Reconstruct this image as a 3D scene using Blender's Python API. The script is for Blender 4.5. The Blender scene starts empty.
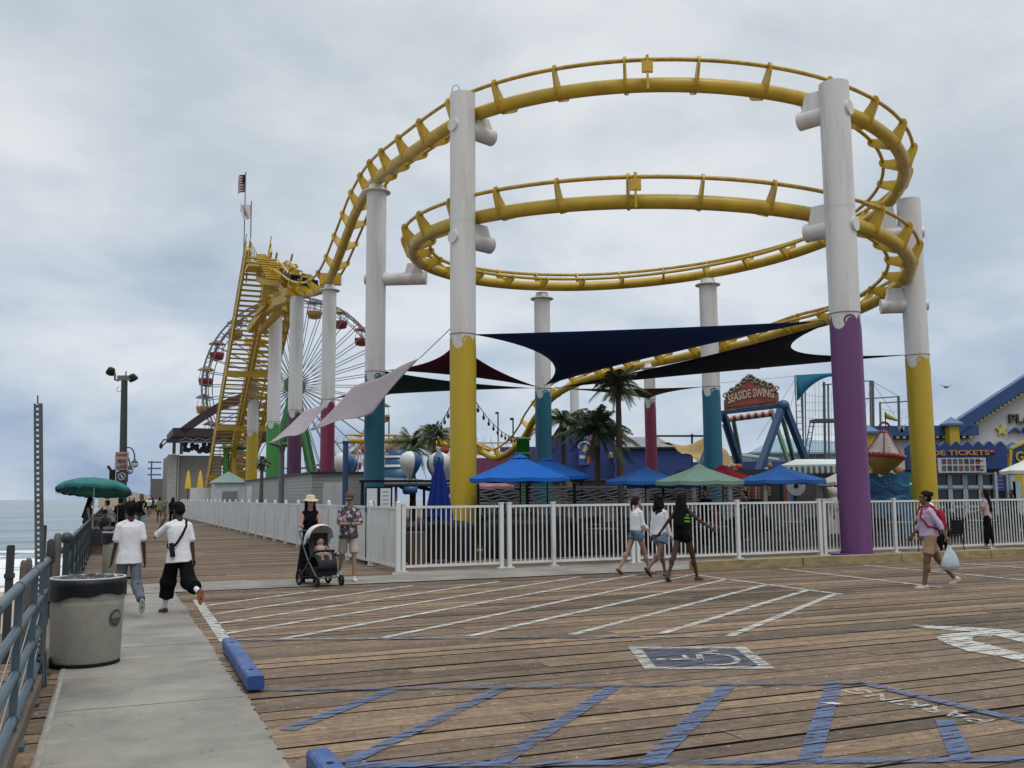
import bpy, bmesh, math, random
from mathutils import Vector as V, Matrix, noise
random.seed(7)
SC = bpy.context.scene
COL = SC.collection
PI = math.pi
rad = math.radians

# ------------------------------------------------------------------ camera
FPX, EYE, ROLL = 950.0, 1.7, rad(.45)
PITCH = math.atan(110.9 / FPX)
_F = V((0, math.cos(PITCH), math.sin(PITCH)))
_U0 = V((0, -math.sin(PITCH), math.cos(PITCH)))
_R = V((1, 0, 0)) * math.cos(ROLL) - _U0 * math.sin(ROLL)
_U = V((1, 0, 0)) * math.sin(ROLL) + _U0 * math.cos(ROLL)
CAM = V((0, 0, EYE))
cd = bpy.data.cameras.new('camera')
cam = bpy.data.objects.new('camera', cd)
COL.objects.link(cam)
SC.camera = cam
cd.sensor_width = 36
cd.lens = 36 * FPX / 1024
cd.clip_start = .05
cd.clip_end = 20000
m3 = Matrix((_R, _U, -_F)).transposed()
cam.matrix_world = Matrix.Translation(CAM) @ m3.to_4x4()

def ray(x, y): return _R * ((x - 512) / FPX) + _U * ((384 - y) / FPX) + _F
def G(x, y, z=0.0):
    d = ray(x, y); return CAM + d * ((z - EYE) / d.z)
def P(x, y, Y):
    d = ray(x, y); return CAM + d * (Y / d.y)
TH = rad(22.74)
UU = V((-math.sin(TH), math.cos(TH), 0))
VV = V((math.cos(TH), math.sin(TH), 0))
def D(t, s, z=0.0): return VV * t + UU * s + V((0, 0, z))
def sof(p): return p.dot(UU)
def tof(p): return p.dot(VV)

# ------------------------------------------------------------------ materials
_mats = {}
def new_mat(name):
    m = bpy.data.materials.new(name); m.use_nodes = True
    nt = m.node_tree
    return m, nt, nt.nodes['Principled BSDF']
def mat(name, col, rough=.6, metal=0., var=.12, scale=3., bump=0., bscale=30., stretch=(1, 1, 1), dirt=None, dirt_amt=.0, dscale=1.5, spec=.5, trans=0.):
    if name in _mats: return _mats[name]
    m, nt, b = new_mat(name)
    N, L = nt.nodes, nt.links
    b.inputs['Roughness'].default_value = rough
    b.inputs['Metallic'].default_value = metal
    b.inputs['Specular IOR Level'].default_value = spec
    if trans: b.inputs['Transmission Weight'].default_value = trans
    tc = N.new('ShaderNodeTexCoord'); mp = N.new('ShaderNodeMapping')
    mp.inputs['Scale'].default_value = stretch
    L.new(tc.outputs['Object'], mp.inputs['Vector'])
    nz = N.new('ShaderNodeTexNoise'); nz.inputs['Scale'].default_value = scale; nz.inputs['Detail'].default_value = 6
    nz.inputs['Roughness'].default_value = .6
    L.new(mp.outputs[0], nz.inputs['Vector'])
    rp = N.new('ShaderNodeValToRGB')
    e = rp.color_ramp.elements
    e[0].position = .3; e[1].position = .7
    e[0].color = (*[c * (1 - var) for c in col], 1)
    e[1].color = (*[min(1, c * (1 + var)) for c in col], 1)
    L.new(nz.outputs['Fac'], rp.inputs['Fac'])
    out = rp.outputs['Color']
    if dirt:
        n2 = N.new('ShaderNodeTexNoise'); n2.inputs['Scale'].default_value = dscale; n2.inputs['Detail'].default_value = 8; n2.inputs['Roughness'].default_value = .7
        L.new(mp.outputs[0], n2.inputs['Vector'])
        r2 = N.new('ShaderNodeMapRange'); r2.inputs['From Min'].default_value = .5; r2.inputs['From Max'].default_value = .72
        r2.inputs['To Max'].default_value = dirt_amt
        L.new(n2.outputs['Fac'], r2.inputs['Value'])
        mx = N.new('ShaderNodeMix'); mx.data_type = 'RGBA'
        L.new(r2.outputs[0], mx.inputs['Factor']); L.new(out, mx.inputs['A']); mx.inputs['B'].default_value = (*dirt, 1)
        out = mx.outputs['Result']
    L.new(out, b.inputs['Base Color'])
    if bump:
        n3 = N.new('ShaderNodeTexNoise'); n3.inputs['Scale'].default_value = bscale; n3.inputs['Detail'].default_value = 5
        L.new(mp.outputs[0], n3.inputs['Vector'])
        bp = N.new('ShaderNodeBump'); bp.inputs['Strength'].default_value = bump; bp.inputs['Distance'].default_value = .02
        L.new(n3.outputs['Fac'], bp.inputs['Height']); L.new(bp.outputs[0], b.inputs['Normal'])
    _mats[name] = m
    return m
def fabric(name, col, **k):
    k.setdefault('rough', .9); k.setdefault('bump', .5); k.setdefault('bscale', 14); k.setdefault('var', .1); k.setdefault('spec', .2)
    return mat(name, col, **k)

# ------------------------------------------------------------------ mesh builder
class MB:
    merge = False
    def __init__(s): s.v = []; s.f = []; s.m = []; s.sm = []; s.mi = 0
    def quad(s, *pts, smooth=False):
        n = len(s.v); s.v += [V(p) for p in pts]; s.f.append(tuple(range(n, n + len(pts)))); s.m.append(s.mi); s.sm.append(smooth); return s
    def grid(s, rows, close=False, smooth=True, caps=False):
        n = len(s.v); w = len(rows[0])
        for r in rows: s.v += [V(p) for p in r]
        for i in range(len(rows) - 1):
            for j in range(w if close else w - 1):
                k = (j + 1) % w
                s.f.append((n + i * w + j, n + i * w + k, n + (i + 1) * w + k, n + (i + 1) * w + j)); s.m.append(s.mi); s.sm.append(smooth)
        if caps:
            if not s.merge and smooth:      # separate cap vertices keep the side shading clean
                q = len(s.v); s.v += [V(p) for p in rows[0]] + [V(p) for p in rows[-1]]; a_, b_ = q, q + w
            else: a_, b_ = n, n + (len(rows) - 1) * w
            s.f.append(tuple(a_ + j for j in reversed(range(w)))); s.m.append(s.mi); s.sm.append(False)
            s.f.append(tuple(b_ + j for j in range(w))); s.m.append(s.mi); s.sm.append(False)
        return s
    def box(s, c, size, ax=None):
        c = V(c); hx, hy, hz = [a / 2 for a in size]
        X, Y, Z = ax if ax else (V((1, 0, 0)), V((0, 1, 0)), V((0, 0, 1)))
        P8 = [c + X * a * hx + Y * b * hy + Z * d * hz for d in (-1, 1) for a, b in ((-1, -1), (1, -1), (1, 1), (-1, 1))]
        n = len(s.v); s.v += P8
        for q in ((3, 2, 1, 0), (4, 5, 6, 7), (0, 1, 5, 4), (1, 2, 6, 5), (2, 3, 7, 6), (3, 0, 4, 7)):
            s.f.append(tuple(n + i for i in q)); s.m.append(s.mi); s.sm.append(False)
        return s
    def dbox(s, c, size): return s.box(c, size, (VV, UU, V((0, 0, 1))))     # box square to the pier (x = across, y = along)
    def bar(s, a, b, w, h=None, up=V((0, 0, 1))):
        a, b = V(a), V(b); d = b - a; L = d.length; d = d.normalized(); h = h or w
        x = d.cross(up)
        if x.length < 1e-3: x = d.cross(V((1, 0, 0)))
        x.normalize(); z = x.cross(d)
        return s.box((a + b) / 2, (w, L, h), (x, d, z))
    def tube(s, pts, r, n=10, caps=True, smooth=True, closed=False):
        pts = [V(p) for p in pts]; rs = r if isinstance(r, (list, tuple)) else [r] * len(pts)
        rows = []; ref = None
        for i, p in enumerate(pts):
            if closed: t = pts[(i + 1) % len(pts)] - pts[i - 1]
            else: t = pts[min(i + 1, len(pts) - 1)] - pts[max(i - 1, 0)]
            t.normalize()
            if ref is None:
                ref = V((0, 0, 1)) if abs(t.z) < .9 else V((1, 0, 0))
            x = t.cross(ref)
            if x.length < 1e-4: x = t.orthogonal()
            x.normalize(); y = x.cross(t); ref = y
            rows.append([p + (x * math.cos(2 * PI * k / n) + y * math.sin(2 * PI * k / n)) * rs[i] for k in range(n)])
        if closed: rows.append(rows[0])
        return s.grid(rows, close=True, smooth=smooth, caps=caps and not closed)
    def lathe(s, c, prof, n=24, smooth=True, caps=True, a0=0., a1=2 * PI):
        c = V(c); full = abs(a1 - a0 - 2 * PI) < 1e-6
        rows = [[c + V((r * math.cos(a0 + (a1 - a0) * k / n), r * math.sin(a0 + (a1 - a0) * k / n), z)) for k in range(n if full else n + 1)] for r, z in prof]
        return s.grid(rows, close=full, smooth=smooth, caps=caps and full)
    def ball(s, c, r, n=12, m=8, ax=None):
        c = V(c); r = (r, r, r) if isinstance(r, (int, float)) else r
        X, Y, Z = ax if ax else (V((1, 0, 0)), V((0, 1, 0)), V((0, 0, 1)))
        rows = []
        for i in range(m + 1):
            a = -PI / 2 + PI * (i if 0 < i < m else (i + (.02 if i == 0 else -.02))) / m
            rows.append([c + X * r[0] * math.cos(a) * math.cos(2 * PI * k / n) + Y * r[1] * math.cos(a) * math.sin(2 * PI * k / n) + Z * r[2] * math.sin(a) for k in range(n)])
        return s.grid(rows, close=True, caps=True)
    def cap(s, a, b, ra, rb, n=12, flat=1.0, side=None):
        """tapered capsule; flat squashes it along side"""
        a, b = V(a), V(b); d = b - a; L = max(d.length, 1e-5); d = d / L
        x = d.cross(side if side is not None else V((0, 1, 0)))
        if x.length < 1e-3: x = d.orthogonal()
        x.normalize(); y = x.cross(d)
        rows = []
        def ring(p, r): rows.append([p + x * r * math.cos(2 * PI * k / n) + y * r * flat * math.sin(2 * PI * k / n) for k in range(n)])
        for q in (-80, -50, -20): ring(a + d * ra * math.sin(rad(q)), ra * math.cos(rad(q)))
        for q in (20, 50, 80): ring(b + d * rb * math.sin(rad(q)), rb * math.cos(rad(q)))
        return s.grid(rows, close=True, caps=True)
    def prism(s, poly, off, smooth=False):
        """closed solid: polygon (list of 3D points) swept by off"""
        poly = [V(p) for p in poly]; off = V(off); n = len(s.v); k = len(poly)
        s.v += poly + [p + off for p in poly]
        s.f.append(tuple(range(n + k - 1, n - 1, -1))); s.m.append(s.mi); s.sm.append(False)
        s.f.append(tuple(range(n + k, n + 2 * k))); s.m.append(s.mi); s.sm.append(False)
        for i in range(k):
            j = (i + 1) % k
            s.f.append((n + i, n + j, n + k + j, n + k + i)); s.m.append(s.mi); s.sm.append(smooth)
        return s
    def mesh(s, name, mats, M=None, recalc=True):
        me = bpy.data.meshes.new(name)
        vs = [M @ v for v in s.v] if M is not None else s.v
        me.from_pydata([tuple(v) for v in vs], [], s.f)
        me.polygons.foreach_set('material_index', s.m)
        me.polygons.foreach_set('use_smooth', s.sm)
        for q in (mats if isinstance(mats, (list, tuple)) else [mats]): me.materials.append(q)
        if recalc:
            bm = bmesh.new(); bm.from_mesh(me); bmesh.ops.recalc_face_normals(bm, faces=bm.faces[:]); bm.to_mesh(me); bm.free()
        me.update()
        return me

FR = {}          # root/part -> matrix taking world coordinates into the root's own frame
def setp(o, label=None, cat=None, group=None, kind=None):
    if label: o['label'] = label
    if cat: o['category'] = cat
    if group: o['group'] = group
    if kind: o['kind'] = kind
def thing(name, label, cat, loc=(0, 0, 0), rz=0., group=None, scale=1.):
    o = bpy.data.objects.new(name, None); COL.objects.link(o)
    o.empty_display_size = .2
    o.location = loc; o.rotation_euler = (0, 0, rz); o.scale = (scale,) * 3
    M = Matrix.Translation(V(loc)) @ Matrix.Rotation(rz, 4, 'Z') @ Matrix.Scale(scale, 4)
    FR[o.name] = M.inverted()
    setp(o, label, cat, group)
    return o
def part(name, mb, m, parent, local=False, label=None, kind=None):
    """local=True: the builder's points are already in the root's frame"""
    M = None if local else FR[parent.name]
    me = mb.mesh(name, m, M)
    o = bpy.data.objects.new(name, me); COL.objects.link(o); o.parent = parent
    FR[o.name] = FR[parent.name]
    setp(o, label=label, kind=kind)
    return o
def solo(name, mb, m, label, cat, loc=(0, 0, 0), rz=0., group=None, local=False, kind=None):
    """a thing that is one mesh"""
    M = (Matrix.Translation(V(loc)) @ Matrix.Rotation(rz, 4, 'Z'))
    me = mb.mesh(name, m, None if local else M.inverted())
    o = bpy.data.objects.new(name, me); COL.objects.link(o); o.location = loc; o.rotation_euler = (0, 0, rz)
    FR[o.name] = M.inverted()
    setp(o, label, cat, group, kind)
    return o
def struct(name, mb, m, loc=(0, 0, 0), rz=0., local=False, kind='structure'):
    return solo(name, mb, m, None, None, loc, rz, None, local, kind)
def dup(o, loc=None, rz=None, label=None, parent=None, scale=None, swap=None):
    c = o.copy(); COL.objects.link(c)
    if parent is not None: c.parent = parent
    if loc is not None: c.location = loc
    if rz is not None: c.rotation_euler = (0, 0, rz)
    if scale is not None: c.scale = (scale,) * 3 if isinstance(scale, (int, float)) else scale
    if label: c['label'] = label
    if swap and c.type == 'MESH':
        for a, b in swap.items():
            for sl in range(len(c.material_slots)):
                if c.material_slots[sl].material and c.material_slots[sl].material.name == a:
                    c.material_slots[sl].link = 'OBJECT'; c.material_slots[sl].material = _mats[b]
    for ch in list(o.children): dup(ch, parent=c, swap=swap)
    return c
def text_mb(txt, size, depth=.02, bold=0.0, space=1.0):
    cu = bpy.data.curves.new('t', 'FONT'); cu.body = txt; cu.size = size; cu.extrude = depth / 2; cu.offset = bold
    cu.align_x = 'CENTER'; cu.align_y = 'CENTER'; cu.space_character = space; cu.resolution_u = 3
    ob = bpy.data.objects.new('t', cu); COL.objects.link(ob)
    dg = bpy.context.evaluated_depsgraph_get()
    me = bpy.data.meshes.new_from_object(ob.evaluated_get(dg))
    mb = MB(); mb.v = [v.co.copy() for v in me.vertices]; mb.f = [tuple(p.vertices) for p in me.polygons]
    mb.m = [0] * len(mb.f); mb.sm = [False] * len(mb.f)
    bpy.data.objects.remove(ob); bpy.data.curves.remove(cu); bpy.data.meshes.remove(me)
    return mb
def place(mb, c, X, Yv):
    """map a flat builder (x,y,z) onto axes X, Yv and their normal at c"""
    X = V(X).normalized(); Yv = V(Yv).normalized(); Z = X.cross(Yv)
    mb.v = [V(c) + X * v.x + Yv * v.y + Z * v.z for v in mb.v]; return mb
def remeshed(mb, vox, smooth=3):
    """fuse overlapping shapes into one continuous skin (local coordinates) and return it as a builder"""
    me = mb.mesh('tmp', [], None)
    bm = bmesh.new(); bm.from_mesh(me); bmesh.ops.remove_doubles(bm, verts=bm.verts[:], dist=1e-6); bm.to_mesh(me); bm.free()
    ob = bpy.data.objects.new('tmp', me); COL.objects.link(ob)
    r = ob.modifiers.new('r', 'REMESH'); r.mode = 'VOXEL'; r.voxel_size = vox
    if smooth:
        q = ob.modifiers.new('s', 'SMOOTH'); q.factor = .5; q.iterations = smooth
    dg = bpy.context.evaluated_depsgraph_get()
    m2 = bpy.data.meshes.new_from_object(ob.evaluated_get(dg))
    out = MB(); out.v = [v.co.copy() for v in m2.vertices]; out.f = [tuple(p.vertices) for p in m2.polygons]
    out.m = [0] * len(out.f); out.sm = [True] * len(out.f)
    bpy.data.objects.remove(ob); bpy.data.meshes.remove(me); bpy.data.meshes.remove(m2)
    return out

# ------------------------------------------------------------------ shared materials
WHITE = mat('white_paint', (.60, .60, .585), .5, var=.06, scale=1.5, dirt=(.30, .27, .23), dirt_amt=.5, dscale=2.5, stretch=(1, 1, .35))
COLW = mat('white_column_paint', (.60, .59, .575), .45, var=.06, scale=1.2, dirt=(.33, .26, .19), dirt_amt=.5, dscale=3.4, stretch=(1, 1, .09))
TRACKY = mat('yellow_track_paint', (.46, .30, .018), .38, var=.2, scale=2.5, dirt=(.16, .09, .02), dirt_amt=.5, dscale=5)
RAILM = mat('worn_rail_steel', (.30, .17, .05), .35, metal=.3, var=.3, scale=6)
BLACK = mat('black_plastic', (.009, .009, .010), .6, var=.3, spec=.2)
DARKM = mat('dark_metal', (.018, .02, .022), .55, metal=.2, var=.3, spec=.3)
STEEL = mat('galvanised_steel', (.20, .21, .22), .45, metal=.7, var=.25, scale=12)
GLASS = mat('dark_glass', (.02, .025, .03), .08, var=.1)
# ------------------------------------------------------------------ sky and sun
w = bpy.data.worlds.new('World'); SC.world = w; w.use_nodes = True
nt = w.node_tree; N, L = nt.nodes, nt.links
N.clear()
out = N.new('ShaderNodeOutputWorld'); bg = N.new('ShaderNodeBackground')
SUN_EL, SUN_AZ = rad(62), rad(150)       # azimuth from +Y towards +X
sky = N.new('ShaderNodeTexSky'); sky.sky_type = 'NISHITA'; sky.sun_disc = False
sky.sun_elevation = SUN_EL; sky.sun_rotation = SUN_AZ; sky.air_density = 1.2; sky.dust_density = 2.5
skm = N.new('ShaderNodeVectorMath'); skm.operation = 'SCALE'; skm.inputs['Scale'].default_value = 1.0
L.new(sky.outputs[0], skm.inputs[0])
tc = N.new('ShaderNodeTexCoord')
# project the direction on a cloud layer overhead so clouds flatten towards the horizon
sep = N.new('ShaderNodeSeparateXYZ'); L.new(tc.outputs['Generated'], sep.inputs[0])
zc = N.new('ShaderNodeMath'); zc.operation = 'MAXIMUM'; zc.inputs[1].default_value = 0.0; L.new(sep.outputs['Z'], zc.inputs[0])
za = N.new('ShaderNodeMath'); za.operation = 'ADD'; za.inputs[1].default_value = .32; L.new(zc.outputs[0], za.inputs[0])
dv = N.new('ShaderNodeVectorMath'); dv.operation = 'DIVIDE'
cmb = N.new('ShaderNodeCombineXYZ')
for i in range(3): L.new(za.outputs[0], cmb.inputs[i])
L.new(tc.outputs['Generated'], dv.inputs[0]); L.new(cmb.outputs[0], dv.inputs[1])
def wn(scale, det, rough, off):
    mp = N.new('ShaderNodeMapping'); mp.inputs['Location'].default_value = off
    L.new(dv.outputs[0], mp.inputs[0])
    n = N.new('ShaderNodeTexNoise'); n.inputs['Scale'].default_value = scale; n.inputs['Detail'].default_value = det; n.inputs['Roughness'].default_value = rough
    n.inputs['Distortion'].default_value = .3
    L.new(mp.outputs[0], n.inputs['Vector']); return n
n1 = wn(.62, 7, .5, (2.1, 4.7, 0)); n2 = wn(1.9, 6, .55, (8.2, 5.1, 2.0))
def ramp_(cols):
    r_ = N.new('ShaderNodeValToRGB'); e = r_.color_ramp.elements
    e[0].position = .42; e[0].color = (*cols[0], 1); e[1].position = .60; e[1].color = (*cols[2], 1)
    q = e.new(.51); q.color = (*cols[1], 1); return r_
cr_lo = ramp_(((.31, .42, .62), (.49, .59, .74), (.76, .81, .88))); cr_hi = ramp_(((.40, .475, .54), (.58, .645, .70), (.82, .85, .87)))
mixn = N.new('ShaderNodeMath'); mixn.operation = 'MULTIPLY_ADD'; mixn.inputs[1].default_value = .35
L.new(n2.outputs['Fac'], mixn.inputs[0])
sc1 = N.new('ShaderNodeMath'); sc1.operation = 'MULTIPLY'; sc1.inputs[1].default_value = .68; L.new(n1.outputs['Fac'], sc1.inputs[0])
L.new(sc1.outputs[0], mixn.inputs[2]); L.new(mixn.outputs[0], cr_lo.inputs['Fac']); L.new(mixn.outputs[0], cr_hi.inputs['Fac'])
hz = N.new('ShaderNodeMapRange'); hz.inputs['From Min'].default_value = .04; hz.inputs['From Max'].default_value = .36; L.new(sep.outputs['Z'], hz.inputs['Value'])
cr = N.new('ShaderNodeMix'); cr.data_type = 'RGBA'; L.new(hz.outputs[0], cr.inputs['Factor']); L.new(cr_lo.outputs[0], cr.inputs['A']); L.new(cr_hi.outputs[0], cr.inputs['B'])
# the cloud deck brightens towards the zenith as real overcast does
zr = N.new('ShaderNodeMapRange'); zr.interpolation_type = 'SMOOTHSTEP'
zr.inputs['From Min'].default_value = .45; zr.inputs['From Max'].default_value = .95; zr.inputs['To Min'].default_value = 1.0; zr.inputs['To Max'].default_value = 2.2
L.new(sep.outputs['Z'], zr.inputs['Value'])
cm = N.new('ShaderNodeVectorMath'); cm.operation = 'SCALE'; L.new(cr.outputs['Result'], cm.inputs[0]); L.new(zr.outputs[0], cm.inputs['Scale'])
# divide out the background strength for the cloud colour, the sky shows thinly through
ST = .1
c2 = N.new('ShaderNodeVectorMath'); c2.operation = 'SCALE'; c2.inputs['Scale'].default_value = 1 / ST; L.new(cm.outputs[0], c2.inputs[0])
mx = N.new('ShaderNodeMix'); mx.data_type = 'RGBA'; mx.inputs['Factor'].default_value = .88
L.new(skm.outputs[0], mx.inputs['A']); L.new(c2.outputs[0], mx.inputs['B'])
L.new(mx.outputs['Result'], bg.inputs['Color']); bg.inputs['Strength'].default_value = ST
L.new(bg.outputs[0], out.inputs[0])
sl = bpy.data.lights.new('sun', 'SUN'); sl.energy = .9; sl.angle = rad(14); sl.color = (1, .96, .9)
so = bpy.data.objects.new('sun', sl); COL.objects.link(so)
sd = V((math.sin(SUN_AZ) * math.cos(SUN_EL), math.cos(SUN_AZ) * math.cos(SUN_EL), math.sin(SUN_EL)))
so.rotation_euler = sd.to_track_quat('Z', 'Y').to_euler(); so.location = sd * 60

# ------------------------------------------------------------------ planks
PW, GAP = .285, .026
S0, S1, T0, T1 = -6.0, 150.0, -.78, 62.0
def wood_mat():
    m, nt, b = new_mat('weathered_deck_wood'); N, L = nt.nodes, nt.links
    at = N.new('ShaderNodeAttribute'); at.attribute_name = 'plank'
    tc = N.new('ShaderNodeTexCoord')
    ad = N.new('ShaderNodeVectorMath'); ad.operation = 'MULTIPLY_ADD'
    L.new(at.outputs['Color'], ad.inputs[0]); ad.inputs[1].default_value = (37, 53, 11); L.new(tc.outputs['Object'], ad.inputs[2])
    mp = N.new('ShaderNodeMapping'); mp.inputs['Scale'].default_value = (1.1, 18, 9); L.new(ad.outputs[0], mp.inputs[0])
    g = N.new('ShaderNodeTexNoise'); g.inputs['Scale'].default_value = 2.2; g.inputs['Detail'].default_value = 9; g.inputs['Roughness'].default_value = .68; L.new(mp.outputs[0], g.inputs[0])
    r = N.new('ShaderNodeValToRGB'); e = r.color_ramp.elements
    e[0].position = .24; e[0].color = (.060, .043, .031, 1); e[1].position = .78; e[1].color = (.29, .232, .172, 1)
    k = e.new(.5); k.color = (.155, .115, .083, 1)
    L.new(g.outputs['Fac'], r.inputs[0])
    # tone of the single plank
    sp = N.new('ShaderNodeSeparateColor'); L.new(at.outputs['Color'], sp.inputs[0])
    tr = N.new('ShaderNodeValToRGB'); e = tr.color_ramp.elements
    e[0].color = (.55, .53, .52, 1); e[1].color = (1.5, 1.38, 1.2, 1)
    for p, c in ((.3, (.9, .86, .82, 1)), (.65, (1.05, .98, .9, 1)), (.85, (1.2, 1.1, .97, 1))):
        k = e.new(p); k.color = c
    L.new(sp.outputs[0], tr.inputs[0])
    mu = N.new('ShaderNodeMix'); mu.data_type = 'RGBA'; mu.blend_type = 'MULTIPLY'; mu.inputs['Factor'].default_value = 1
    L.new(r.outputs[0], mu.inputs['A']); L.new(tr.outputs[0], mu.inputs['B'])
    # broad grey wear and stains over many planks
    b1 = N.new('ShaderNodeTexNoise'); b1.inputs['Scale'].default_value = .35; b1.inputs['Detail'].default_value = 8; b1.inputs['Roughness'].default_value = .65; L.new(tc.outputs['Object'], b1.inputs[0])
    br = N.new('ShaderNodeMapRange'); br.inputs['From Min'].default_value = .48; br.inputs['From Max'].default_value = .68; br.inputs['To Max'].default_value = .8; L.new(b1.outputs[0], br.inputs[0])
    m2 = N.new('ShaderNodeMix'); m2.data_type = 'RGBA'; L.new(br.outputs[0], m2.inputs['Factor']); L.new(mu.outputs['Result'], m2.inputs['A'])
    gm = N.new('ShaderNodeMix'); gm.data_type = 'RGBA'; gm.blend_type = 'MULTIPLY'; gm.inputs['Factor'].default_value = 1
    L.new(mu.outputs['Result'], gm.inputs['A']); gm.inputs['B'].default_value = (.60, .60, .61, 1)
    L.new(gm.outputs['Result'], m2.inputs['B'])
    mo = N.new('ShaderNodeTexNoise'); mo.inputs['Scale'].default_value = 9; mo.inputs['Detail'].default_value = 8; mo.inputs['Roughness'].default_value = .75; L.new(ad.outputs[0], mo.inputs[0])
    mor = N.new('ShaderNodeMapRange'); mor.inputs['From Min'].default_value = .3; mor.inputs['From Max'].default_value = .7; mor.inputs['To Min'].default_value = .62; mor.inputs['To Max'].default_value = 1.4; L.new(mo.outputs[0], mor.inputs[0])
    mos = N.new('ShaderNodeVectorMath'); mos.operation = 'SCALE'; L.new(m2.outputs['Result'], mos.inputs[0]); L.new(mor.outputs[0], mos.inputs['Scale'])
    # pale droppings, chips and dark gum
    vo = N.new('ShaderNodeTexNoise'); vo.inputs['Scale'].default_value = 17; vo.inputs['Detail'].default_value = 3; L.new(tc.outputs['Object'], vo.inputs[0])
    vr = N.new('ShaderNodeMapRange'); vr.inputs['From Min'].default_value = .66; vr.inputs['From Max'].default_value = .72; vr.inputs['To Max'].default_value = .7; L.new(vo.outputs[0], vr.inputs[0])
    m3 = N.new('ShaderNodeMix'); m3.data_type = 'RGBA'; L.new(vr.outputs[0], m3.inputs['Factor']); L.new(mos.outputs[0], m3.inputs['A']); m3.inputs['B'].default_value = (.42, .38, .33, 1)
    v2 = N.new('ShaderNodeMapRange'); v2.inputs['From Min'].default_value = .35; v2.inputs['From Max'].default_value = .30; v2.inputs['To Max'].default_value = .8; L.new(vo.outputs[0], v2.inputs[0])
    m4 = N.new('ShaderNodeMix'); m4.data_type = 'RGBA'; L.new(v2.outputs[0], m4.inputs['Factor']); L.new(m3.outputs['Result'], m4.inputs['A']); m4.inputs['B'].default_value = (.03, .025, .02, 1)
    L.new(m4.outputs['Result'], b.inputs['Base Color'])
    b.inputs['Roughness'].default_value = .8; b.inputs['Specular IOR Level'].default_value = .25
    bp = N.new('ShaderNodeBump'); bp.inputs['Strength'].default_value = .6; bp.inputs['Distance'].default_value = .01
    L.new(g.outputs['Fac'], bp.inputs['Height']); L.new(bp.outputs[0], b.inputs['Normal'])
    return m
WOOD = wood_mat()
def planks(name, s0, s1, t0, t1, z, rng, seg=(4, 9), pw=PW, gap=GAP, jit=.005, thick=.07):
    me = bpy.data.meshes.new(name); vs = []; fs = []; cs = []
    s = s0
    while s < s1:
        t = t0 + rng.uniform(-3, 0); gk = rng.choice((.35, .5, .7, 1.0, 1.3, 1.9))
        while t < t1:
            L_ = rng.uniform(*seg); a, b = max(t, t0), min(t + L_, t1) - .006
            if b > a + .02:
                c = (rng.random(), rng.random(), rng.random(), 1)
                z0 = z - rng.uniform(0, jit); z1 = z - rng.uniform(0, jit)
                g = gap * gk; n = len(vs)
                j0, j1 = rng.uniform(-.003, .003), rng.uniform(-.003, .003)
                q = [(a, s + j0), (b, s + j1), (b, s + pw - g + j1), (a, s + pw - g + j0)]
                vs += [(x, y, z0 - thick) for x, y in q] + [(x, y, z0 if k < 2 else z1) for k, (x, y) in enumerate(q)]
                F_ = [(4, 5, 6, 7), (0, 1, 5, 4), (1, 2, 6, 5), (2, 3, 7, 6), (3, 0, 4, 7)]
                fs += [tuple(n + i for i in f) for f in F_]; cs += [c] * 5
            t += L_
        s += pw
    me.from_pydata(vs, [], fs)
    at = me.color_attributes.new('plank', 'FLOAT_COLOR', 'CORNER')
    data = []
    for c in cs: data += list(c) * 4
    at.data.foreach_set('color', data)
    me.materials.append(WOOD); me.materials.append(mat('gap_shade_edge', (.018, .014, .011), .95, spec=.1)); me.polygons.foreach_set('material_index', [0, 1, 1, 1, 1] * (len(fs) // 5)); me.update()  # plank sides coloured near-black, painting shade into the deck gaps
    o = bpy.data.objects.new(name, me); COL.objects.link(o); o.rotation_euler.z = TH
    o['kind'] = 'structure'
    return o
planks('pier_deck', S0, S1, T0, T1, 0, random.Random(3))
mb = MB(); mb.dbox(D((T0 + T1) / 2, (S0 + S1) / 2, -.36), (T1 - T0 - .1, S1 - S0, .5))
struct('pier_beams', mb, mat('dark_creosoted_timber', (.025, .02, .017), .9))
# lower timber landing outside the railing (beach stair)
o = planks('stair_landing', -2, 15.6, -4.6, -.86, -.22, random.Random(9), pw=.24)

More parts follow.
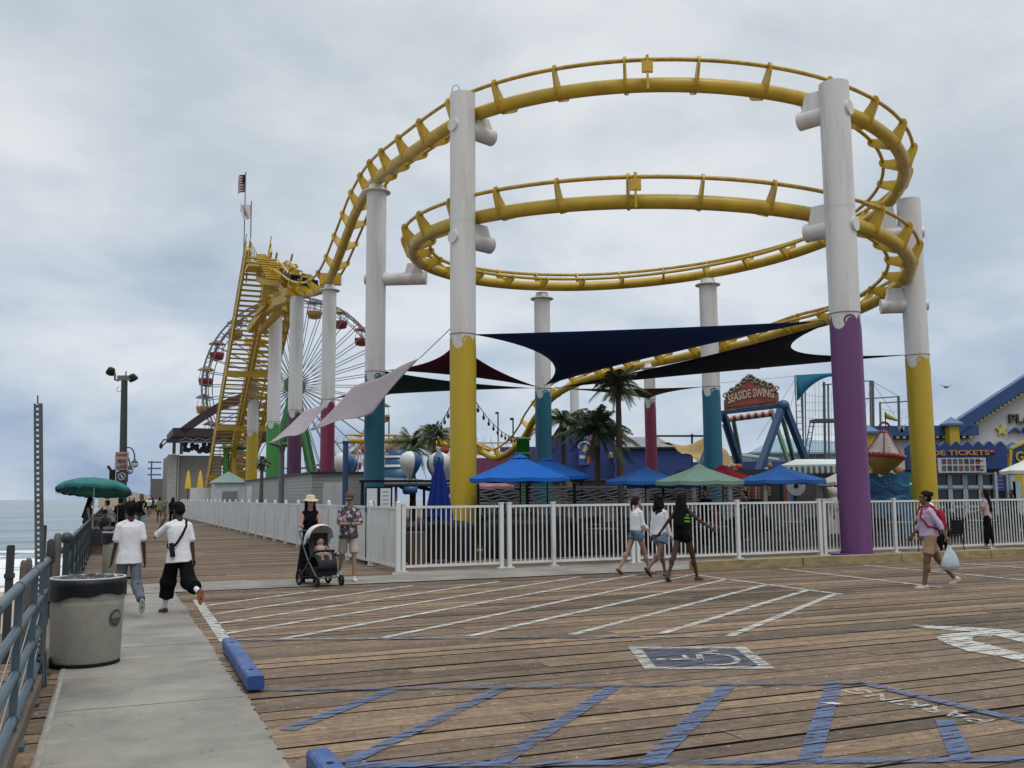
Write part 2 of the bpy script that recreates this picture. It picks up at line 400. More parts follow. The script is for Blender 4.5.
# concrete path and cross strip
def concrete(name, col, streak):
    m, nt, b = new_mat(name); N, L = nt.nodes, nt.links
    tc = N.new('ShaderNodeTexCoord')
    def nz(sc, det, st=(1, 1, 1), ro=.6):
        mp = N.new('ShaderNodeMapping'); mp.inputs['Scale'].default_value = st; L.new(tc.outputs['Object'], mp.inputs[0])
        n = N.new('ShaderNodeTexNoise'); n.inputs['Scale'].default_value = sc; n.inputs['Detail'].default_value = det; n.inputs['Roughness'].default_value = ro; L.new(mp.outputs[0], n.inputs[0]); return n
    a = nz(.9, 8); r = N.new('ShaderNodeValToRGB'); e = r.color_ramp.elements
    e[0].position = .3; e[1].position = .72; e[0].color = (*[c * .58 for c in col], 1); e[1].color = (*[c * 1.3 for c in col], 1); L.new(a.outputs[0], r.inputs[0])
    s_ = nz(1.3, 6, (.5, 3.2, 1), .7); sr = N.new('ShaderNodeMapRange'); sr.inputs['From Min'].default_value = .58; sr.inputs['From Max'].default_value = .7; sr.inputs['To Max'].default_value = streak; L.new(s_.outputs[0], sr.inputs[0])
    mx = N.new('ShaderNodeMix'); mx.data_type = 'RGBA'; L.new(sr.outputs[0], mx.inputs['Factor']); L.new(r.outputs[0], mx.inputs['A']); mx.inputs['B'].default_value = (.46, .45, .42, 1)
    d = nz(26, 4); dr = N.new('ShaderNodeMapRange'); dr.inputs['From Min'].default_value = .68; dr.inputs['From Max'].default_value = .74; dr.inputs['To Max'].default_value = .5; L.new(d.outputs[0], dr.inputs[0])
    m2 = N.new('ShaderNodeMix'); m2.data_type = 'RGBA'; L.new(dr.outputs[0], m2.inputs['Factor']); L.new(mx.outputs['Result'], m2.inputs['A']); m2.inputs['B'].default_value = (.08, .075, .07, 1)
    ck = nz(1.6, 3, (1, 1, 1), .55); cs = N.new('ShaderNodeMath'); cs.operation = 'SUBTRACT'; cs.inputs[1].default_value = .5; L.new(ck.outputs[0], cs.inputs[0])
    ca = N.new('ShaderNodeMath'); ca.operation = 'ABSOLUTE'; L.new(cs.outputs[0], ca.inputs[0])
    cr_ = N.new('ShaderNodeMapRange'); cr_.inputs['From Min'].default_value = .0035; cr_.inputs['From Max'].default_value = .001; cr_.inputs['To Max'].default_value = .45; L.new(ca.outputs[0], cr_.inputs[0])
    m5 = N.new('ShaderNodeMix'); m5.data_type = 'RGBA'; L.new(cr_.outputs[0], m5.inputs['Factor']); L.new(m2.outputs['Result'], m5.inputs['A']); m5.inputs['B'].default_value = (.07, .065, .055, 1); m2 = m5
    L.new(m2.outputs['Result'], b.inputs['Base Color']); b.inputs['Roughness'].default_value = .8; b.inputs['Specular IOR Level'].default_value = .3
    bp = N.new('ShaderNodeBump'); bp.inputs['Strength'].default_value = .35; bp.inputs['Distance'].default_value = .01
    f = nz(60, 3); L.new(f.outputs[0], bp.inputs['Height']); L.new(bp.outputs[0], b.inputs['Normal'])
    return m
CONC = concrete('worn_concrete', (.225, .212, .182), .5)
def ragged(a0, a1, fixed, step, amp, axis, rng):
    out_ = []; a = a0
    while a <= a1 + 1e-6:
        out_.append((fixed + rng.uniform(-amp, amp), a) if axis == 't' else (a, fixed + rng.uniform(-amp, amp))); a += step
    return out_
rng = random.Random(4)
mb = MB(); zc_ = .012
R_ = ragged(-6, 18.4, 1.11, .146, .025, 't', rng); Lf = ragged(-6, 18.4, -.41, .3, .006, 't', rng)
rows = []
k = 0
s = -6.0
while s <= 18.4:
    rt = 1.11 + rng.uniform(-.016, .016) + .012 * math.sin(s * 1.7)
    rows.append([(-.41 + rng.uniform(-.004, .004), s, zc_), (.2, s, zc_), (.7, s, zc_), (rt, s, zc_)]); s += .05
mb.grid(rows, smooth=False)
rows = []
t = -.41
while t <= 30.0:
    rows.append([(t, 18.42 + rng.uniform(-.006, .006) if t > 1.1 else 18.42, zc_), (t, 19.3, zc_), (t, (20.35 if t < 2.6 else 20.05 if t < 5.8 else 20.95) + rng.uniform(-.02, .02), zc_)]); t += .25
mb.grid(rows, smooth=False)
# turned-down edges give the slab a thickness
struct('concrete_path', mb, CONC, rz=TH, local=True)
mb = MB()
for s in (2.0, 5.3, 8.6, 11.9, 15.2): mb.box((.35, s, zc_ + .003), (1.5, .018, .004))
mb.box((-.375, 6.2, zc_ + .004), (.035, 24, .004))
struct('path_joints', mb, mat('joint_grout', (.25, .24, .215), .9, var=.25, scale=5), rz=TH, local=True)
# timber kerb along the deck edge under the railing
mb = MB(); mb.box((-.62, 6.0, .06), (.2, 22, .12))
struct('edge_kerb', mb, mat('edge_timber', (.13, .10, .075), .85, var=.35, scale=2, stretch=(8, .6, 8), bump=.6), rz=TH, local=True)

# ------------------------------------------------------------------ painted markings, cut at every plank gap
def paint(name, col, wear=.5, sc=6):
    m, nt, b = new_mat(name); N, L = nt.nodes, nt.links
    tc = N.new('ShaderNodeTexCoord'); mp = N.new('ShaderNodeMapping'); mp.inputs['Scale'].default_value = (.5, 3, 1); L.new(tc.outputs['Object'], mp.inputs[0])
    n = N.new('ShaderNodeTexNoise'); n.inputs['Scale'].default_value = sc; n.inputs['Detail'].default_value = 9; n.inputs['Roughness'].default_value = .75; L.new(mp.outputs[0], n.inputs[0])
    r = N.new('ShaderNodeMapRange'); r.inputs['From Min'].default_value = wear - .07; r.inputs['From Max'].default_value = wear + .05; L.new(n.outputs[0], r.inputs[0])
    tr = N.new('ShaderNodeBsdfTransparent'); mx = N.new('ShaderNodeMixShader')
    L.new(r.outputs[0], mx.inputs[0]); L.new(tr.outputs[0], mx.inputs[1]); L.new(b.outputs[0], mx.inputs[2]); L.new(mx.outputs[0], N['Material Output'].inputs[0])
    c = N.new('ShaderNodeValToRGB'); e = c.color_ramp.elements; e[0].position = .35; e[1].position = .65
    e[0].color = (*[q * .75 for q in col], 1); e[1].color = (*col, 1); L.new(n.outputs[0], c.inputs[0]); L.new(c.outputs[0], b.inputs['Base Color'])
    b.inputs['Roughness'].default_value = .7
    return m
WPAINT = paint('worn_white_paint', (.52, .51, .47), .465)
WFAINT = paint('faint_white_paint', (.36, .34, .30), .52)
BPAINT = paint('worn_blue_paint', (.085, .125, .235), .475)
BFAINT = paint('faint_blue_paint', (.08, .10, .165), .49)
def clip(poly, k, lim, sign):
    out_ = []
    for i in range(len(poly)):
        a, b = poly[i], poly[(i + 1) % len(poly)]
        ia, ib = (a[k] - lim) * sign >= 0, (b[k] - lim) * sign >= 0
        if ia: out_.append(a)
        if ia != ib:
            f = (lim - a[k]) / (b[k] - a[k]); out_.append((a[0] + (b[0] - a[0]) * f, a[1] + (b[1] - a[1]) * f))
    return out_
def mark(mb, pts, z=.0055):
    """convex polygon given in world ground points, laid on the planks, broken at the gaps"""
    poly = [(tof(p), sof(p)) for p in pts]
    lo = min(p[1] for p in poly); hi = max(p[1] for p in poly)
    k = int(math.floor((lo - S0) / PW))
    while S0 + k * PW < hi:
        a = S0 + k * PW + .002; b = S0 + (k + 1) * PW - GAP + .001
        q = clip(poly, 1, a, 1)
        if len(q) > 2: q = clip(q, 1, b, -1)
        if len(q) > 2: mb.quad(*[(x, y, z) for x, y in q])
        k += 1
def line(mb, a, b, w, z=.0055):
    a, b = G(*a), G(*b); d = (b - a).normalized(); n = V((-d.y, d.x, 0)) * w / 2
    mark(mb, [a - n, a + n, b + n, b - n], z)
mb = MB()
for a, b in [((205, 606), (319.5, 590.6)), ((210, 615), (412.5, 585.6)), ((216.5, 624), (499, 581.6)), ((224.9, 634), (580, 577)),
             ((283, 639), (636, 575)), ((382.7, 638), (697, 574)), ((469, 636.5), (729, 579)), ((571.5, 635), (766, 585)), ((661, 634), (807, 590.5)), ((729, 636.5), (835.5, 594)),
             ((695, 575), (842, 594.6)), ((780, 568.7), (942, 587.6)), ((861, 565), (1100, 587)), ((953, 562.7), (1100, 574))]:
    line(mb, a, b, .11)
line(mb, (197, 600), (226, 642), .14)
struct('white_parking_lines', mb, WPAINT, rz=TH, local=True)
mb = MB(); line(mb, (262, 594), (695, 575), .09); line(mb, (228, 640), (745, 636.5), .09, .0075)
line(mb, (690, 650), (760, 655), .1)
struct('faint_parking_lines', mb, WFAINT, rz=TH, local=True)
mb = MB()
for a, b, w_ in [((286, 731), (392.6, 689.6), .13), ((346, 764), (505.6, 687.3), .12), ((495.6, 765), (613, 688), .13), ((651, 762), (727, 687), .14), ((808.4, 761.7), (834, 685), .14),
              ((962.8, 761.7), (945, 720), .14), ((858, 682.5), (1060, 730.5), .12), ((345, 766), (1060, 759.5), .11)]:
    line(mb, a, b, w_, {.12: .0095, .11: .0075, .13: .0055, .14: .0055, .115: .0115}[w_])

struct('blue_bay_stripes', mb, BPAINT, rz=TH, local=True)
mb = MB(); line(mb, (262, 691), (864, 683.5), .11, .0125); line(mb, (843, 630.5), (866, 631), .09); line(mb, (240, 641), (640, 637), .08, .0105)
struct('faint_blue_lines', mb, BFAINT, rz=TH, local=True)
# wheelchair parking symbol
A_, B_, C_, E_ = G(628, 647), G(745, 647), G(775, 669), G(645, 670)
def sq(u_, v_, z=0): return A_.lerp(B_, u_).lerp(E_.lerp(C_, u_), v_)
mb = MB()
for q in ([(0, 0), (1, 0), (1, .1), (0, .1)], [(0, .9), (1, .9), (1, 1), (0, 1)], [(0, .1), (.1, .1), (.1, .9), (0, .9)], [(.9, .1), (1, .1), (1, .9), (.9, .9)]):
    mark(mb, [sq(*p) for p in q], .0055)
def seg(mb, a, b, w_):
    a, b = sq(*a), sq(*b); d = (b - a).normalized(); n = V((-d.y, d.x, 0)) * w_ / 2; mark(mb, [a - n, a + n, b + n, b - n], .0105)
seg(mb, (.26, .62), (.52, .62), .07); seg(mb, (.40, .60), (.40, .42), .05); seg(mb, (.5, .64), (.54, .34), .07); seg(mb, (.53, .36), (.70, .26), .07); seg(mb, (.70, .3), (.69, .18), .06)
pr = None
for i in range(15):
    a = rad(-118 + i * 17); p = (.60 + .2 * math.cos(a), .60 + .25 * math.sin(a))
    if pr and i < 15: seg(mb, pr, p, .06)
    pr = p
for i in range(8):
    a = i * PI / 4; b = a + PI / 4
    mark(mb, [sq(.19, .62), sq(.19 + .045 * math.cos(a), .62 + .045 * math.sin(a)), sq(.19 + .045 * math.cos(b), .62 + .045 * math.sin(b))], .0105)
struct('wheelchair_symbol_white', mb, paint('worn_symbol_white', (.42, .41, .37), .47), rz=TH, local=True)
mb = MB(); mark(mb, [sq(.1, .1), sq(.9, .1), sq(.9, .9), sq(.1, .9)], .0075)
struct('wheelchair_symbol_blue', mb, paint('worn_symbol_blue', (.055, .065, .105), .46, 5), rz=TH, local=True)
# turn arrow
mb = MB()
up_ = [(912, 625), (970, 627.5), (1010, 630), (1060, 645)]; lo_ = [(925, 628.5), (972, 632), (996, 636), (1060, 652)]
for i in range(3): mark(mb, [G(*up_[i]), G(*up_[i + 1]), G(*lo_[i + 1]), G(*lo_[i])])
o1 = [(996, 634), (972, 632.5), (942, 635), (936, 639), (946, 644), (968, 652), (1000, 657), (1060, 672)]
i1 = [(990, 637.5), (976, 636.5), (974, 637), (972, 639.5), (974, 642), (990, 645.5), (1010, 651), (1060, 664)]
for i in range(7): mark(mb, [G(*o1[i]), G(*o1[i + 1]), G(*i1[i + 1]), G(*i1[i])], .0085)
struct('painted_turn_arrow', mb, WPAINT, rz=TH, local=True)
# bird mess / spilt paint
mb = MB(); c = G(832, 705)
for i in range(10):
    a, b = i * 2 * PI / 10, (i + 1) * 2 * PI / 10; r1, r2 = (.07, .025)[i % 2] + .02 * math.sin(i * 2.4), (.07, .025)[(i + 1) % 2] + .02 * math.sin((i + 1) * 2.4)
    mark(mb, [c, c + V((math.cos(a) * r1 * 1.5, math.sin(a) * r1, 0)), c + V((math.cos(b) * r2 * 1.5, math.sin(b) * r2, 0))], .0125)
struct('pale_paint_spill', mb, paint('spilt_cream_paint', (.6, .56, .47), .38), rz=TH, local=True)
# the word PARKING, reading from the far side
a, b = G(990, 722), G(853, 690); Xt = (b - a); wd = Xt.length; Xt.normalize(); Yt = V((-Xt.y, Xt.x, 0))
tm = text_mb('NO PARKING', .30, .0, bold=.006, space=1.25)
tm = text_mb('PARKING', .30, .0, bold=.004, space=1.0)
wx = max(v.x for v in tm.v) - min(v.x for v in tm.v)
for v_ in tm.v: v_.x *= wd / wx; v_.z = 0
tm.f = [f for f in tm.f]
place(tm, (a + b) / 2 + Yt * .02 + V((0, 0, .0075)), Xt, Yt)
mt = Matrix.Rotation(-TH, 4, 'Z'); tm.v = [mt @ v_ for v_ in tm.v]
struct('painted_parking_word', tm, paint('worn_letter_white', (.45, .43, .39), .50, 9), rz=TH, local=True)

# ------------------------------------------------------------------ beach and sea
def sea_mat():
    m, nt, b = new_mat('sea_water'); N, L = nt.nodes, nt.links
    b.inputs['Roughness'].default_value = .16; b.inputs['IOR'].default_value = 1.33
    tc = N.new('ShaderNodeTexCoord')
    sx = N.new('ShaderNodeSeparateXYZ'); L.new(tc.outputs['Object'], sx.inputs[0])
    # foam: bands of broken white near the shore (object x = distance off shore)
    mp = N.new('ShaderNodeMapping'); mp.inputs['Scale'].default_value = (.085, .022, 1); L.new(tc.outputs['Object'], mp.inputs[0])
    n = N.new('ShaderNodeTexNoise'); n.inputs['Scale'].default_value = 1; n.inputs['Detail'].default_value = 9; n.inputs['Roughness'].default_value = .68; n.inputs['Distortion'].default_value = .8; L.new(mp.outputs[0], n.inputs[0])
    g = N.new('ShaderNodeMapRange'); g.inputs['From Min'].default_value = 0; g.inputs['From Max'].default_value = 190; g.inputs['To Min'].default_value = .34; g.inputs['To Max'].default_value = .70; L.new(sx.outputs[0], g.inputs[0])
    sb = N.new('ShaderNodeMath'); sb.operation = 'SUBTRACT'; L.new(n.outputs[0], sb.inputs[0]); L.new(g.outputs[0], sb.inputs[1])
    fr = N.new('ShaderNodeMapRange'); fr.inputs['From Min'].default_value = -.01; fr.inputs['From Max'].default_value = .06; L.new(sb.outputs[0], fr.inputs[0])
    # a few whitecaps and swell lines further out
    mp2 = N.new('ShaderNodeMapping'); mp2.inputs['Scale'].default_value = (.03, .004, 1); L.new(tc.outputs['Object'], mp2.inputs[0])
    n2 = N.new('ShaderNodeTexNoise'); n2.inputs['Scale'].default_value = 1.6; n2.inputs['Detail'].default_value = 8; n2.inputs['Roughness'].default_value = .6; L.new(mp2.outputs[0], n2.inputs[0])
    cr = N.new('ShaderNodeValToRGB'); e = cr.color_ramp.elements
    e[0].position = .35; e[0].color = (.10, .14, .165, 1); e[1].position = .65; e[1].color = (.24, .29, .31, 1); L.new(n2.outputs[0], cr.inputs[0])
    mx = N.new('ShaderNodeMix'); mx.data_type = 'RGBA'; L.new(fr.outputs[0], mx.inputs['Factor']); L.new(cr.outputs[0], mx.inputs['A']); mx.inputs['B'].default_value = (.78, .80, .80, 1)
    L.new(mx.outputs['Result'], b.inputs['Base Color'])
    rr = N.new('ShaderNodeMapRange'); rr.inputs['To Min'].default_value = .18; rr.inputs['To Max'].default_value = .85; L.new(fr.outputs[0], rr.inputs[0]); L.new(rr.outputs[0], b.inputs['Roughness'])
    w1 = N.new('ShaderNodeMapping'); w1.inputs['Scale'].default_value = (.5, .12, 1); L.new(tc.outputs['Object'], w1.inputs[0])
    nb = N.new('ShaderNodeTexNoise'); nb.inputs['Scale'].default_value = 1; nb.inputs['Detail'].default_value = 8; nb.inputs['Roughness'].default_value = .65; L.new(w1.outputs[0], nb.inputs[0])
    bp = N.new('ShaderNodeBump'); bp.inputs['Strength'].default_value = .9; bp.inputs['Distance'].default_value = 1.3; L.new(nb.outputs[0], bp.inputs['Height']); L.new(bp.outputs[0], b.inputs['Normal'])
    return m
SH = 97.0    # shoreline, metres along the pier
mb = MB()
xs = [-3, 0, 3, 6, 10, 14, 18, 22, 27, 32, 38, 45, 53, 62, 75, 95, 130, 200, 400, 1000, 3000, 9000]
def swell(x, y):
    if x > 200 or x <= 0: return 0
    return .28 * math.sin(x * .42 + noise.noise(V((x * .02, y * .015, 0))) * 5) * min(1, x / 10) * max(0, 1 - x / 200)
rows = []
for x in [i * 1.5 - 3 for i in range(100)] + [160, 200, 400, 1000, 3000, 9000]:
    rows.append([(x, y, swell(x, y)) for y in ([-9000, -3000, -1000] + [q * 8 for q in range(-50, 51)] + [1000, 3000, 9000])])
mb.grid(rows, smooth=True)
struct('sea', mb, sea_mat(), loc=D(0, SH, -7.6), rz=TH + PI / 2, local=True)
mb = MB()
rows = []
for i in range(60):
    x = 30 - i * 6.0
    rows.append([(x, y, -.6 + .02 * (30 - x) + .12 * noise.noise(V((x * .1, y * .1, 1)))) for y in range(-600, 601, 12)])
mb.grid(rows, smooth=True)
struct('beach_sand', mb, mat('beach_sand', (.36, .29, .22), .95, var=.2, scale=.5, bump=.5, bscale=3), loc=D(0, SH, -7.3), rz=TH + PI / 2, local=True)
# ------------------------------------------------------------------ support columns
YELP = mat('yellow_column_paint', (.46, .315, .012), .42, var=.08, scale=1, dirt=(.2, .13, .03), dirt_amt=.35, dscale=1.6, stretch=(1, 1, .2))
PURP = mat('purple_column_paint', (.125, .038, .135), .42, var=.1, scale=1, dirt=(.2, .1, .2), dirt_amt=.3, stretch=(1, 1, .2))
DPUR = mat('plum_column_paint', (.07, .018, .055), .42, var=.1)
TEAL = mat('teal_column_paint', (.010, .115, .175), .42, var=.1, scale=1, dirt=(.05, .2, .25), dirt_amt=.3, stretch=(1, 1, .2))
MAGE = mat('magenta_column_paint', (.19, .018, .055), .42, var=.1, scale=1)
GREE = mat('green_column_paint', (.04, .22, .04), .4, var=.1, scale=1)
BLUE = mat('blue_column_paint', (.012, .09, .25), .4, var=.1, scale=1)
ZB = 6.62
def column(label, loc, top, paintm, R=.405, brackets=(), flange=False, zb=ZB, cable=True, face=None, base=True):
    x, y = loc[0], loc[1]
    t = thing('support_column', label, 'support column', (x, y, 0), 0, 'painted columns carrying the roller coaster')
    mb = MB(); mb.lathe((0, 0, 0), [(R, zb - 1), (R, top)], 40); mb.lathe((0, 0, 0), [(R + .004, top * .5 + 3), (R + .004, top * .5 + 3.03)], 40, caps=False)
    if flange: mb.lathe((0, 0, 0), [(R, top + .001), (R + .17, top), (R + .17, top + .05), (R * .9, top + .05), (R * .75, top + .32)], 32)
    part('white_shaft', mb, COLW, t, local=True)
    # painted lower shaft: its rim dips and rises like a breaking wave, three times round
    n = 96; r = R + .006; rows = []
    f0 = math.atan2(-y, -x) if face is None else face
    def rim(a):
        u_ = ((a - f0) / (2 * PI / 3) + .5) % 1.0
        if u_ < .06: return zb + .02 - .2 * u_ / .06
        if u_ < .55: return zb - .18 - .24 * math.sin(PI * (u_ - .06) / .49) ** .6
        if u_ < .80: return zb - .18 + .08 * math.sin(PI * (u_ - .55) / .25)
        return zb - .18 + .2 * ((u_ - .80) / .2) ** 2
    for z in (0, .4):
        rows.append([(r * math.cos(2 * PI * k / n), r * math.sin(2 * PI * k / n), z) for k in range(n)])
    rows.append([(r * math.cos(2 * PI * k / n), r * math.sin(2 * PI * k / n), rim(2 * PI * k / n)) for k in range(n)])
    mb = MB(); mb.grid(rows, close=True)
    mb.lathe((0, 0, 0), [(R + .3, .005), (R + .3, .05), (R + .01, .051)], 24, smooth=False)
    s_ = R / .405
    for q in range(3):        # the curl of each wave, wrapped on the shaft
        ac = f0 + (q + .18) * 2 * PI / 3 + .18
        ac = f0 + q * 2 * PI / 3 + .27
        pts = []
        for i in range(26):
            th_ = rad(-60 + i * 15.5); rr = (.205 - .0052 * i) * s_
            if i > 22: rr = pts[-1][2]
            wv = (.075 - .0018 * i) * s_
            pts.append((th_, wv, rr))
        ra = []; rb = []; rc = []
        for th_, wv, rr in pts:
            for lst, q2 in ((ra, rr + wv / 2), (rb, rr - wv / 2)):
                a = ac - q2 * math.cos(th_) * -1 / r; z = zb - .20 * s_ + q2 * math.sin(th_)
                lst.append(((r + .004) * math.cos(a), (r + .004) * math.sin(a), z))
        mb.grid([ra, rb], smooth=True)
    part('painted_base', mb, paintm, t, local=True)
    if cable:
        mb = MB(); mb.tube([(math.cos(a) * (R + .012), math.sin(a) * (R + .012), zb + .06) for a in [2 * PI * k / 24 for k in range(24)]], .012, 5, closed=True)
        part('cable_collar', mb, STEEL, t, local=True)
    for (dx, dy, z, ln, gz) in brackets:      # direction, height, length, height of the spine it carries
        d = V((dx, dy, 0)).normalized(); c = V((x, y, z)); mb = MB()
        a, b = c, c + d * ln
        mb.tube([a, b], .27, 22, smooth=True)
        mb.tube([c - d * (R + .05), c], .21, 22); mb.tube([b, b + d * .04], .275, 22)
        g0 = c + d * (ln - .85); g1 = c + d * (ln - .1); sd_ = V((-d.y, d.x, 0)) * .04
        mb.prism([g0 + V((0, 0, .1)) - sd_, g1 + V((0, 0, .1)) - sd_, c + d * (ln - .3) + V((0, 0, gz - z)) - sd_, c + d * (ln - .65) + V((0, 0, gz - z)) - sd_], sd_ * 2)
        m_ = (g0 + g1) / 2
        hs = (d * .36, sd_.normalized() * .22)
        rows = [[m_ + hs[0] * a_ * (1 - k * .35) + hs[1] * b_ * (1 - k * .2) + V((0, 0, .12 + (gz - z - .12) * k)) for a_, b_ in ((-1, -1), (1, -1), (1, 1), (-1, 1))] for k in (0, 1)]
        mb.grid(rows, close=True, smooth=False, caps=True)
        part('bracket', mb, COLW, t)
    return t
CX, CY, CR = 5.45, 36.2, 9.25
def hel(deg): return V((CX + CR * math.cos(rad(deg)), CY + CR * math.sin(rad(deg)), 0))
def colpos(x, y, Y): p = P(x, y, Y); return (p.x, p.y)
def inward(c): d = V((CX - c[0], CY - c[1], 0)).normalized(); return d.x, d.y
cY = colpos(463, 330, 29.3); cP = colpos(845, 318, 26.3); cT = colpos(375, 375, 38.1); cB = colpos(543, 388, 44.8)
cM = colpos(711, 385, 44.5); cR_ = colpos(917.5, 360, 34.6)
iY, iP, iR = inward(cY), inward(cP), inward(cR_)
column('front column, yellow below and white above, left of the navy shade sail', cY, 14.5, YELP, brackets=[(*iY, 13.4, 1.25, 13.9), (*iY, 9.75, 1.15, 10.3)])
column('front column painted purple below the white, rising behind the picket fence', cP, 13.42, PURP, R=.42, brackets=[(-.72, .69, 12.6, 1.05, 13.3), (-.72, .69, 9.2, 1.0, 9.9)])
column('teal based column on the left with a bracket pointing right to the coil', cT, P(375, 193, 38.1).z, TEAL, brackets=[(1, -.08, 10.5, 2.05, 11.1)], flange=True)
column('teal based column behind the middle of the coil, its flange under the track', cB, 11.0, TEAL, R=.38, flange=True)
column('teal based column behind the black shade sail, left of the swing ride', cM, 11.55, TEAL, R=.42, brackets=[(1, -.1, 7.75, 2.25, 8.45)], flange=True)
column('yellow based column on the far right, beside the arcade front', cR_, P(912, 200, 34.6).z, YELP, R=.42, brackets=[(*iR, 11.3, 1.3, 12.3), (*iR, 8.55, 1.15, 9.2)])
cMg = colpos(328, 400, 49); cPu = colpos(295, 410, 55); cGr = colpos(273.5, 423, 63.5); cYe = colpos(252.5, 431.5, 72); cBl = colpos(240, 438, 84)
cM2 = colpos(650, 400, 50.5); cP2 = colpos(575, 432, 76)
column('magenta based column behind the pale mauve shade sail', cMg, P(328, 291, 49).z, MAGE, R=.36, flange=True)
column('plum based column half hidden by the smaller mauve sail', cPu, P(295, 297, 55).z, DPUR, R=.40, brackets=())
column('green based column under the lift hill platform', cGr, P(274, 312, 63.5).z, GREE, R=.44)
column('slim yellow based column beneath the lift hill', cYe, P(252, 345, 72).z, YELP, R=.42)
column('blue based column at the foot of the lift hill stairs', cBl, P(240, 408, 84).z, BLUE, R=.34)
column('slim magenta based column behind the blue and green parasols', cM2, P(650, 369, 50.5).z, MAGE, R=.30, flange=True)
column('far magenta based column in front of the blue mural wall', cP2, P(575, 380, 76).z, DPUR, R=.36)
mb = MB(); hk = V((cY[0] - .2, cY[1] - .1, 14.5))
mb.tube([hk + V((.1, 0, -.1)), hk + V((.1, 0, .2)), hk + V((.02, 0, .3)), hk + V((-.1, 0, .25)), hk + V((-.16, 0, 0)), hk + V((-.2, 0, -.1))], .012, 5)
solo('cable_hook', mb, DARKM, 'thin bent metal hook on top of the front yellow column', 'hook', hk)

# ------------------------------------------------------------------ the track
def catmull(pts, per=10):
    out_ = []
    for i in range(len(pts) - 1):
        p0, p1, p2, p3 = pts[max(i - 1, 0)], pts[i], pts[i + 1], pts[min(i + 2, len(pts) - 1)]
        for k in range(per):
            t = k / per
            out_.append(.5 * ((2 * p1) + (p2 - p0) * t + (2 * p0 - 5 * p1 + 4 * p2 - p3) * t * t + (3 * p1 - p0 - 3 * p2 + p3) * t ** 3))
    out_.append(pts[-1]); return out_
ctl = []     # (point, bank angle: + leans towards the inside of the coil i.e. to the left of travel)
def cp(x, y, Y, bank): ctl.append((P(x, y, Y), bank))
HT = D(8.75, 62.5)          # crest of the lift hill (plan)
ctl.append((D(8.9, 64.0, 16.1), 0)); ctl.append((D(9.0, 61.5, 15.9), 0))
cp(285, 280, 57.5, 0)
cp(300, 291, 54.5, 5); cp(316, 292, 51.5, 8); cp(330, 278, 48.6, 12)
cp(347, 235, 44.5, 20); cp(356, 212, 42.4, 21); cp(369, 189, 39.6, 22); cp(381, 175, 37.2, 23); cp(395, 164.5, 35.2, 23)
zt = [(205, 14.08), (213, 14.05), (235, 13.95), (261, 13.8), (285, 13.6), (308, 13.42), (345, 13.0), (390, 12.5), (432, 12.05), (478, 11.55), (514, 11.25), (546, 10.95), (591, 10.47), (647, 10.0), (700, 9.6), (731, 9.27), (762, 8.9)]
def zth(a):
    for i in range(len(zt) - 1):
        if zt[i][0] <= a <= zt[i + 1][0]:
            f = (a - zt[i][0]) / (zt[i + 1][0] - zt[i][0]); return zt[i][1] * (1 - f) + zt[i + 1][1] * f
    return zt[-1][1]
def zsm(a): return sum(zth(min(max(a + k, 205), 762)) for k in (-20, -10, 0, 10, 20)) / 5
for i in range(int((760 - 208) / 12) + 1):
    a = 208 + i * 12.0; p = hel(a); p.z = zsm(a); ctl.append((p, 23))
cp(748, 343.5, 44.6, 22); cp(704, 352.3, 47.2, 20); cp(669, 360, 49.4, 20); cp(651, 363.5, 50.6, 16)
cp(615, 372, 53.0, 12); cp(580, 382, 56, 6); cp(553, 397, 59, 0); cp(534, 420, 62.3, -6); cp(527, 433, 63.8, -8); cp(518, 445, 65.3, -10); cp(507, 454, 66.8, -12); cp(495, 458, 68.2, -12); cp(479, 451, 70, -10)
cp(462, 447, 72, -8); cp(440, 444, 74, -5); cp(415, 442, 76, 0); cp(385, 441, 78, 0); cp(350, 441, 80, 0)
pts = catmull([c[0] for c in ctl], 12)
bk = catmull([V((c[1], 0, 0)) for c in ctl], 12)
# resample evenly
cum = [0]
for i in range(1, len(pts)): cum.append(cum[-1] + (pts[i] - pts[i - 1]).length)
def at_len(l):
    lo, hi = 0, len(cum) - 1
    while hi - lo > 1:
        m = (lo + hi) // 2
        if cum[m] <= l: lo = m
        else: hi = m
    f = (l - cum[lo]) / max(cum[hi] - cum[lo], 1e-6)
    return pts[lo].lerp(pts[hi], f), (pts[hi] - pts[lo]).normalized(), rad(bk[lo].x * (1 - f) + bk[hi].x * f)
TL = cum[-1]
GA, HO = .55, .46
def frame(l):
    p, t, b = at_len(min(max(l, 0), TL - .001))
    left = V((0, 0, 1)).cross(t).normalized()        # the coil turns left (seen from above, counter-clockwise)
    up = t.cross(left).normalized()
    o = -left * math.cos(b) + up * math.sin(b)      # outer side, raised by the bank
    n = up * math.cos(b) + left * math.sin(b)
    return p, t, o, n
track = thing('roller_coaster_track', 'yellow tubular roller coaster track coiling twice around the white columns', 'roller coaster', (CX, CY, 0))
nS = int(TL / .35)
mb = MB(); mb.tube([frame(i * TL / nS)[0] for i in range(nS + 1)], .218, 18); part('spine_tube', mb, TRACKY, track)
RAILY = mat('yellow_rail', (.42, .26, .03), .35, var=.3, scale=4, dirt=(.12, .06, .02), dirt_amt=.6, dscale=3)
for sgn in (1, -1):
    ps = []
    for i in range(nS + 1):
        p, t, o, n = frame(i * TL / nS); ps.append(p + n * HO + o * sgn * GA)
    mb = MB(); mb.tube(ps, .062, 10)
    mb.tube([q + frame(i * TL / nS)[3] * .045 for i, q in enumerate(ps)], .036, 6)
    part('running_rail', mb, RAILY if sgn > 0 else TRACKY, track)
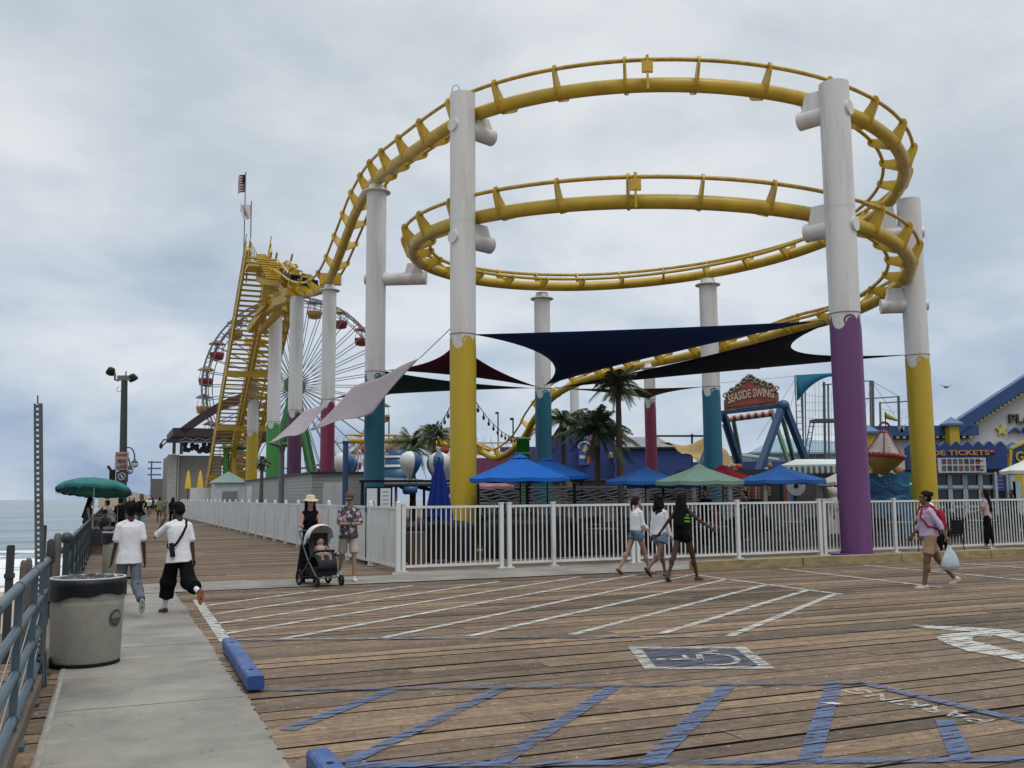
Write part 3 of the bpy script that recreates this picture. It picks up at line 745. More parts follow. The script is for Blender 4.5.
def tie(l, box=False):
    p, t, o, n = frame(l); th_ = .035; mb = MB()
    def Q(a, b): return p + o * a + n * b
    for sgn in (1, -1):
        rx, rz = GA * sgn, HO
        # tapering arm from the spine to the rail, drawn as a plate across the track
        poly = [Q(-.12 * sgn, -.18), Q(.02 * sgn, -.215), Q(.20 * sgn, -.17), Q(rx + .06 * sgn, rz - .22), Q(rx + .14 * sgn, rz - .10), Q(rx + .14 * sgn, rz + .02), Q(rx + .07 * sgn, rz + .10), Q(rx - .05 * sgn, rz + .06), Q(rx - .16 * sgn, rz - .04), Q(.06 * sgn, .29), Q(-.12 * sgn, .20)]
        mb.prism([q - t * th_ for q in poly], t * th_ * 2)
        # flange ring hugging the plate edge gives the arm its width
        rim = [Q(.245 * sgn, -.02), Q(rx + .10 * sgn, rz - .12), Q(rx + .135 * sgn, rz)]
        for a, b in zip(rim[:-1], rim[1:]): mb.bar(a, b, .07 if a is rim[0] else .09, .016, up=(o * sgn))
    part('crosstie', mb, TRACKY, track)
l = .8
while l < TL - .5:
    tie(l)
    l += 2.08 if l < TL - 42 else 2.6
# control boxes on the two front passes
for x, y in ((644, 85), (635, 205)):
    best = min((frame(k * .2)[0] for k in range(int(TL / .2))), key=lambda q: (q - P(x, y, 27.1)).length)
    mb = MB(); c = best + V((0, -.42, .38)); mb.box(c, (.32, .10, .34)); mb.box(c + V((0, 0, .26)), (.08, .08, .2)); mb.box(c - V((0, 0, .42)), (.06, .1, .55))
    part('sensor_box', mb, TRACKY, track)
# plates over the front magenta column
mb = MB(); q = V((cMg[0], cMg[1], 0)); mb.box(q + V((0, .2, P(328, 285, 49).z + .35)), (1.1, .4, .6)); part('saddle_plate', mb, TRACKY, track)

# ------------------------------------------------------------------ lift hill (stairs, truss, platform)
hill = thing('lift_hill', 'steep yellow lift hill with open stairs and truss left of the columns', 'lift hill', D(9, 76, 0))
top = D(8.6, 62.5, P(262, 262, 62).z); bot = D(8.6, 89, .3)
def hp(f, dt, dz): q = top.lerp(bot, f); return q + VV * dt + V((0, 0, dz))
print('hill top', top, 'bottom', bot)
# stair flight on the left
x0, x1 = -1.15, .35
mb = MB()
for dt in (x0, x1): mb.bar(hp(-.03, dt, -.15), hp(1, dt, -.15), .14, .38)
part('stair_stringer', mb, TRACKY, hill)
mb = MB()
nst = 62
for i in range(nst):
    f = i / nst; mb.dbox(hp(f, (x0 + x1) / 2, -.05), (x1 - x0, .32, .09))
part('stair_tread', mb, TRACKY, hill, kind='stuff')
mb = MB()
for dt in (x0 - .04, x1 + .04):
    for dz in (.55, 1.05): mb.bar(hp(-.02, dt, dz), hp(1, dt, dz), .05, .05)
    for i in range(30): f = i / 29; mb.bar(hp(f, dt, -.1), hp(f, dt, 1.05), .045)
part('handrail', mb, TRACKY, hill)
# truss box carrying the track
a0, a1 = .45, 2.25
mb = MB()
for dt in (a0, a1):
    for dz in (.15, -1.7): mb.bar(hp(.02, dt, dz), hp(.94, dt, dz if dz > 0 else -.38), .16, .2)
nb = 26
for i in range(nb):
    f0_, f1_ = .02 + .92 * i / nb, .02 + .92 * (i + 1) / nb
    for dt in (a0, a1):
        d0 = -1.7 + 1.4 * f0_; d1 = -1.7 + 1.4 * f1_
        mb.bar(hp(f0_, dt, .15), hp(f1_, dt, d1), .11); mb.bar(hp(f0_, dt, d0), hp(f1_, dt, .15), .11); mb.bar(hp(f0_, dt, d0), hp(f0_, dt, .15), .11)
    mb.bar(hp(f0_, a0, .15), hp(f0_, a1, .15), .26, .16); mb.bar(hp((f0_ + f1_) / 2, a0, .15), hp((f0_ + f1_) / 2, a1, .15), .16, .12); mb.bar(hp(f0_, a0, -1.7 + 1.4 * f0_), hp(f0_, a1, -1.7 + 1.4 * f0_), .18)
    mb.bar(hp(f0_, a0, -1.7 + 1.4 * f0_), hp(f1_, a1, -1.7 + 1.4 * f1_), .07)
part('truss', mb, TRACKY, hill)
mb = MB()
for dt in (.85, 1.85): mb.tube([hp(f / 20 * .93, dt, .45) for f in range(21)], .07, 8)
part('lift_rail', mb, RAILY, hill)
# cross beams of the support bents
for f, zc in ((.30, 3), (.52, 2), (.75, 2)):
    mb = MB(); q = hp(f, .6, -1.9 + .9 * f); mb.dbox(q, (4.0, .35, .4))
    part('cross_beam', mb, TRACKY, hill)
for (p_, nm) in ((cPu, 0), (cGr, 0), (cYe, 0)):
    mb = MB(); zt_ = {cPu: P(295, 297, 55).z, cGr: P(274, 312, 63.5).z, cYe: P(252, 345, 72).z}[p_]
    mb.dbox(V((p_[0], p_[1], zt_ + .22)), (1.5, .6, .44)); part('saddle_beam', mb, TRACKY, hill)
CREAM = mat('cream_handrail', (.46, .37, .17), .4, var=.15)
# crest: landing, stepped catwalk, struts, with cream tubes curling over beside the track
zt0 = top.z
mb = MB()
mb.dbox(D(8.9, 61.6, zt0 - .95), (3.0, 1.8, .16)); mb.box(P(262, 258, 60.3), (.5, .5, .4))
for k in range(9): q = P(266 + k * 1.1, 259.5 + k * 2.4, 60 - k * .35); mb.dbox(q, (1.05, .34, .09))
a_, b_ = P(262, 282, 59.5), P(284, 283, 58); mb.bar(a_, b_, .3, .38); a_, b_ = P(258, 279, 60.5), P(264, 281, 59.5); mb.bar(a_, b_, .3, .38)
part('crest_landing', mb, TRACKY, hill)
mb = MB()
for k in range(8): mb.bar(P(264 + k * 2.4, 284, 59.2), P(263 + k * 2.5, 306 - k * .8, 59.6), .10)
for k in range(5): mb.bar(P(255 + k * 2, 316 - k * 3, 60.5), P(284, 288 + k * 3.2, 58.6), .15)
for k in range(4): mb.bar(P(262, 286 + k * 6, 60), P(283, 289 + k * 4, 58.8), .12)
mb.bar(P(283, 286, 58), P(290, 300, 57), .5, .5); mb.bar(P(276, 303, 59), P(292, 298, 57), .6, .5); mb.bar(P(262, 312, 61), P(279, 303, 59), .45, .5); mb.bar(P(250, 330, 63), P(264, 311, 61), .4, .45)
mb.bar(P(262, 330, 63), P(284, 307, 59.5), .3, .4)
part('crest_struts', mb, TRACKY, hill)
mb = MB()
tp0, lf, rt = P(250, 239, 62), P(246.5, 266, 62), P(263, 281, 59.6)
for k in range(3):
    o_ = V((0, 0, -k * .62)); mb.bar(tp0 + o_, lf + o_ * .9, .06); mb.bar(tp0 + o_, rt + o_ * .2 + V((0, 0, (2 - k) * .5)), .06)
for k in range(9):
    q = tp0.lerp(rt, k / 8) + V((0, 0, .9 * k / 8)); mb.bar(q, q - V((0, 0, 1.7 - .9 * k / 8)), .05)
for k in range(5): q = tp0.lerp(lf, k / 4); mb.bar(q, q - V((0, 0, 1.3)), .05)
part('landing_railing', mb, CREAM, hill)
for hoop in ([(268, 260, 61), (271, 262, 60.5), (278, 273, 59), (288, 286, 57.5), (296, 290, 56), (303, 288, 55), (307, 284, 54.4)], [(276, 260, 60), (279, 261, 59.7), (287, 271, 58), (296, 282, 56.3), (304, 288, 55), (311, 290, 54)],
             [(284, 263, 59), (288, 261, 58.7), (294, 266, 57.6), (304, 279, 55.8), (313, 288, 54), (316, 289, 53.6)], [(270, 266, 60.2), (277, 277, 59), (285, 287, 57.7), (293, 293, 56.6), (301, 293, 55.4)], [(290, 265, 58.2), (297, 270, 57), (307, 283, 55), (316, 290, 53.4)]):
    mb = MB(); mb.tube(catmull([P(*h_) for h_ in hoop], 5), .06, 6); part('hoop_rail', mb, CREAM, hill)
mb = MB()
for (x0_, y0_, x1_, y1_, Y_) in ((271, 262, 272, 272, 60), (278, 273, 277, 281, 59), (284, 270, 283, 283, 58), (290, 287, 291, 296, 57), (296, 283, 297, 295, 56), (303, 280, 304, 293, 55.5), (309, 285, 309, 294, 54.5), (287, 262, 288, 276, 58.5)): mb.bar(P(x0_, y0_, Y_), P(x1_, y1_, Y_), .06)
part('hoop_posts', mb, CREAM, hill)
# coaster cars rolling over the crest
for i, (l_, lb) in enumerate(((6.4, 'dark coaster car at the front, dipping beyond the lift hill crest'), (9.0, 'dark coaster car following behind at the crest, nearer the stairs'))):
    p, t, o, n = frame(16.8 - l_); c = p + n * .38
    car = thing('coaster_car', lb if i == 0 else lb, 'coaster car', c, 0, 'coaster cars on the crest'); ax = (o, t, n)
    mb = MB(); mb.box(c + n * .12, (1.0, 1.7, .24), ax); mb.box(c + n * .3 + t * .7, (.9, .2, .3), ax); part('chassis', mb, BLACK, car)
    for s_ in (-.45, .35):
        mb = MB(); mb.box(c + n * .44 + t * (s_ - .2), (.36, .1, .5), ax); mb.box(c + n * .28 + t * s_, (.7, .4, .1), ax); part('seat', mb, mat('car_seat_yellow', (.45, .3, .03), .5), car)
    mb = MB(); mb.tube([c + n * .3 - o * .45, c + n * .6 - o * .35, c + n * .62 + o * .35, c + n * .3 + o * .45], .04, 6); part('lap_bar', mb, DARKM, car)

# flags above the stairs
def flagpole(label, base, h, grp=None):
    pass
fl = P(249, 236, 63); ft = P(245.8, 172, 63); fb = V((ft.x, ft.y, zt0 - .4))
f_ = thing('flagpole', 'tall pole on the lift hill flying a red, white and blue striped flag', 'flagpole', fb)
mb = MB(); mb.tube([fb, V((ft.x, ft.y, ft.z))], .04, 6); part('pole', mb, STEEL, f_)
def flag(col_rows, a, wd_, ht_, droop, name, parent, mats_):
    mb = MB(); n = 12; m_ = 13
    for j in range(m_):
        r0, r1 = [], []
        for i in range(n + 1):
            u_ = i / n
            q0 = a + V((-wd_ * u_, .25 * math.sin(u_ * 7), -ht_ * j / m_ - droop * u_ ** 1.3)); q1 = a + V((-wd_ * u_, .25 * math.sin(u_ * 7), -ht_ * (j + 1) / m_ - droop * u_ ** 1.3))
            r0.append(q0); r1.append(q1)
        for i in range(n):
            mb.mi = (2 if (j < 7 and i < 5) else (j % 2)); mb.quad(r0[i], r0[i + 1], r1[i + 1], r1[i], smooth=True)
    part(name, mb, mats_, parent)
flag(None, V((ft.x, ft.y, ft.z)), .55, 1.25, .55, 'flag', f_, [fabric('flag_red', (.22, .03, .04)), fabric('flag_white', (.5, .48, .47)), fabric('flag_navy', (.03, .04, .10))])
b2 = P(251.5, 201, 63); f2 = thing('flagpole', 'shorter pole with a ragged pale flag, beside the striped flag', 'flagpole', (b2.x, b2.y, zt0 - .4))
mb = MB(); mb.tube([V((b2.x, b2.y, zt0 - .4)), b2], .04, 6); part('pole', mb, STEEL, f2)
mb = MB(); rows = []
for j in range(7):
    rows.append([b2 + V((-.72 * (i / 8) * (1 if j < 4 else 1 - (j - 3) * .12) - .02, .12 * math.sin(i * 1.1 + j * .6), -.25 - j * .17 + (.22 if (i == 8 and j < 2) else 0))) for i in range(9)])
mb.grid(rows); part('flag', mb, fabric('pale_flag', (.55, .52, .52)), f2)

# ------------------------------------------------------------------ Ferris wheel
WY = 128.0; wc = P(295, 386, WY); WR = 90 / FPX * WY * .992
wheel = thing('ferris_wheel', 'large Ferris wheel with red and yellow gondolas standing behind the lift hill', 'Ferris wheel', (wc.x, wc.y, 0))
WST = mat('wheel_steel', (.17, .18, .19), .4, metal=.4, var=.2)
yaw = rad(6); wx_ = V((math.cos(yaw), math.sin(yaw), 0)); wn_ = V((-math.sin(yaw), math.cos(yaw), 0))
def wp(a, r_, d_): return wc + wx_ * r_ * math.cos(a) + V((0, 0, 1)) * r_ * math.sin(a) + wn_ * d_
for d_ in (-1.3, 1.3):
    mb = MB()
    for rr, th_ in ((WR, .14), (WR * .93, .07)): mb.tube([wp(2 * PI * k / 80, rr, d_) for k in range(80)], th_, 6, closed=True)
    part('rim', mb, WST, wheel)
    mb = MB()
    for k in range(40):
        a = 2 * PI * k / 40
        mb.tube([wp(a + (.0 if k % 2 else .02), .6, d_ * .9), wp(a, WR, d_)], .055, 4)
    part('spokes', mb, WST, wheel)
mb = MB()
for k in range(40):
    a = 2 * PI * k / 40; mb.tube([wp(a, WR, -1.3), wp(a, WR, 1.3)], .07, 5)
    mb.tube([wp(a, WR * .93, -1.3), wp(a + .078, WR, -1.3)], .04, 4)
part('rim_ties', mb, WST, wheel)
mb = MB(); mb.tube([wc - wn_ * 2.1, wc + wn_ * 2.1], .6, 18)
for d_ in (-1.3, 1.3):
    mb.tube([wp(0, 0, d_ - .08), wp(0, 0, d_ + .08)], 1.3, 20)
part('hub', mb, mat('wheel_green', (.03, .13, .04), .5), wheel)
for d_ in (-2.0, 2.0):
    mb = MB()
    for s_ in (-1, 1):
        mb.tube([wc + wn_ * d_, V((wc.x, wc.y, 0)) + wx_ * s_ * 3.6 + wn_ * d_ * 1.6], [.32, .42], 10)
    mb.tube([wc + wn_ * d_ - V((0, 0, 8)) - wx_ * 1.6, wc + wn_ * d_ - V((0, 0, 8)) + wx_ * 1.6], .2, 8)
    part('support_leg', mb, mat('wheel_green', (.05, .22, .06)), wheel)
GC = [mat('gondola_red', (.20, .015, .018), .5), mat('gondola_amber', (.28, .17, .03), .5), mat('gondola_navy', (.03, .04, .09), .4)]
for k in range(20):
    a = 2 * PI * (k + .35) / 20; c = wp(a, WR * 1.0, 0); mb = MB()
    mb.lathe(c, [(.35, -2.55), (.85, -2.4), (1.0, -1.75), (1.0, -1.5), (.92, -1.5), (.8, -2.2), (.3, -2.3)], 12); mb.tube([c, c - V((0, 0, 1.5))], .05, 5)
    for q in range(4): mb.tube([c + V((math.cos(q * PI / 2) * .9, math.sin(q * PI / 2) * .9, -1.5)), c + V((math.cos(q * PI / 2) * .7, math.sin(q * PI / 2) * .7, -.2))], .035, 4)
    g = part('gondola', mb, GC[k % 3 if k % 3 < 2 else 0], wheel)
    mb = MB(); mb.lathe(c, [(1.15, -.35), (.7, -.05), (.05, .25)], 12); part('canopy', mb, GC[(k + 1) % 3], g)
# ------------------------------------------------------------------ white picket fence (panels bolted between posts)
FS = 20.8
tpost = [6.05, 8.42, 8.62, 9.76, 11.92, 12.06, 15.06, 17.73, 17.88, 20.37, 24.03, 27.4, 30.8]
fence = thing('picket_fence', 'long white metal picket fence running across behind the three walking girls', 'fence', D(6.05, FS, 0))
for i, t in enumerate(tpost):
    mb = MB(); mb.dbox(D(t, FS, .75), (.09, .09, 1.5)); mb.dbox(D(t, FS, 1.515), (.11, .11, .03)); mb.dbox(D(t, FS, .02), (.2, .2, .03))
    part('fence_post', mb, WHITE, fence)
for a, b in zip(tpost[:-1], tpost[1:]):
    if b - a < .3: continue
    mb = MB(); m_ = (a + b) / 2; ln = b - a - .12
    mb.dbox(D(m_, FS, 1.44), (ln, .05, .055)); mb.dbox(D(m_, FS, .13), (ln, .05, .055))
    n = max(2, int(round(ln / .118)))
    for k in range(1, n): mb.dbox(D(a + .06 + ln * k / n, FS, .785), (.024, .024, 1.26))
    part('picket_panel', mb, WHITE, fence)
# return fence of upright boards running away along the walkway
bf = thing('board_fence', 'white upright board fence running away along the left walkway', 'fence', D(5.9, FS, 0))
def ft(s): return 5.93 - (s - 20.8) / 60 * .42
s = FS; k = 0
while s < 86:
    L_ = 2.4; mb = MB(); n = 14 if s < 25 else 16
    for q in range(n):
        sq_ = s + .07 + (L_ - .14) * (q + .5) / n; wd = (L_ - .14) / n - (.055 if s < 25.5 else .012)
        mb.dbox(D(ft(sq_), sq_, .77), (.03, wd, 1.3))
    for z in (.13, 1.43): mb.dbox(D(ft(s + L_ / 2), s + L_ / 2, z), (.055, L_ - .1, .055))
    if s >= 25.5: mb.dbox(D(ft(s + L_ / 2) + .03, s + L_ / 2, .77), (.012, L_ - .15, 1.25))
    part('board_panel', mb, WHITE, bf)
    mb = MB(); mb.dbox(D(ft(s), s, .765), (.1, .1, 1.53)); mb.lathe(D(ft(s), s, 1.53), [(.055, 0), (.06, .015), (.035, .04), (.01, .06)], 8)
    part('fence_post', mb, WHITE, bf)
    s += L_
# timber wheel beam under the picket fence
mb = MB()
a = 11.9
while a < 30: mb.dbox(D(a + 1.5, 18.2, .10), (2.97, .2, .2)); a += 3
solo('timber_beam', mb, mat('yellowish_timber', (.30, .23, .11), .8, var=.3, scale=1.2, stretch=(1, 4, 6), bump=.5, dirt=(.06, .05, .03), dirt_amt=.7), 'long weathered yellowish timber beam lying in front of the picket fence', 'timber beam', D(11.9, 18.2, 0))

# ------------------------------------------------------------------ blue tube railing
RB = mat('blue_grey_railing_paint', (.05, .085, .11), .42, var=.15, scale=2, dirt=(.13, .14, .14), dirt_amt=.4, dscale=3, bump=.1)
RT = -.57
rl = thing('railing', 'blue grey tube railing along the left deck edge beside the bin', 'railing', D(RT, 6, 0))
posts = [4.5 - 1.5 + 1.49 * k for k in range(-3, 7)]
posts = [7.54 + 1.49 * k for k in range(-6, 3)]
for s in posts:
    mb = MB(); mb.dbox(D(RT, s, .545), (.05, .085, 1.07)); mb.dbox(D(RT, s, .015), (.16, .2, .03))
    for z in (1.09, .80, .50, .20): mb.tube([D(RT, s - .05, z), D(RT, s + .05, z)], .040, 12)
    part('railing_post', mb, RB, rl)
for z in (1.09, .80, .50, .20):
    mb = MB(); mb.tube([D(RT, posts[0] - 1, z), D(RT, posts[-1] + .05, z)], .031 if z < 1 else .034, 14)
    part('rail', mb, RB, rl)
mb = MB()
for z in (.65, .35):
    for a, b in zip(posts[:-1], posts[1:]): mb.tube([D(RT, a + .1, z - .12), D(RT, b - .1, z + .12)], .004, 5)
part('tie_wire', mb, mat('bright_wire', (.5, .5, .48), .4, metal=.6), rl)
# far railing with diamond mesh
r2 = thing('railing', 'dark blue green railing with diagonal mesh running past the green umbrella', 'railing', D(RT, 15, 0))
DB = mat('dark_railing_paint', (.012, .028, .034), .5, var=.2)
ps = [15 + 2.0 * k for k in range(30)]
for i, s in enumerate(ps):
    mb = MB(); mb.dbox(D(RT, s, .55), (.08, .1, 1.1))
    if i == 0: mb.ball(D(RT, s, 1.14), .085)
    part('railing_post', mb, DB, r2)
mb = MB()
for z in (1.08, .12): mb.tube([D(RT, ps[0], z), D(RT, ps[-1], z)], .03, 8)
part('rail', mb, DB, r2)
mb = MB()
for a in [15 + .33 * k for k in range(170)]:
    mb.bar(D(RT, a, .14), D(RT, a + .5, 1.06), .025, .03); mb.bar(D(RT, a + .5, .14), D(RT, a, 1.06), .025, .03)
part('diagonal_mesh', mb, DB, r2)
# low beach stair posts outside the railing
GREYW = mat('grey_timber_post', (.12, .105, .09), .85, var=.35, scale=3, stretch=(6, 6, .8), bump=.5)
DKW = mat('dark_timber_post', (.03, .03, .033), .8, var=.3, scale=4)
def post(label, x, ytop, Y, r_, m_, round_=False, extra=None):
    q = P(x, ytop, Y); mb = MB()
    if round_: mb.lathe((q.x, q.y, 0), [(r_, -.26), (r_ * .97, q.z - .08), (r_ * .8, q.z - .02), (r_ * .4, q.z)], 14)
    else: mb.dbox(V((q.x, q.y, (q.z - .26) / 2)), (r_ * 2, r_ * 2, q.z + .26)); mb.dbox(V((q.x, q.y, q.z - .01)), (r_ * 1.7, r_ * 1.7, .04))
    if extra: extra(mb, q)
    solo('stair_post', mb, m_, label, 'post', (q.x, q.y, -.24), 0, 'posts of the beach stair')
post('dark square post at the left picture edge, standing alone', 11, 546, 11.5, .042, DKW, False, lambda mb, q: mb.dbox(V((q.x, q.y, q.z - .35)), (.11, .11, .05)))
post('short round pale grey post behind the top rail', 29, 558, 9.6, .036, GREYW, True)
post('short round post at the left of the pair behind the rail', 23.5, 560, 10.0, .032, GREYW, True)
post('thin tall dark post just right of the perforated sign post', 44.5, 526, 12.2, .028, DKW)
post('dark post with a thick lumpy head beyond the perforated sign post', 50.5, 558, 12.9, .03, DKW, False, lambda mb, q: mb.cap(q + V((0, 0, -.02)), q + V((0, 0, .2)), .065, .055))
post('round brown timber post nearest the end of the mesh railing', 58, 533, 14.2, .055, GREYW, True)
mb = MB(); mb.tube([P(58, 552, 14.2), P(66, 549, 16.0)], .05, 8); solo('gate_bar', mb, DKW, 'short dark bar between the brown post and the mesh railing', 'bar', P(58, 552, 14.2))

# ------------------------------------------------------------------ perforated sign post
q = G(39.5, 688); tp = P(37.3, 403, q.y)
mb = MB(); h = tp.z; nh = int(h / .05)
ax_ = (V((tp.x, q.y, h)) - V((q.x, q.y, 0))).normalized(); xx_ = V((0, 1, 0)).cross(ax_); A3 = (xx_, V((0, 1, 0)), ax_)
def on(u_, y_, z_): return V((q.x, q.y, 0)) + xx_ * u_ + V((0, y_, 0)) + ax_ * z_
for dx in (-.021, .021): mb.box(on(dx, 0, h / 2), (.016, .006, h), A3)
for k in range(nh + 1): mb.box(on(0, 0, min(h - .012, k * .05 + .012)), (.027, .006, .03), A3)
for dx in (-.031, .031): mb.box(on(dx, .016, h / 2), (.005, .038, h), A3)
mb.box(on(0, .05, .15), (.08, .02, .3), A3); mb.box(on(.004, 0, h + .035), (.012, .006, .08), A3)
solo('sign_post', mb, mat('dull_galvanised_post', (.10, .11, .115), .5, metal=.5, var=.3, scale=8), 'tall perforated metal sign post without a sign, by the concrete bin', 'sign post', q)

# ------------------------------------------------------------------ litter bins
def bin_(label, c, k=1.0, tone=None):
    t = thing('litter_bin', label, 'litter bin', c, 0, None, k)
    CB = mat('concrete_bin', (.26, .245, .205), .85, var=.12, scale=2.5, dirt=(.12, .11, .10), dirt_amt=.5, bump=.25, bscale=60, stretch=(1, 1, .6))
    mb = MB(); mb.lathe((0, 0, 0), [(.325, .035), (.335, .06), (.352, .6), (.356, .64), (.354, .645), (.356, .65), (.36, .80)], 48, caps=True); part('bin_body', mb, CB, t, local=True)
    mb = MB(); mb.lathe((0, 0, 0), [(.33, 0), (.335, .01), (.335, .032)], 40); part('base_ring', mb, BLACK, t, local=True)
    # black liner folded over the top, with an uneven hem
    rows = []; n = 64
    bag = mat('black_bin_liner', (.006, .006, .008), .45, spec=.25, var=.3, bump=.6, bscale=9, stretch=(1, 1, .4))
    def R_(z): return .366 + .006 * (z - .6) / .2
    hem = [.655 + .06 * math.sin(2 * PI * k_ / n * 1 + 2.2) + .012 * math.sin(2 * PI * k_ / n * 7) for k_ in range(n)]
    for f in (0, .35, .7, 1):
        rows.append([((R_(.8) + .004 * math.sin(k_ * 2.3 + f * 3)) * math.cos(2 * PI * k_ / n), (R_(.8) + .004 * math.sin(k_ * 2.3 + f * 3)) * math.sin(2 * PI * k_ / n), hem[k_] * (1 - f) + .858 * f) for k_ in range(n)])
    rows.append([(.35 * math.cos(2 * PI * k_ / n), .35 * math.sin(2 * PI * k_ / n), .862) for k_ in range(n)])
    mb = MB(); mb.grid(rows, close=True); lin = part('bin_liner', mb, bag, t, local=True)
    mb = MB(); rows = []
    rg = random.Random(3)
    for i in range(9):
        r = .345 * (1 - i / 8.6); rows.append([((r) * math.cos(2 * PI * k_ / 40), r * math.sin(2 * PI * k_ / 40), .855 + (rg.uniform(-.03, .045) if 0 < i else 0)) for k_ in range(40)])
    mb.grid(rows, close=True, smooth=False); part('crumpled_bag', mb, mat('crumpled_bag', (.02, .022, .026), .22, var=.5, scale=12, dirt=(.3, .3, .3), dirt_amt=.8, dscale=9), lin, local=True)
    mb = MB(); mb.tube([(.357 * math.cos(2 * PI * k_ / 48), .357 * math.sin(2 * PI * k_ / 48), .872) for k_ in range(48)], .009, 6, closed=True); part('rim_ring', mb, mat('pale_rim', (.45, .46, .46), .4), t, local=True)
    # round city seal with a simple scene, on the right front of the body
    fa = math.atan2(-c[1], -c[0]) + rad(50)
    def onb(a, z, r_): return (r_ * math.cos(fa + a), r_ * math.sin(fa + a), z)
    def disc(rr, zc, off, m_, nm, par, ang0=0, ang1=2 * PI, a_c=0):
        mb = MB(); n = 28
        cen = onb(a_c, zc, .349 + (zc - .33) * .02 + off)
        ring = [onb(a_c + rr * math.cos(ang0 + (ang1 - ang0) * q / n) / .35, zc + rr * math.sin(ang0 + (ang1 - ang0) * q / n), .349 + (zc + rr * math.sin(ang0 + (ang1 - ang0) * q / n) - .33) * .025 + off) for q in range(n + 1)]
        for a_, b_ in zip(ring[:-1], ring[1:]): mb.quad(cen, a_, b_)
        return part(nm, mb, m_, par, local=True)
    seal = disc(.085, .47, .005, mat('seal_dark', (.05, .055, .05), .6), 'round_seal', t)
    disc(.062, .47, .008, mat('seal_mid', (.16, .165, .13), .6), 'seal_centre', seal)
    disc(.06, .47, .010, mat('seal_dark', (.05, .055, .05)), 'seal_hill', seal, PI, 2 * PI)
    return t
bc = G(76, 668); bin_('concrete litter bin with a black liner folded over its rim, nearest the camera', (bc.x, bc.y + .2, .012), 1.0)
b2 = G(121, 578); bin_('distant pale litter bin behind the boy in grey trousers', (b2.x, b2.y, 0), 1.12)

# ------------------------------------------------------------------ blue wheel stops
def stop_(label, a, b):
    a, b = V(a), V(b); t = thing('wheel_stop', label, 'wheel stop', (a + b) / 2, 0, 'blue wheel stops beside the path')
    BS = mat('blue_timber_paint', (.017, .058, .20), .5, var=.12, scale=3, dirt=(.2, .25, .36), dirt_amt=.45, dscale=4, bump=.3, bscale=18)
    d = (b - a).normalized(); x = V((d.y, -d.x, 0)); mb = MB()
    h, w_ = .145, .145; ch = .015
    prof = [(-w_ / 2, .03), (-w_ / 2, h - ch), (-w_ / 2 + ch, h), (w_ / 2 - ch, h), (w_ / 2, h - ch), (w_ / 2, .03)]
    mb.prism([a + x * p_ + V((0, 0, q_)) for p_, q_ in prof], b - a)
    part('beam', mb, BS, t)
    L_ = (b - a).length; mb = MB()
    for f in (.14, .86):
        mb.lathe(a + d * L_ * f + V((0, 0, h + .001)), [(.022, -.0), (.022, .003), (.001, .0035)], 12)
    part('bolt_hole', mb, BLACK, t)
    mb = MB()
    for f in (.12, .88): mb.box(a + d * L_ * f + V((0, 0, .017)), (w_ * .9, .12, .032), (x, d, V((0, 0, 1))))
    part('spacer', mb, DKW, t)
a = G(252, 691); b = G(229, 647)

stop_('long blue painted timber wheel stop at the end of the white line', D(1.22, 8.75, 0), D(1.26, 11.2, 0))
stop_('blue wheel stop cut off by the bottom of the picture', D(1.24, 3.6, 0), D(1.24, 6.12, 0))
# ------------------------------------------------------------------ shade sails
def tosail(name_label, corners, m_, inset=.18, ins=None, sag=.25, gap=.6, n=16, cables=True, thick=.012, nm='shade_sail'):
    C_ = [V(c) for c in corners]; cen = sum(C_, V()) / len(C_)
    inner = [c + (cen - c).normalized() * gap for c in C_]
    t = thing(nm, name_label, 'shade sail', cen, 0, 'shade sails strung between the columns')
    mb = MB()
    if len(C_) == 3:
        A, B, C2 = inner; mids = [(B + C2) / 2, (A + C2) / 2, (A + B) / 2]; ce = (A + B + C2) / 3
        def pt(a, b, c):
            p = A * a + B * b + C2 * c
            for (u_, v_, w_, m, i_) in ((b, c, a, mids[0], 0), (a, c, b, mids[1], 1), (a, b, c, mids[2], 2)):
                p = p + (ce - m) * (4 * u_ * v_ * (1 - w_) ** 2 * (ins[i_] if ins else inset) * 2.2)
            p.z -= sag * 27 * a * b * c * .5
            return p
        rows = {}
        base = len(mb.v); idx = {}
        for i in range(n + 1):
            for j in range(n + 1 - i):
                idx[(i, j)] = len(mb.v); mb.v.append(pt(1 - (i + j) / n, i / n, j / n))
        for i in range(n):
            for j in range(n - i):
                mb.f.append((idx[(i, j)], idx[(i + 1, j)], idx[(i, j + 1)])); mb.m.append(0); mb.sm.append(True)
                if j < n - i - 1: mb.f.append((idx[(i + 1, j)], idx[(i + 1, j + 1)], idx[(i, j + 1)])); mb.m.append(0); mb.sm.append(True)
    else:
        A, B, C2, D2 = inner; rows = []; ce = sum(inner, V()) / 4
        for i in range(n + 1):
            r = []
            for j in range(n + 1):
                u_, v_ = i / n, j / n
                p = A.lerp(B, u_).lerp(D2.lerp(C2, u_), v_)
                p = p + (ce - p) * (inset * (4 * u_ * (1 - u_) * (2 * v_ - 1) ** 4 + 4 * v_ * (1 - v_) * (2 * u_ - 1) ** 4)); p.z -= sag * 16 * u_ * (1 - u_) * v_ * (1 - v_)
                p.z += .04 * math.sin(u_ * 9 + v_ * 3)
                r.append(p)
            rows.append(r)
        mb.grid(rows)
    o = part('fabric', mb, m_, t)
    sd_ = o.modifiers.new('thickness', 'SOLIDIFY'); sd_.thickness = thick
    if cables:
        for c, q in zip(C_, inner):
            mb = MB(); mb.tube([c, q], .014, 5); mb.tube([c.lerp(q, .45), c.lerp(q, .75)], .03, 6); part('cable', mb, STEEL, t)
    return t
def zc(c, z): return V((c[0], c[1], z))
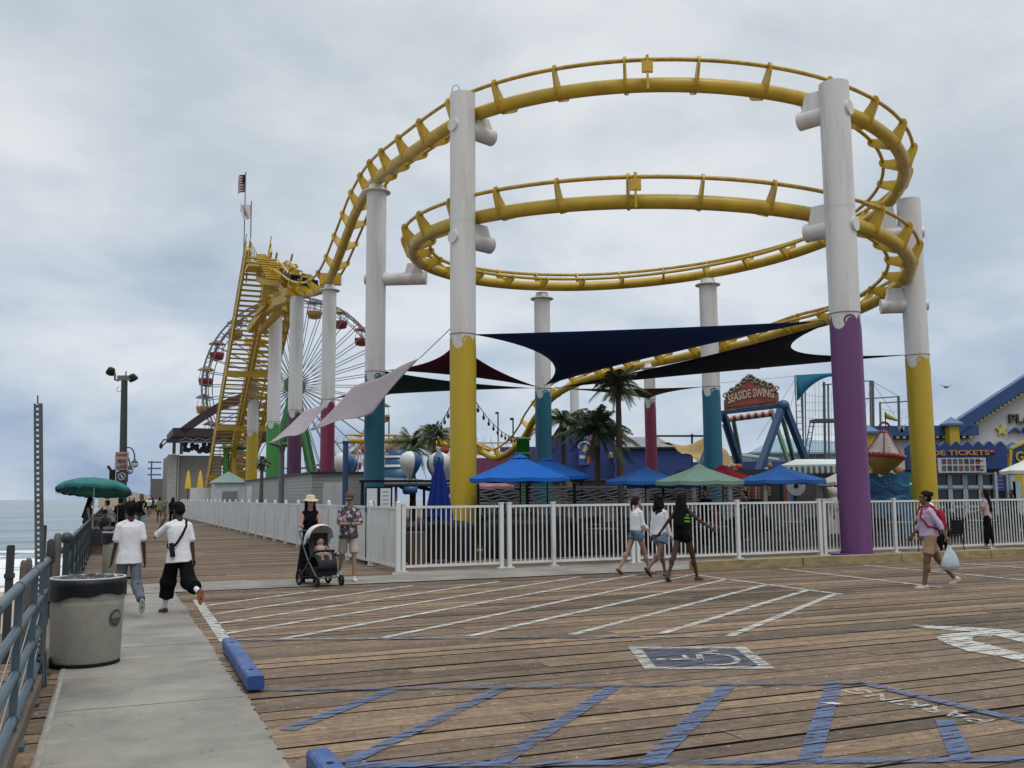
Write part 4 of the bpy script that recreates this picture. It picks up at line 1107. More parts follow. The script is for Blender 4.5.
SN = fabric('navy_sail', (.016, .038, .135), bscale=5, bump=.3); SB = fabric('black_sail', (.010, .013, .022), bscale=5, bump=.3)
SM = fabric('maroon_sail', (.13, .014, .028)); SG = fabric('dark_green_sail', (.02, .085, .06)); SBR = fabric('brown_sail', (.17, .10, .03)); SMV = fabric('mauve_sail', (.33, .285, .31), var=.06)
pY = zc(cY, 6.75); pP = zc(cP, 6.72); pB = zc(cB, 6.72); pR = zc(cR_, 6.72); pT = zc(cT, 6.75); pM = zc(cM, 6.72); pMg = zc(cMg, 6.72); pM2 = zc(cM2, 6.7)
tosail('wide navy blue shade sail between the front yellow and purple columns', [pY, P(830, 319, 26.8), pB + V((0, 0, .1))], SN, .13, (.07, .20, .02), .12, .45)
tosail('black shade sail stretching left and right of the purple column', [P(831, 322, 26.8), pB + V((.5, 0, 0)), pR], SB, .17, (.03, .24, .10), .15, .3)
tosail('small brown shade sail hanging at the slim magenta column', [pB + V((.5, 0, 0)), pM, pM2 + V((0, 0, 0))], SBR, .12, None, .2, .4)
tosail('maroon shade sail partly hidden behind the front yellow column', [pT, P(455, 338, 30), pB], SM, .13, None, .15, .5)
tosail('flat dark green shade sail below the maroon one', [pMg, pT + V((0, 0, .1)), pB], SG, .10, None, .15, .5)
a = P(418, 360, 30.2)
tosail('large pale mauve four cornered shade sail crossing the teal column', [P(420, 358, 30.4), P(352, 388, 37), P(311, 430, 38.5), P(373, 414, 33)], SMV, .06, None, .2, .02, cables=False)
tosail('smaller pale mauve shade sail in front of the plum column', [P(333, 399, 38.5), P(304, 411, 42), P(268, 443, 41), P(304, 433, 38)], SMV, .06, None, .15, .02, cables=False)
mb = MB(); mb.tube([P(450, 329, 29.2), P(420, 358, 30.4)], .014, 5); mb.tube([P(311, 430, 38.5), P(333, 399, 38.5)], .012, 4); solo('sail_cable', mb, STEEL, 'thin steel cable from the front yellow column to the large mauve sail', 'cable', P(448, 329, 29.2))
q = P(281, 500, 41.5); mb = MB(); mb.tube([V((q.x, q.y, 0)), V((q.x, q.y, 3.5)), V((q.x - .1, q.y, 3.9)), P(268, 443, 41)], [.13, .12, .09, .04], 8)
solo('sail_post', mb, mat('grey_post', (.14, .15, .15), .5), 'grey steel post with a bent top holding the smaller mauve sail', 'post', (q.x, q.y, 0))
q = P(345, 500, 29); mb = MB(); mb.tube([V((q.x, q.y, 0)), V((q.x, q.y, P(345, 443, 29).z))], .085, 10); mb.tube([V((q.x, q.y, P(345, 443, 29).z)), V((q.x, q.y, P(345, 441, 29).z))], .11, 10)
solo('sail_post', mb, mat('navy_post', (.015, .04, .12), .5), 'slim dark blue post in front of the balloon ride', 'post', (q.x, q.y, 0))

# ------------------------------------------------------------------ parasols
def parasol_tmpl(label, loc, R, zr, zt, mname, col, n=8, grp='parasols over the seating behind the fence', under=None):
    t = thing('parasol', label, 'parasol', (loc[0], loc[1], 0), 0, grp)
    m_ = fabric(mname, col, var=.05, bump=.2)
    mb = MB(); rim = []; c0 = V((0, 0, zt))
    a0 = rad(11)
    rows = []
    for f in (.08, .3, .55, .8, 1.0):
        r = []
        for k in range(n * 4):
            a = a0 + 2 * PI * k / (n * 4); ph = (k % 4) / 4
            rr = R * f * (math.cos(PI / n) / math.cos(((a - a0) % (2 * PI / n)) - PI / n))
            z = zt - (zt - zr) * f ** .92 - .02 * f * math.sin(PI * ph) * 1.3
            r.append(V((rr * math.cos(a), rr * math.sin(a), z)))
        rows.append(r)
    mb.grid(rows, close=True, smooth=False)
    can = part('canopy', mb, m_, t, local=True); sd_ = can.modifiers.new('thickness', 'SOLIDIFY'); sd_.thickness = .012
    mb = MB()
    mb.grid([[V((v_.x * 1.0, v_.y * 1.0, v_.z + .0)) for v_ in rows[-1]], [V((v_.x * 1.002, v_.y * 1.002, v_.z - .11)) for v_ in rows[-1]]], close=True, smooth=False)
    v2 = part('valance', mb, m_, can, local=True); sd_ = v2.modifiers.new('thickness', 'SOLIDIFY'); sd_.thickness = .008
    mb = MB(); mb.lathe((0, 0, zt - .02), [(R * .17, -.07), (R * .1, .0), (.02, .05), (.015, .1)], n, smooth=False); part('vent_cap', mb, m_, can, local=True)
    mb = MB(); mb.tube([(0, 0, 0), (0, 0, zt)], .024, 8); mb.lathe((0, 0, 0), [(.24, 0), (.24, .06), (.06, .1), (.04, .35)], 16); part('pole', mb, DARKM, t, local=True)
    mb = MB()
    for k in range(n):
        a = a0 + 2 * PI * k / n; mb.tube([(0, 0, zt - .05), (R * .99 * math.cos(a), R * .99 * math.sin(a), zr - .02)], .01, 4)
        mb.tube([(0, 0, zr - .1), (R * .5 * math.cos(a), R * .5 * math.sin(a), (zr + zt) / 2 - .03)], .008, 4)
    part('ribs', mb, DARKM, t, local=True)
    return t
def para(label, ax, ay, ry, Y, wpx, mname, col, **k):
    a = P(ax, ay, Y); zr = P(ax, ry, Y).z; R = wpx / 2 / FPX * Y
    return parasol_tmpl(label, (a.x, a.y), R, zr, a.z, mname, col, **k)
PB = (.012, .105, .40)
para('large bright blue parasol right of the front yellow column', 520, 455, 478, 28, 102, 'parasol_blue', PB)
para('blue parasol half hidden behind the large bright one', 547, 458, 476, 31.5, 92, 'parasol_blue', PB)
para('mid blue parasol beside the taller palm trunk', 645, 467, 481, 31, 82, 'parasol_light_blue', (.03, .12, .36))
para('sage green parasol above the walking girls', 699, 465, 481, 28, 92, 'parasol_sage', (.15, .24, .19))
para('red parasol peeping out behind the sage green one', 722, 466, 479, 36, 72, 'parasol_red', (.35, .015, .03))
para('mid blue parasol left of the purple column', 780, 466, 480, 29, 90, 'parasol_light_blue', (.03, .12, .36))
para('navy parasol edge below the mid blue one by the palm', 663, 476, 484, 34, 76, 'parasol_navy', (.012, .03, .12))
para('white parasol at the right picture edge in front of the ticket windows', 1052, 447, 470, 31, 98, 'parasol_white', (.62, .62, .58))
para('pale parasol just left of the purple column', 842, 470, 482, 36, 50, 'parasol_white', (.62, .62, .58))
para('small pink parasol low behind the front yellow column', 493, 479, 486, 37, 44, 'parasol_pink', (.45, .22, .25))
# closed parasol
q = P(439, 520, 24.6); zt_ = P(439, 457, 24.6).z; t = thing('parasol', 'closed dark blue parasol standing folded left of the front yellow column', 'parasol', (q.x, q.y, 0))
rows = []; zb_ = P(439, 515, 24.6).z
for i in range(12):
    f = i / 11; z = zt_ - .1 - (zt_ - zb_) * f; r0_ = .04 + .27 * f ** .8
    rows.append([(r0_ * (1 + .22 * math.cos(8 * a + f)) * math.cos(a), r0_ * (1 + .22 * math.cos(8 * a + f)) * math.sin(a), z + (.08 * math.cos(8 * a) if i == 11 else 0)) for a in [2 * PI * k / 64 for k in range(64)]])
mb = MB(); mb.grid(rows, close=True); part('folded_canopy', mb, fabric('parasol_deep_blue', (.006, .02, .15)), t, local=True)
mb = MB(); mb.tube([(0, 0, 0), (0, 0, zt_)], .025, 8); mb.lathe((0, 0, 0), [(.25, 0), (.25, .07), (.05, .1)], 16); part('pole', mb, DARKM, t, local=True)

# ------------------------------------------------------------------ palms
FROND = mat('palm_frond', (.085, .115, .045), .6, var=.4, scale=5); FDRY = mat('dry_frond', (.14, .10, .055), .8, var=.3, scale=5)
TRUNK = mat('palm_trunk', (.10, .075, .055), .9, var=.35, scale=2, stretch=(3, 3, 14), bump=.9, bscale=5)
def palm(label, x, ycrown, Y, rpx, trunk_r, seed, nf=26, lean=0., extra=None):
    nf = int(nf * 1.5)
    rg = random.Random(seed); c = P(x, ycrown, Y); L_ = rpx / FPX * Y
    t = thing('palm_tree', label, 'palm tree', (c.x - lean, c.y, 0), 0, 'palms between the rides')
    b0 = V((c.x - lean, c.y, 0)); n = 14; pts_ = [b0.lerp(c, i / n) + V((math.sin(i / n * PI) * lean * .3, 0, 0)) for i in range(n + 1)]
    mb = MB(); mb.tube(pts_, [trunk_r * (1.25 - .45 * i / n) * (1 + .06 * (i % 2)) for i in range(n + 1)], 12)
    mb.ball(c - V((0, 0, .15)), (trunk_r * 1.6, trunk_r * 1.6, .35)); part('trunk', mb, TRUNK, t)
    def frond(mb, a, el, ln, droop):
        d = V((math.cos(a), math.sin(a), 0)); pr = []; m_ = 12
        for i in range(m_ + 1):
            u_ = i / m_; pr.append(c + d * (ln * (math.cos(el) * u_)) + V((0, 0, ln * (math.sin(el) * u_ - droop * u_ * u_))))
        mb.tube(pr, [.022 * (1 - .8 * i / m_) for i in range(m_ + 1)], 4)
        sd_ = V((-d.y, d.x, 0))
        for i in range(2, m_ * 4):
            u_ = i / (m_ * 4); k = min(int(u_ * m_), m_ - 1); p = pr[k].lerp(pr[k + 1], u_ * m_ - k); tg = (pr[k + 1] - pr[k]).normalized()
            ll = ln * .26 * math.sin(PI * (u_ * .85 + .1)) ** .7 * rg.uniform(.7, 1.1); w_ = ln * .009 + .006
            for s_ in (-1, 1):
                e = p + sd_ * s_ * ll * .75 + tg * ll * .55 - V((0, 0, ll * rg.uniform(.35, .75)))
                mb.quad(p + tg * w_, p - tg * w_, e)
    mb = MB()
    for k in range(nf):
        el = rad(rg.uniform(-5, 78)); frond(mb, k * 2.4 + rg.uniform(-.3, .3), el, L_ * rg.uniform(.85, 1.12), rg.uniform(.35, .75))
    part('crown', mb, FROND, t)
    mb = MB()
    for k in range(8): frond(mb, k * 2.1 + rg.uniform(-.3, .3), rad(rg.uniform(-65, -20)), L_ * rg.uniform(.55, .8), rg.uniform(.2, .5))
    part('dry_fronds', mb, FDRY, t)
palm('palm with a broad loose crown in front of the blue mural wall', 597, 430, 38, 44, .12, 1, 34, .1)
palm('taller slim palm rising beside the brown shade sail', 618, 384, 37, 32, .12, 2, 24, -.05)
palm('palm half hidden behind the middle teal column', 563, 422, 46, 34, .12, 3, 20)
palm('far bushy palm left of the front yellow column', 413, 446, 62, 33, .18, 4, 30)
palm('narrow upright far palm touching the string lights', 434, 434, 60, 22, .14, 5, 34)
palm('small grey green palm in the gap beside the green column', 262, 462, 50, 12, .1, 6, 22)
# ------------------------------------------------------------------ leafy bush near the slide behind
# ------------------------------------------------------------------ dark seating ground
mb = MB(); mb.dbox(D(26, 48, .004), (40, 48, .004)); struct('seating_ground', mb, mat('seating_shade_sheet', (.018, .017, .016), .9, spec=.15, var=.35, scale=1.5))  # dark sheet added over the deck, its colour standing in for shadow

# ------------------------------------------------------------------ chairs and tables
def chair0():
    t = thing('patio_chair', 'dark mesh patio chair', 'chair', (0, 0, 0)); M_ = DARKM
    mb = MB()
    rows = [[V((x, y, .44 + .012 * math.sin(x * 12))) for x in (-.22, 0, .22)] for y in (-.2, .02, .22)]; mb.grid(rows)
    mb.box((0, 0, .43), (.46, .44, .02)); part('seat', mb, BLACK, t, local=True)
    mb = MB(); mb.grid([[V((x, -.21 - .1 * f - .03 * math.cos(x * 7), .46 + .42 * f)) for x in (-.21, -.1, 0, .1, .21)] for f in (0, .5, 1)])
    mb.tube([(-.23, -.2, .42), (-.23, -.32, .9), (0, -.35, .93), (.23, -.32, .9), (.23, -.2, .42)], .014, 6); part('backrest', mb, BLACK, t, local=True)
    for sx in (-1, 1):
        for sy in (-1, 1):
            mb = MB(); mb.tube([(sx * .22, sy * .2, .43), (sx * .25, sy * .25, 0)], .013, 6); part('leg', mb, M_, t, local=True)
        mb = MB(); mb.tube([(sx * .25, .22, .43), (sx * .26, .2, .64), (sx * .26, -.25, .66)], .014, 6); part('armrest', mb, M_, t, local=True)
    return t
def table0():
    t = thing('patio_table', 'round dark patio table', 'table', (0, 0, 0))
    mb = MB(); mb.lathe((0, 0, 0), [(.50, .71), (.52, .72), (.52, .735), (.5, .745), (.02, .746)], 28); part('tabletop', mb, mat('grey_tabletop', (.05, .05, .052), .5), t, local=True)
    mb = MB(); mb.tube([(0, 0, .03), (0, 0, .71)], .035, 10); part('pedestal', mb, DARKM, t, local=True)
    mb = MB()
    for k in range(4): a = k * PI / 2; mb.tube([(0, 0, .08), (.35 * math.cos(a), .35 * math.sin(a), .02)], .02, 6)
    part('foot', mb, DARKM, t, local=True)
    return t
C0, T0_ = chair0(), table0()
rg = random.Random(12)
CH_WHERE = ['behind the left end of the picket fence', 'under the large bright blue parasol', 'behind the walking girls', 'under the sage green parasol', 'under the mid blue parasol by the purple column', 'in front of the blue wave panel', 'between the woman with the bag and the ticket windows', 'at the right end of the fence']
first = [True, True]
spots = [(12.9, 24.0, 1), (14.6, 27.4, 1), (12.6, 27.6, 1), (16.2, 23.6, 2), (18.3, 26.9, 3), (16.4, 30.0, 2), (20.8, 25.8, 4), (21.6, 29.6, 4), (23.4, 23.6, 5), (25.6, 27.2, 5), (26.6, 23.4, 6), (28.9, 26.6, 6), (29.3, 23.0, 7), (31.8, 25.4, 7)]
for i, (t_, s_, w_) in enumerate(spots):
    q = D(t_, s_, 0); lab = 'round dark patio table ' + CH_WHERE[w_] + (', nearer row' if s_ < 25 else ', farther row')
    if first[0]: T0_.location = q; T0_['label'] = lab; T0_['group'] = 'patio tables behind the fence'; first[0] = False; 
    else: dup(T0_, q, 0, lab)
    for k in range(4):
        a = rg.uniform(-.2, .2) + k * PI / 2 + .5; c = q + V((math.cos(a) * .78, math.sin(a) * .78, 0))
        side = ['right', 'far', 'left', 'near'][k]
        lab = 'dark patio chair on the %s side of the table %s, %s row' % (side, CH_WHERE[w_], 'nearer' if s_ < 25 else 'farther')
        if len(lab.split()) > 16: lab = 'dark chair, %s side of the table %s' % (side, CH_WHERE[w_])
        if len(lab.split()) > 16: lab = ' '.join(lab.split()[:16])
        if first[1]: C0.location = c; C0.rotation_euler.z = a + PI / 2; C0['label'] = lab; C0['group'] = 'patio chairs behind the fence'; first[1] = False
        else: dup(C0, c, a + PI / 2, lab)
# black covered carts behind the left end of the fence
TARP = mat('black_tarpaulin', (.006, .006, .008), .6, spec=.2, var=.4, scale=4, bump=.8, bscale=5)
for i, (lab, t_, s_, sx, sy, sz) in enumerate([('black tarpaulin covered cart at the left end behind the picket fence', 8.0, 24.3, 1.0, .7, 1.05), ('long black tarpaulin covered cart right of the folded blue parasol', 10.9, 24.6, 1.35, .8, 1.12),
        ('low black covered cart behind the first walking girl', 14.3, 25.3, .8, .6, .9), ('black covered stack of chairs left of the girls, farther back', 12.7, 30.6, 1.1, .7, 1.15), ('rounded black cover far behind the sage green parasol', 19.4, 30.4, 1.1, .7, 1.05)]):
    mb = MB(); rows = []; n = 40
    for j in range(12):
        f = j / 11
        r = []
        for k in range(n):
            a = 2 * PI * k / n; e = 2.6
            cx_ = abs(math.cos(a)) ** (2 / e) * (1 if math.cos(a) > 0 else -1); cy_ = abs(math.sin(a)) ** (2 / e) * (1 if math.sin(a) > 0 else -1)
            if f < .7: k_ = 1 + .05 * (1 - f / .7); z = f / .7 * sz * .86
            else: k_ = math.cos((f - .7) / .3 * 1.5); z = sz * (.86 + .14 * math.sin((f - .7) / .3 * 1.5))
            w_ = noise.noise(V((cx_ * 2, cy_ * 2, z * 1.2 + i * 7))) * .12 + .03 * math.sin(a * 11 + i) * (1 - f)
            r.append(V((cx_ * sx * (k_ + w_), cy_ * sy * (k_ + w_), z * (1 + .06 * noise.noise(V((cx_ * 3, cy_ * 3, i)))))))
        rows.append(r)
    mb.grid(rows, close=True, caps=True)
    solo('covered_cart', mb, TARP, lab, 'covered cart', D(t_, s_, 0), TH + .1 * i, None, local=True)
mb = MB(); q = D(6.9, 22.6, 0)
mb.lathe((0, 0, 0), [(.2, 0), (.24, .8), (.25, .82), (.02, .83)], 16); solo('wooden_barrel_bin', mb, mat('barrel_brown', (.09, .06, .045), .8), 'brown slatted bin just inside the corner of the picket fence', 'bin', q, 0, local=True)
# wavy white divider at the back of the seating
df = thing('wave_fence', 'white divider with wavy lines above pickets at the back of the seating', 'fence', D(12.5, 32.5, 0))
for k in range(6):
    a = 12.3 + k * 1.95; mb = MB(); L_ = 1.82
    for z in (.2, 1.42, 1.98): mb.dbox(D(a + L_ / 2, 32.5, z), (L_, .05, .05))
    for q in range(13): mb.dbox(D(a + L_ * (q + .5) / 13, 32.5, .82), (.05, .03, 1.2))
    for q in range(4):
        pr = [D(a + L_ * i / 24, 32.48, 1.52 + q * .115 + .035 * math.sin(i / 24 * 5 * PI + q * 1.3 + k)) for i in range(25)]
        for p0, p1 in zip(pr[:-1], pr[1:]): mb.bar(p0, p1, .03, .036)
    part('wave_panel', mb, mat('divider_white', (.27, .27, .27), .5), df)
    mb = MB(); mb.dbox(D(a - .06, 32.5, 1.05), (.09, .09, 2.1)); part('divider_post', mb, BLACK, df)
mb = MB(); mb.dbox(D(12.4, 33, 2.22), (8.8, .12, .08)); 
for a in (8.1, 10.8, 14.5, 16.7): mb.dbox(D(a, 33, 1.1), (.1, .1, 2.2))
solo('black_frame', mb, BLACK, 'thin black metal frame beam across the back of the left seating', 'frame', D(12.4, 33, 0))
# notice boards by the corner
for i, (x0_, x1_, lab) in enumerate(((366.5, 378, 'left of two white notice boards in black frames above the board fence'), (380, 391.5, 'right of two white notice boards in black frames above the board fence'))):
    a, b = P(x0_, 487, 24), P(x1_, 487, 24); t = thing('notice_board', lab, 'notice board', ((a.x + b.x) / 2, 24, 0), 0, 'notice boards by the fence corner')
    c = V(((a.x + b.x) / 2, 24, 1.62)); mb = MB(); mb.box(c, (b.x - a.x + .05, .04, .62)); mb.box(V((a.x, 24.03, .7)), (.04, .04, 1.4)); mb.box(V((b.x, 24.03, .7)), (.04, .04, 1.4)); part('frame', mb, BLACK, t)
    mb = MB(); mb.box(c + V((0, -.024, 0)), (b.x - a.x - .03, .006, .54)); part('sheet', mb, mat('notice_white', (.5, .52, .54), .6, var=.1, scale=3), t)
    mb = MB()
    if i == 0: mb.ball(c + V((.02, -.028, -.1)), (.04, .004, .06)); mb.box(c + V((.02, -.028, -.2)), (.11, .004, .1))
    else:
        for q in range(4): mb.box(c + V((0, -.028, .18 - q * .1)), (.16, .003, .02))
    part('print', mb, mat('print_grey', (.12, .12, .13), .6), t)

# ------------------------------------------------------------------ balloon ride
bY = 60.0; bc_ = P(392, 480, bY)
br = thing('balloon_ride', 'carousel of striped balloons with baskets behind the teal based column', 'fairground ride', (bc_.x, bY, 0))
mb = MB(); zp = P(392, 482, bY).z; mb.lathe((bc_.x, bY, 0), [(3.5, zp - .3), (3.7, zp - .25), (3.7, zp), (2.6, zp + .05), (.6, zp + .3)], 40)
for k in range(8): a = k * PI / 4 + .2; mb.bar((bc_.x + 3.2 * math.cos(a), bY + 3.2 * math.sin(a), 0), (bc_.x + 3.2 * math.cos(a), bY + 3.2 * math.sin(a), zp - .25), .16)
part('platform', mb, mat('ride_grey', (.17, .18, .18), .5, var=.2), br)
TW = mat('ride_white', (.58, .57, .55), .35, var=.05); TB = mat('ride_blue', (.018, .085, .19), .4, var=.05); TP = mat('ride_plum', (.14, .03, .10), .35)
for j, (r_, z0_, z1_, m_) in enumerate(((1.0, 0.0, .7, TB), (1.05, .7, .85, TW), (.8, .85, 1.3, TB), (.85, 1.3, 1.42, TW), (.6, 1.42, 1.8, TB))):
    mb = MB(); mb.lathe((bc_.x + .35, bY, zp + .2), [(r_, z0_), (r_, z1_), (.02, z1_ + .01)], 20); part('hub_tier', mb, m_, br)
for k in range(10):
    a = k * 2 * PI / 10 + .12; c = V((bc_.x + 3.55 * math.cos(a), bY + 3.55 * math.sin(a), P(400, 464, bY).z)); rB = .66
    g = MB(); rows = []
    for z_, r_ in ((-1.0, .16), (-.75, .3), (-.45, .5), (-.15, .63), (.1, .66), (.35, .6), (.52, .45), (.62, .25), (.66, .02)): rows.append([c + V((r_ * math.cos(q * 2 * PI / 24), r_ * math.sin(q * 2 * PI / 24), z_)) for q in range(24)])
    g.grid(rows, close=True)
    for i, f in enumerate(g.f): g.m[i] = [0, 0, 1, 0, 0, 2][((i % 24) // 4 + (k % 2)) % 6]
    b_ = part('balloon', g, [TW, TB if k % 3 else TP, TB], br)
    mb = MB(); mb.lathe(c + V((0, 0, -1.9)), [(.3, 0), (.42, .1), (.45, .45), (.4, .45), (.35, .15)], 12)
    for q in range(4): an = q * PI / 2; mb.tube([c + V((.4 * math.cos(an), .4 * math.sin(an), -1.5)), c + V((.3 * math.cos(an), .3 * math.sin(an), -.75))], .02, 4)
    mb.bar(c + V((0, 0, -1.75)), V((bc_.x, bY, zp)), .12); part('basket', mb, TB, b_)

# ------------------------------------------------------------------ candy striped swing ride
sY = 50.0
sw = thing('swing_ride', 'swing ride of blue A frames under a red scrolled name board', 'fairground ride', (P(753, 460, sY).x, sY, 0))
SBL = mat('swing_blue', (.012, .055, .13), .45); SGR = mat('swing_green', (.09, .15, .10), .5)
def leg(a, b, Ya, Yb, w_, m_, nm='frame_leg'):
    mb = MB(); p0 = P(*a, Ya); p1 = P(*b, Yb); d_ = (p1 - p0); p2 = p0 + d_ * ((p0.z) / (p0.z - p1.z)); mb.bar(p0, p2, w_, w_ * .8); part(nm, mb, m_, sw)
leg((782, 407), (762, 462), 49, 47.5, .34, SBL); leg((785, 407), (806, 461), 49, 49.6, .34, SBL)
leg((723, 412), (739, 461), 51, 52, .28, SBL); leg((721, 414), (703, 461), 51, 49.5, .28, SBL)
leg((771, 410), (788, 461), 52.4, 51.5, .2, SGR); leg((781, 412), (794, 461), 52.4, 53.5, .2, SGR); leg((724, 424), (735, 458), 53, 53.2, .2, SGR); leg((733, 418), (741, 461), 53, 54, .2, SGR)
mb = MB(); mb.bar(P(720, 413, 50.2), P(784, 405.5, 49.2), .25, .2); mb.ball(P(783.5, 406, 49), .32); part('top_beam', mb, SBL, sw)
a, b = P(722, 420, 51.5), P(772, 413.5, 50.8); n = 14
for k in range(n):
    mb = MB(); mb.tube([a.lerp(b, k / n), a.lerp(b, (k + 1) / n)], .17, 10); part('candy_stripe', mb, mat('candy_red', (.3, .03, .03), .4) if k % 2 else mat('candy_white', (.5, .46, .42), .4), sw)
a, b = P(724, 411, 50), P(779, 404, 49.2); X_ = (b - a).normalized(); W_ = (b - a).length; Yu = V((0, 0, 1)); Nn = X_.cross(Yu)
def outline(k, hk): 
    o_ = []
    for i in range(41):
        u_ = i / 40; h = .75 + .65 * math.sin(PI * u_) ** .8 + .32 * math.exp(-((u_ - .47) / .13) ** 2)
        h = h * hk + .07 * abs(math.sin(u_ * 30)) * (1 if hk == 1 else .3)
        if u_ < .04 or u_ > .96: h *= .7
        o_.append(a + X_ * (W_ * (u_ * (1 - 2 * k) + k)) + Yu * (h - (0 if k == 0 else .05)))
    return o_
mb = MB(); mb.prism([a + V((0, 0, -.02)), *outline(0, 1), b + V((0, 0, -.02))], Nn * -.14); sg = part('name_board', mb, mat('scroll_gold_brown', (.17, .12, .09), .6, var=.5, scale=4), sw)
mb = MB(); mb.prism([a + X_ * W_ * .05 + V((0, 0, .16)) + Nn * .004, *[p + Nn * .004 for p in outline(.05, .76)], b - X_ * W_ * .05 + V((0, 0, .16)) + Nn * .004], Nn * .04); part('red_panel', mb, mat('board_red', (.26, .05, .04), .6, var=.2), sg)
tm = text_mb('SEASIDE SWING', .48, .03, bold=.012); wx = max(v_.x for v_ in tm.v) - min(v_.x for v_ in tm.v)
for v_ in tm.v:
    v_.x *= W_ * .84 / wx; v_.y = v_.y * 1.25 - .22 * (v_.x / (W_ * .45)) ** 2
place(tm, (a + b) / 2 + Yu * .72 + Nn * .07, X_, Yu); part('lettering', tm, mat('lettering_cream', (.5, .42, .33), .6), sg)
for k in range(9):
    f = k / 8; mb = MB(); c = a.lerp(b, .04 + .92 * f) + Yu * (.68 + .62 * math.sin(PI * (.04 + .92 * f)) ** .8 + .3 * math.exp(-((f - .47) / .13) ** 2)) + Nn * .05
    mb.tube([c + X_ * .16 * math.cos(t_ * .8) * (1 - t_ * .07) + Yu * .16 * math.sin(t_ * .8) * (1 - t_ * .07) for t_ in range(9)], .05, 6); part('scroll_ornament', mb, mat('scroll_tan', (.3, .25, .18), .6), sg)
# tilted seats boat of the swing seen between the frames
mb = MB(); c = P(742, 470, 50); 
for k in range(40):
    q = c + V((rg.uniform(-1.6, 1.6), rg.uniform(-.5, .5), rg.uniform(-.8, .25) - 0)); mb.mi = k % 3; mb.ball(q, (rg.uniform(.12, .25), .15, rg.uniform(.1, .2)), 8, 5)
mb.mi = 3; mb.box(c + V((0, .2, -1.6)), (4.2, 1.6, 2.2))
solo('prize_stall', mb, [mat('prize_red', (.35, .06, .05)), mat('prize_cream', (.45, .38, .3)), mat('prize_tan', (.3, .2, .15)), mat('stall_brown', (.10, .07, .06))], 'heap of red and cream goods on a brown stall behind the red parasol', 'stall', (c.x, c.y, 0))
# tan sail and white tent roof behind
mb = MB(); rows = []
cs = [P(656, 437, 60), P(712, 434, 58), P(742, 472, 56), P(700, 462, 57)]
for i in range(11):
    r = []
    for j in range(11):
        u_, v_ = i / 10, j / 10; p = cs[0].lerp(cs[1], u_).lerp(cs[3].lerp(cs[2], u_), v_); p.z -= .5 * math.sin(PI * u_) * (1 - v_) + .15 * math.sin(v_ * 14 + u_ * 4); r.append(p)
    rows.append(r)
mb.grid(rows); o = solo('tan_awning_sail', mb, fabric('tan_sail', (.36, .25, .12)), 'draped tan canvas sail left of the teal column by the swing ride', 'shade sail', cs[0]); o.modifiers.new('t', 'SOLIDIFY').thickness = .015
mb = MB(); mb.bar(P(655, 436, 61), P(706, 436, 61), .12); mb.bar(P(692, 434, 61), P(692, 470, 61), .12); solo('awning_beam', mb, DKW, 'thin dark beam along the top of the tan canvas', 'beam', P(655, 436, 61))
# ------------------------------------------------------------------ buildings
def wallbox(mb, x0, x1, ytop, Y, depth=4.0, zbot=0, zt=None, Y1=None):
    """front wall from pixel column x0 to x1, rising to ytop (at x0), real box of the given depth behind"""
    a = P(x0, ytop, Y); b = P(x1, ytop, Y1 or Y); z = a.z if zt is None else zt
    d = V((0, depth, 0)); mb.prism([V((a.x, a.y, zbot)), V((b.x, b.y, zbot)), V((b.x, b.y, z)), V((a.x, a.y, z))], d); return a, b, z
NAVW = mat('navy_stucco', (.022, .045, .17), .7, var=.1, scale=.6); LBL = mat('pale_blue_siding', (.13, .24, .30), .6, var=.08, scale=1); 
bw = thing('blue_building', 'dark blue building with a bright mural, behind the palms', 'building', (P(590, 480, 72).x, 72, 0))
mb = MB(); a_, b_ = P(550, 436, 72), P(614, 422, 70); mb.prism([V((a_.x, 72, 0)), V((b_.x, 70, 0)), b_, a_], V((0, 6, 0))); part('tall_wall', mb, NAVW, bw)
mb = MB(); a2, b2_, z2 = wallbox(mb, 614, 692, 449, 69, 6); part('low_wall', mb, NAVW, bw)
mb = MB(); mb.box(((a2.x + b2_.x) / 2, 68.9, z2 + .06), (b2_.x - a2.x, .4, .12)); part('coping', mb, mat('coping_black', (.02, .02, .03)), bw)
# mural: plain bright shapes in a poster panel
c0, c1 = P(578, 432, 70.9), P(598, 465, 70.9); muy = 70.75
mb = MB(); mb.box(((c0.x + c1.x) / 2, muy, (c0.z + c1.z) / 2), (c1.x - c0.x, .05, c0.z - c1.z)); mu_ = part('mural_panel', mb, mat('mural_blue', (.03, .08, .30), .6), bw)
rg = random.Random(5); mc = [mat('mural_pink', (.5, .08, .2)), mat('mural_yellow', (.55, .38, .05)), mat('mural_white', (.55, .55, .55)), mat('mural_plum', (.16, .04, .2)), mat('mural_cyan', (.05, .3, .45))]
for k in range(13):
    mb = MB(); x_ = rg.uniform(c0.x + .3, c1.x - .3); z_ = c1.z + .3 + (c0.z - c1.z - .5) * k / 13; w_, h_ = rg.uniform(.15, .5), rg.uniform(.08, .25)
    if k % 3 == 0: mb.prism([(x_ - w_ * .6, muy - .03, z_ - h_), (x_ + w_ * .6, muy - .03, z_ - h_ * .6), (x_, muy - .03, z_ + h_ * 1.6)], (0, -.01, 0))
    elif k % 3 == 1: mb.tube([(x_ + w_ * math.cos(q * .5), muy - .03, z_ + w_ * .8 * math.sin(q * .5)) for q in range(8)], .07, 5)
    else: mb.box((x_, muy - .04, z_), (w_ * 1.6, .02, h_))
    part('mural_shape', mb, mc[k % 5], mu_)
mb = MB(); mb.box((P(611, 455, 69.8).x, 69.7, P(611, 455, 69.8).z), (.5, .06, .45)); part('small_sign', mb, mat('small_sign_pale', (.45, .42, .36)), bw)
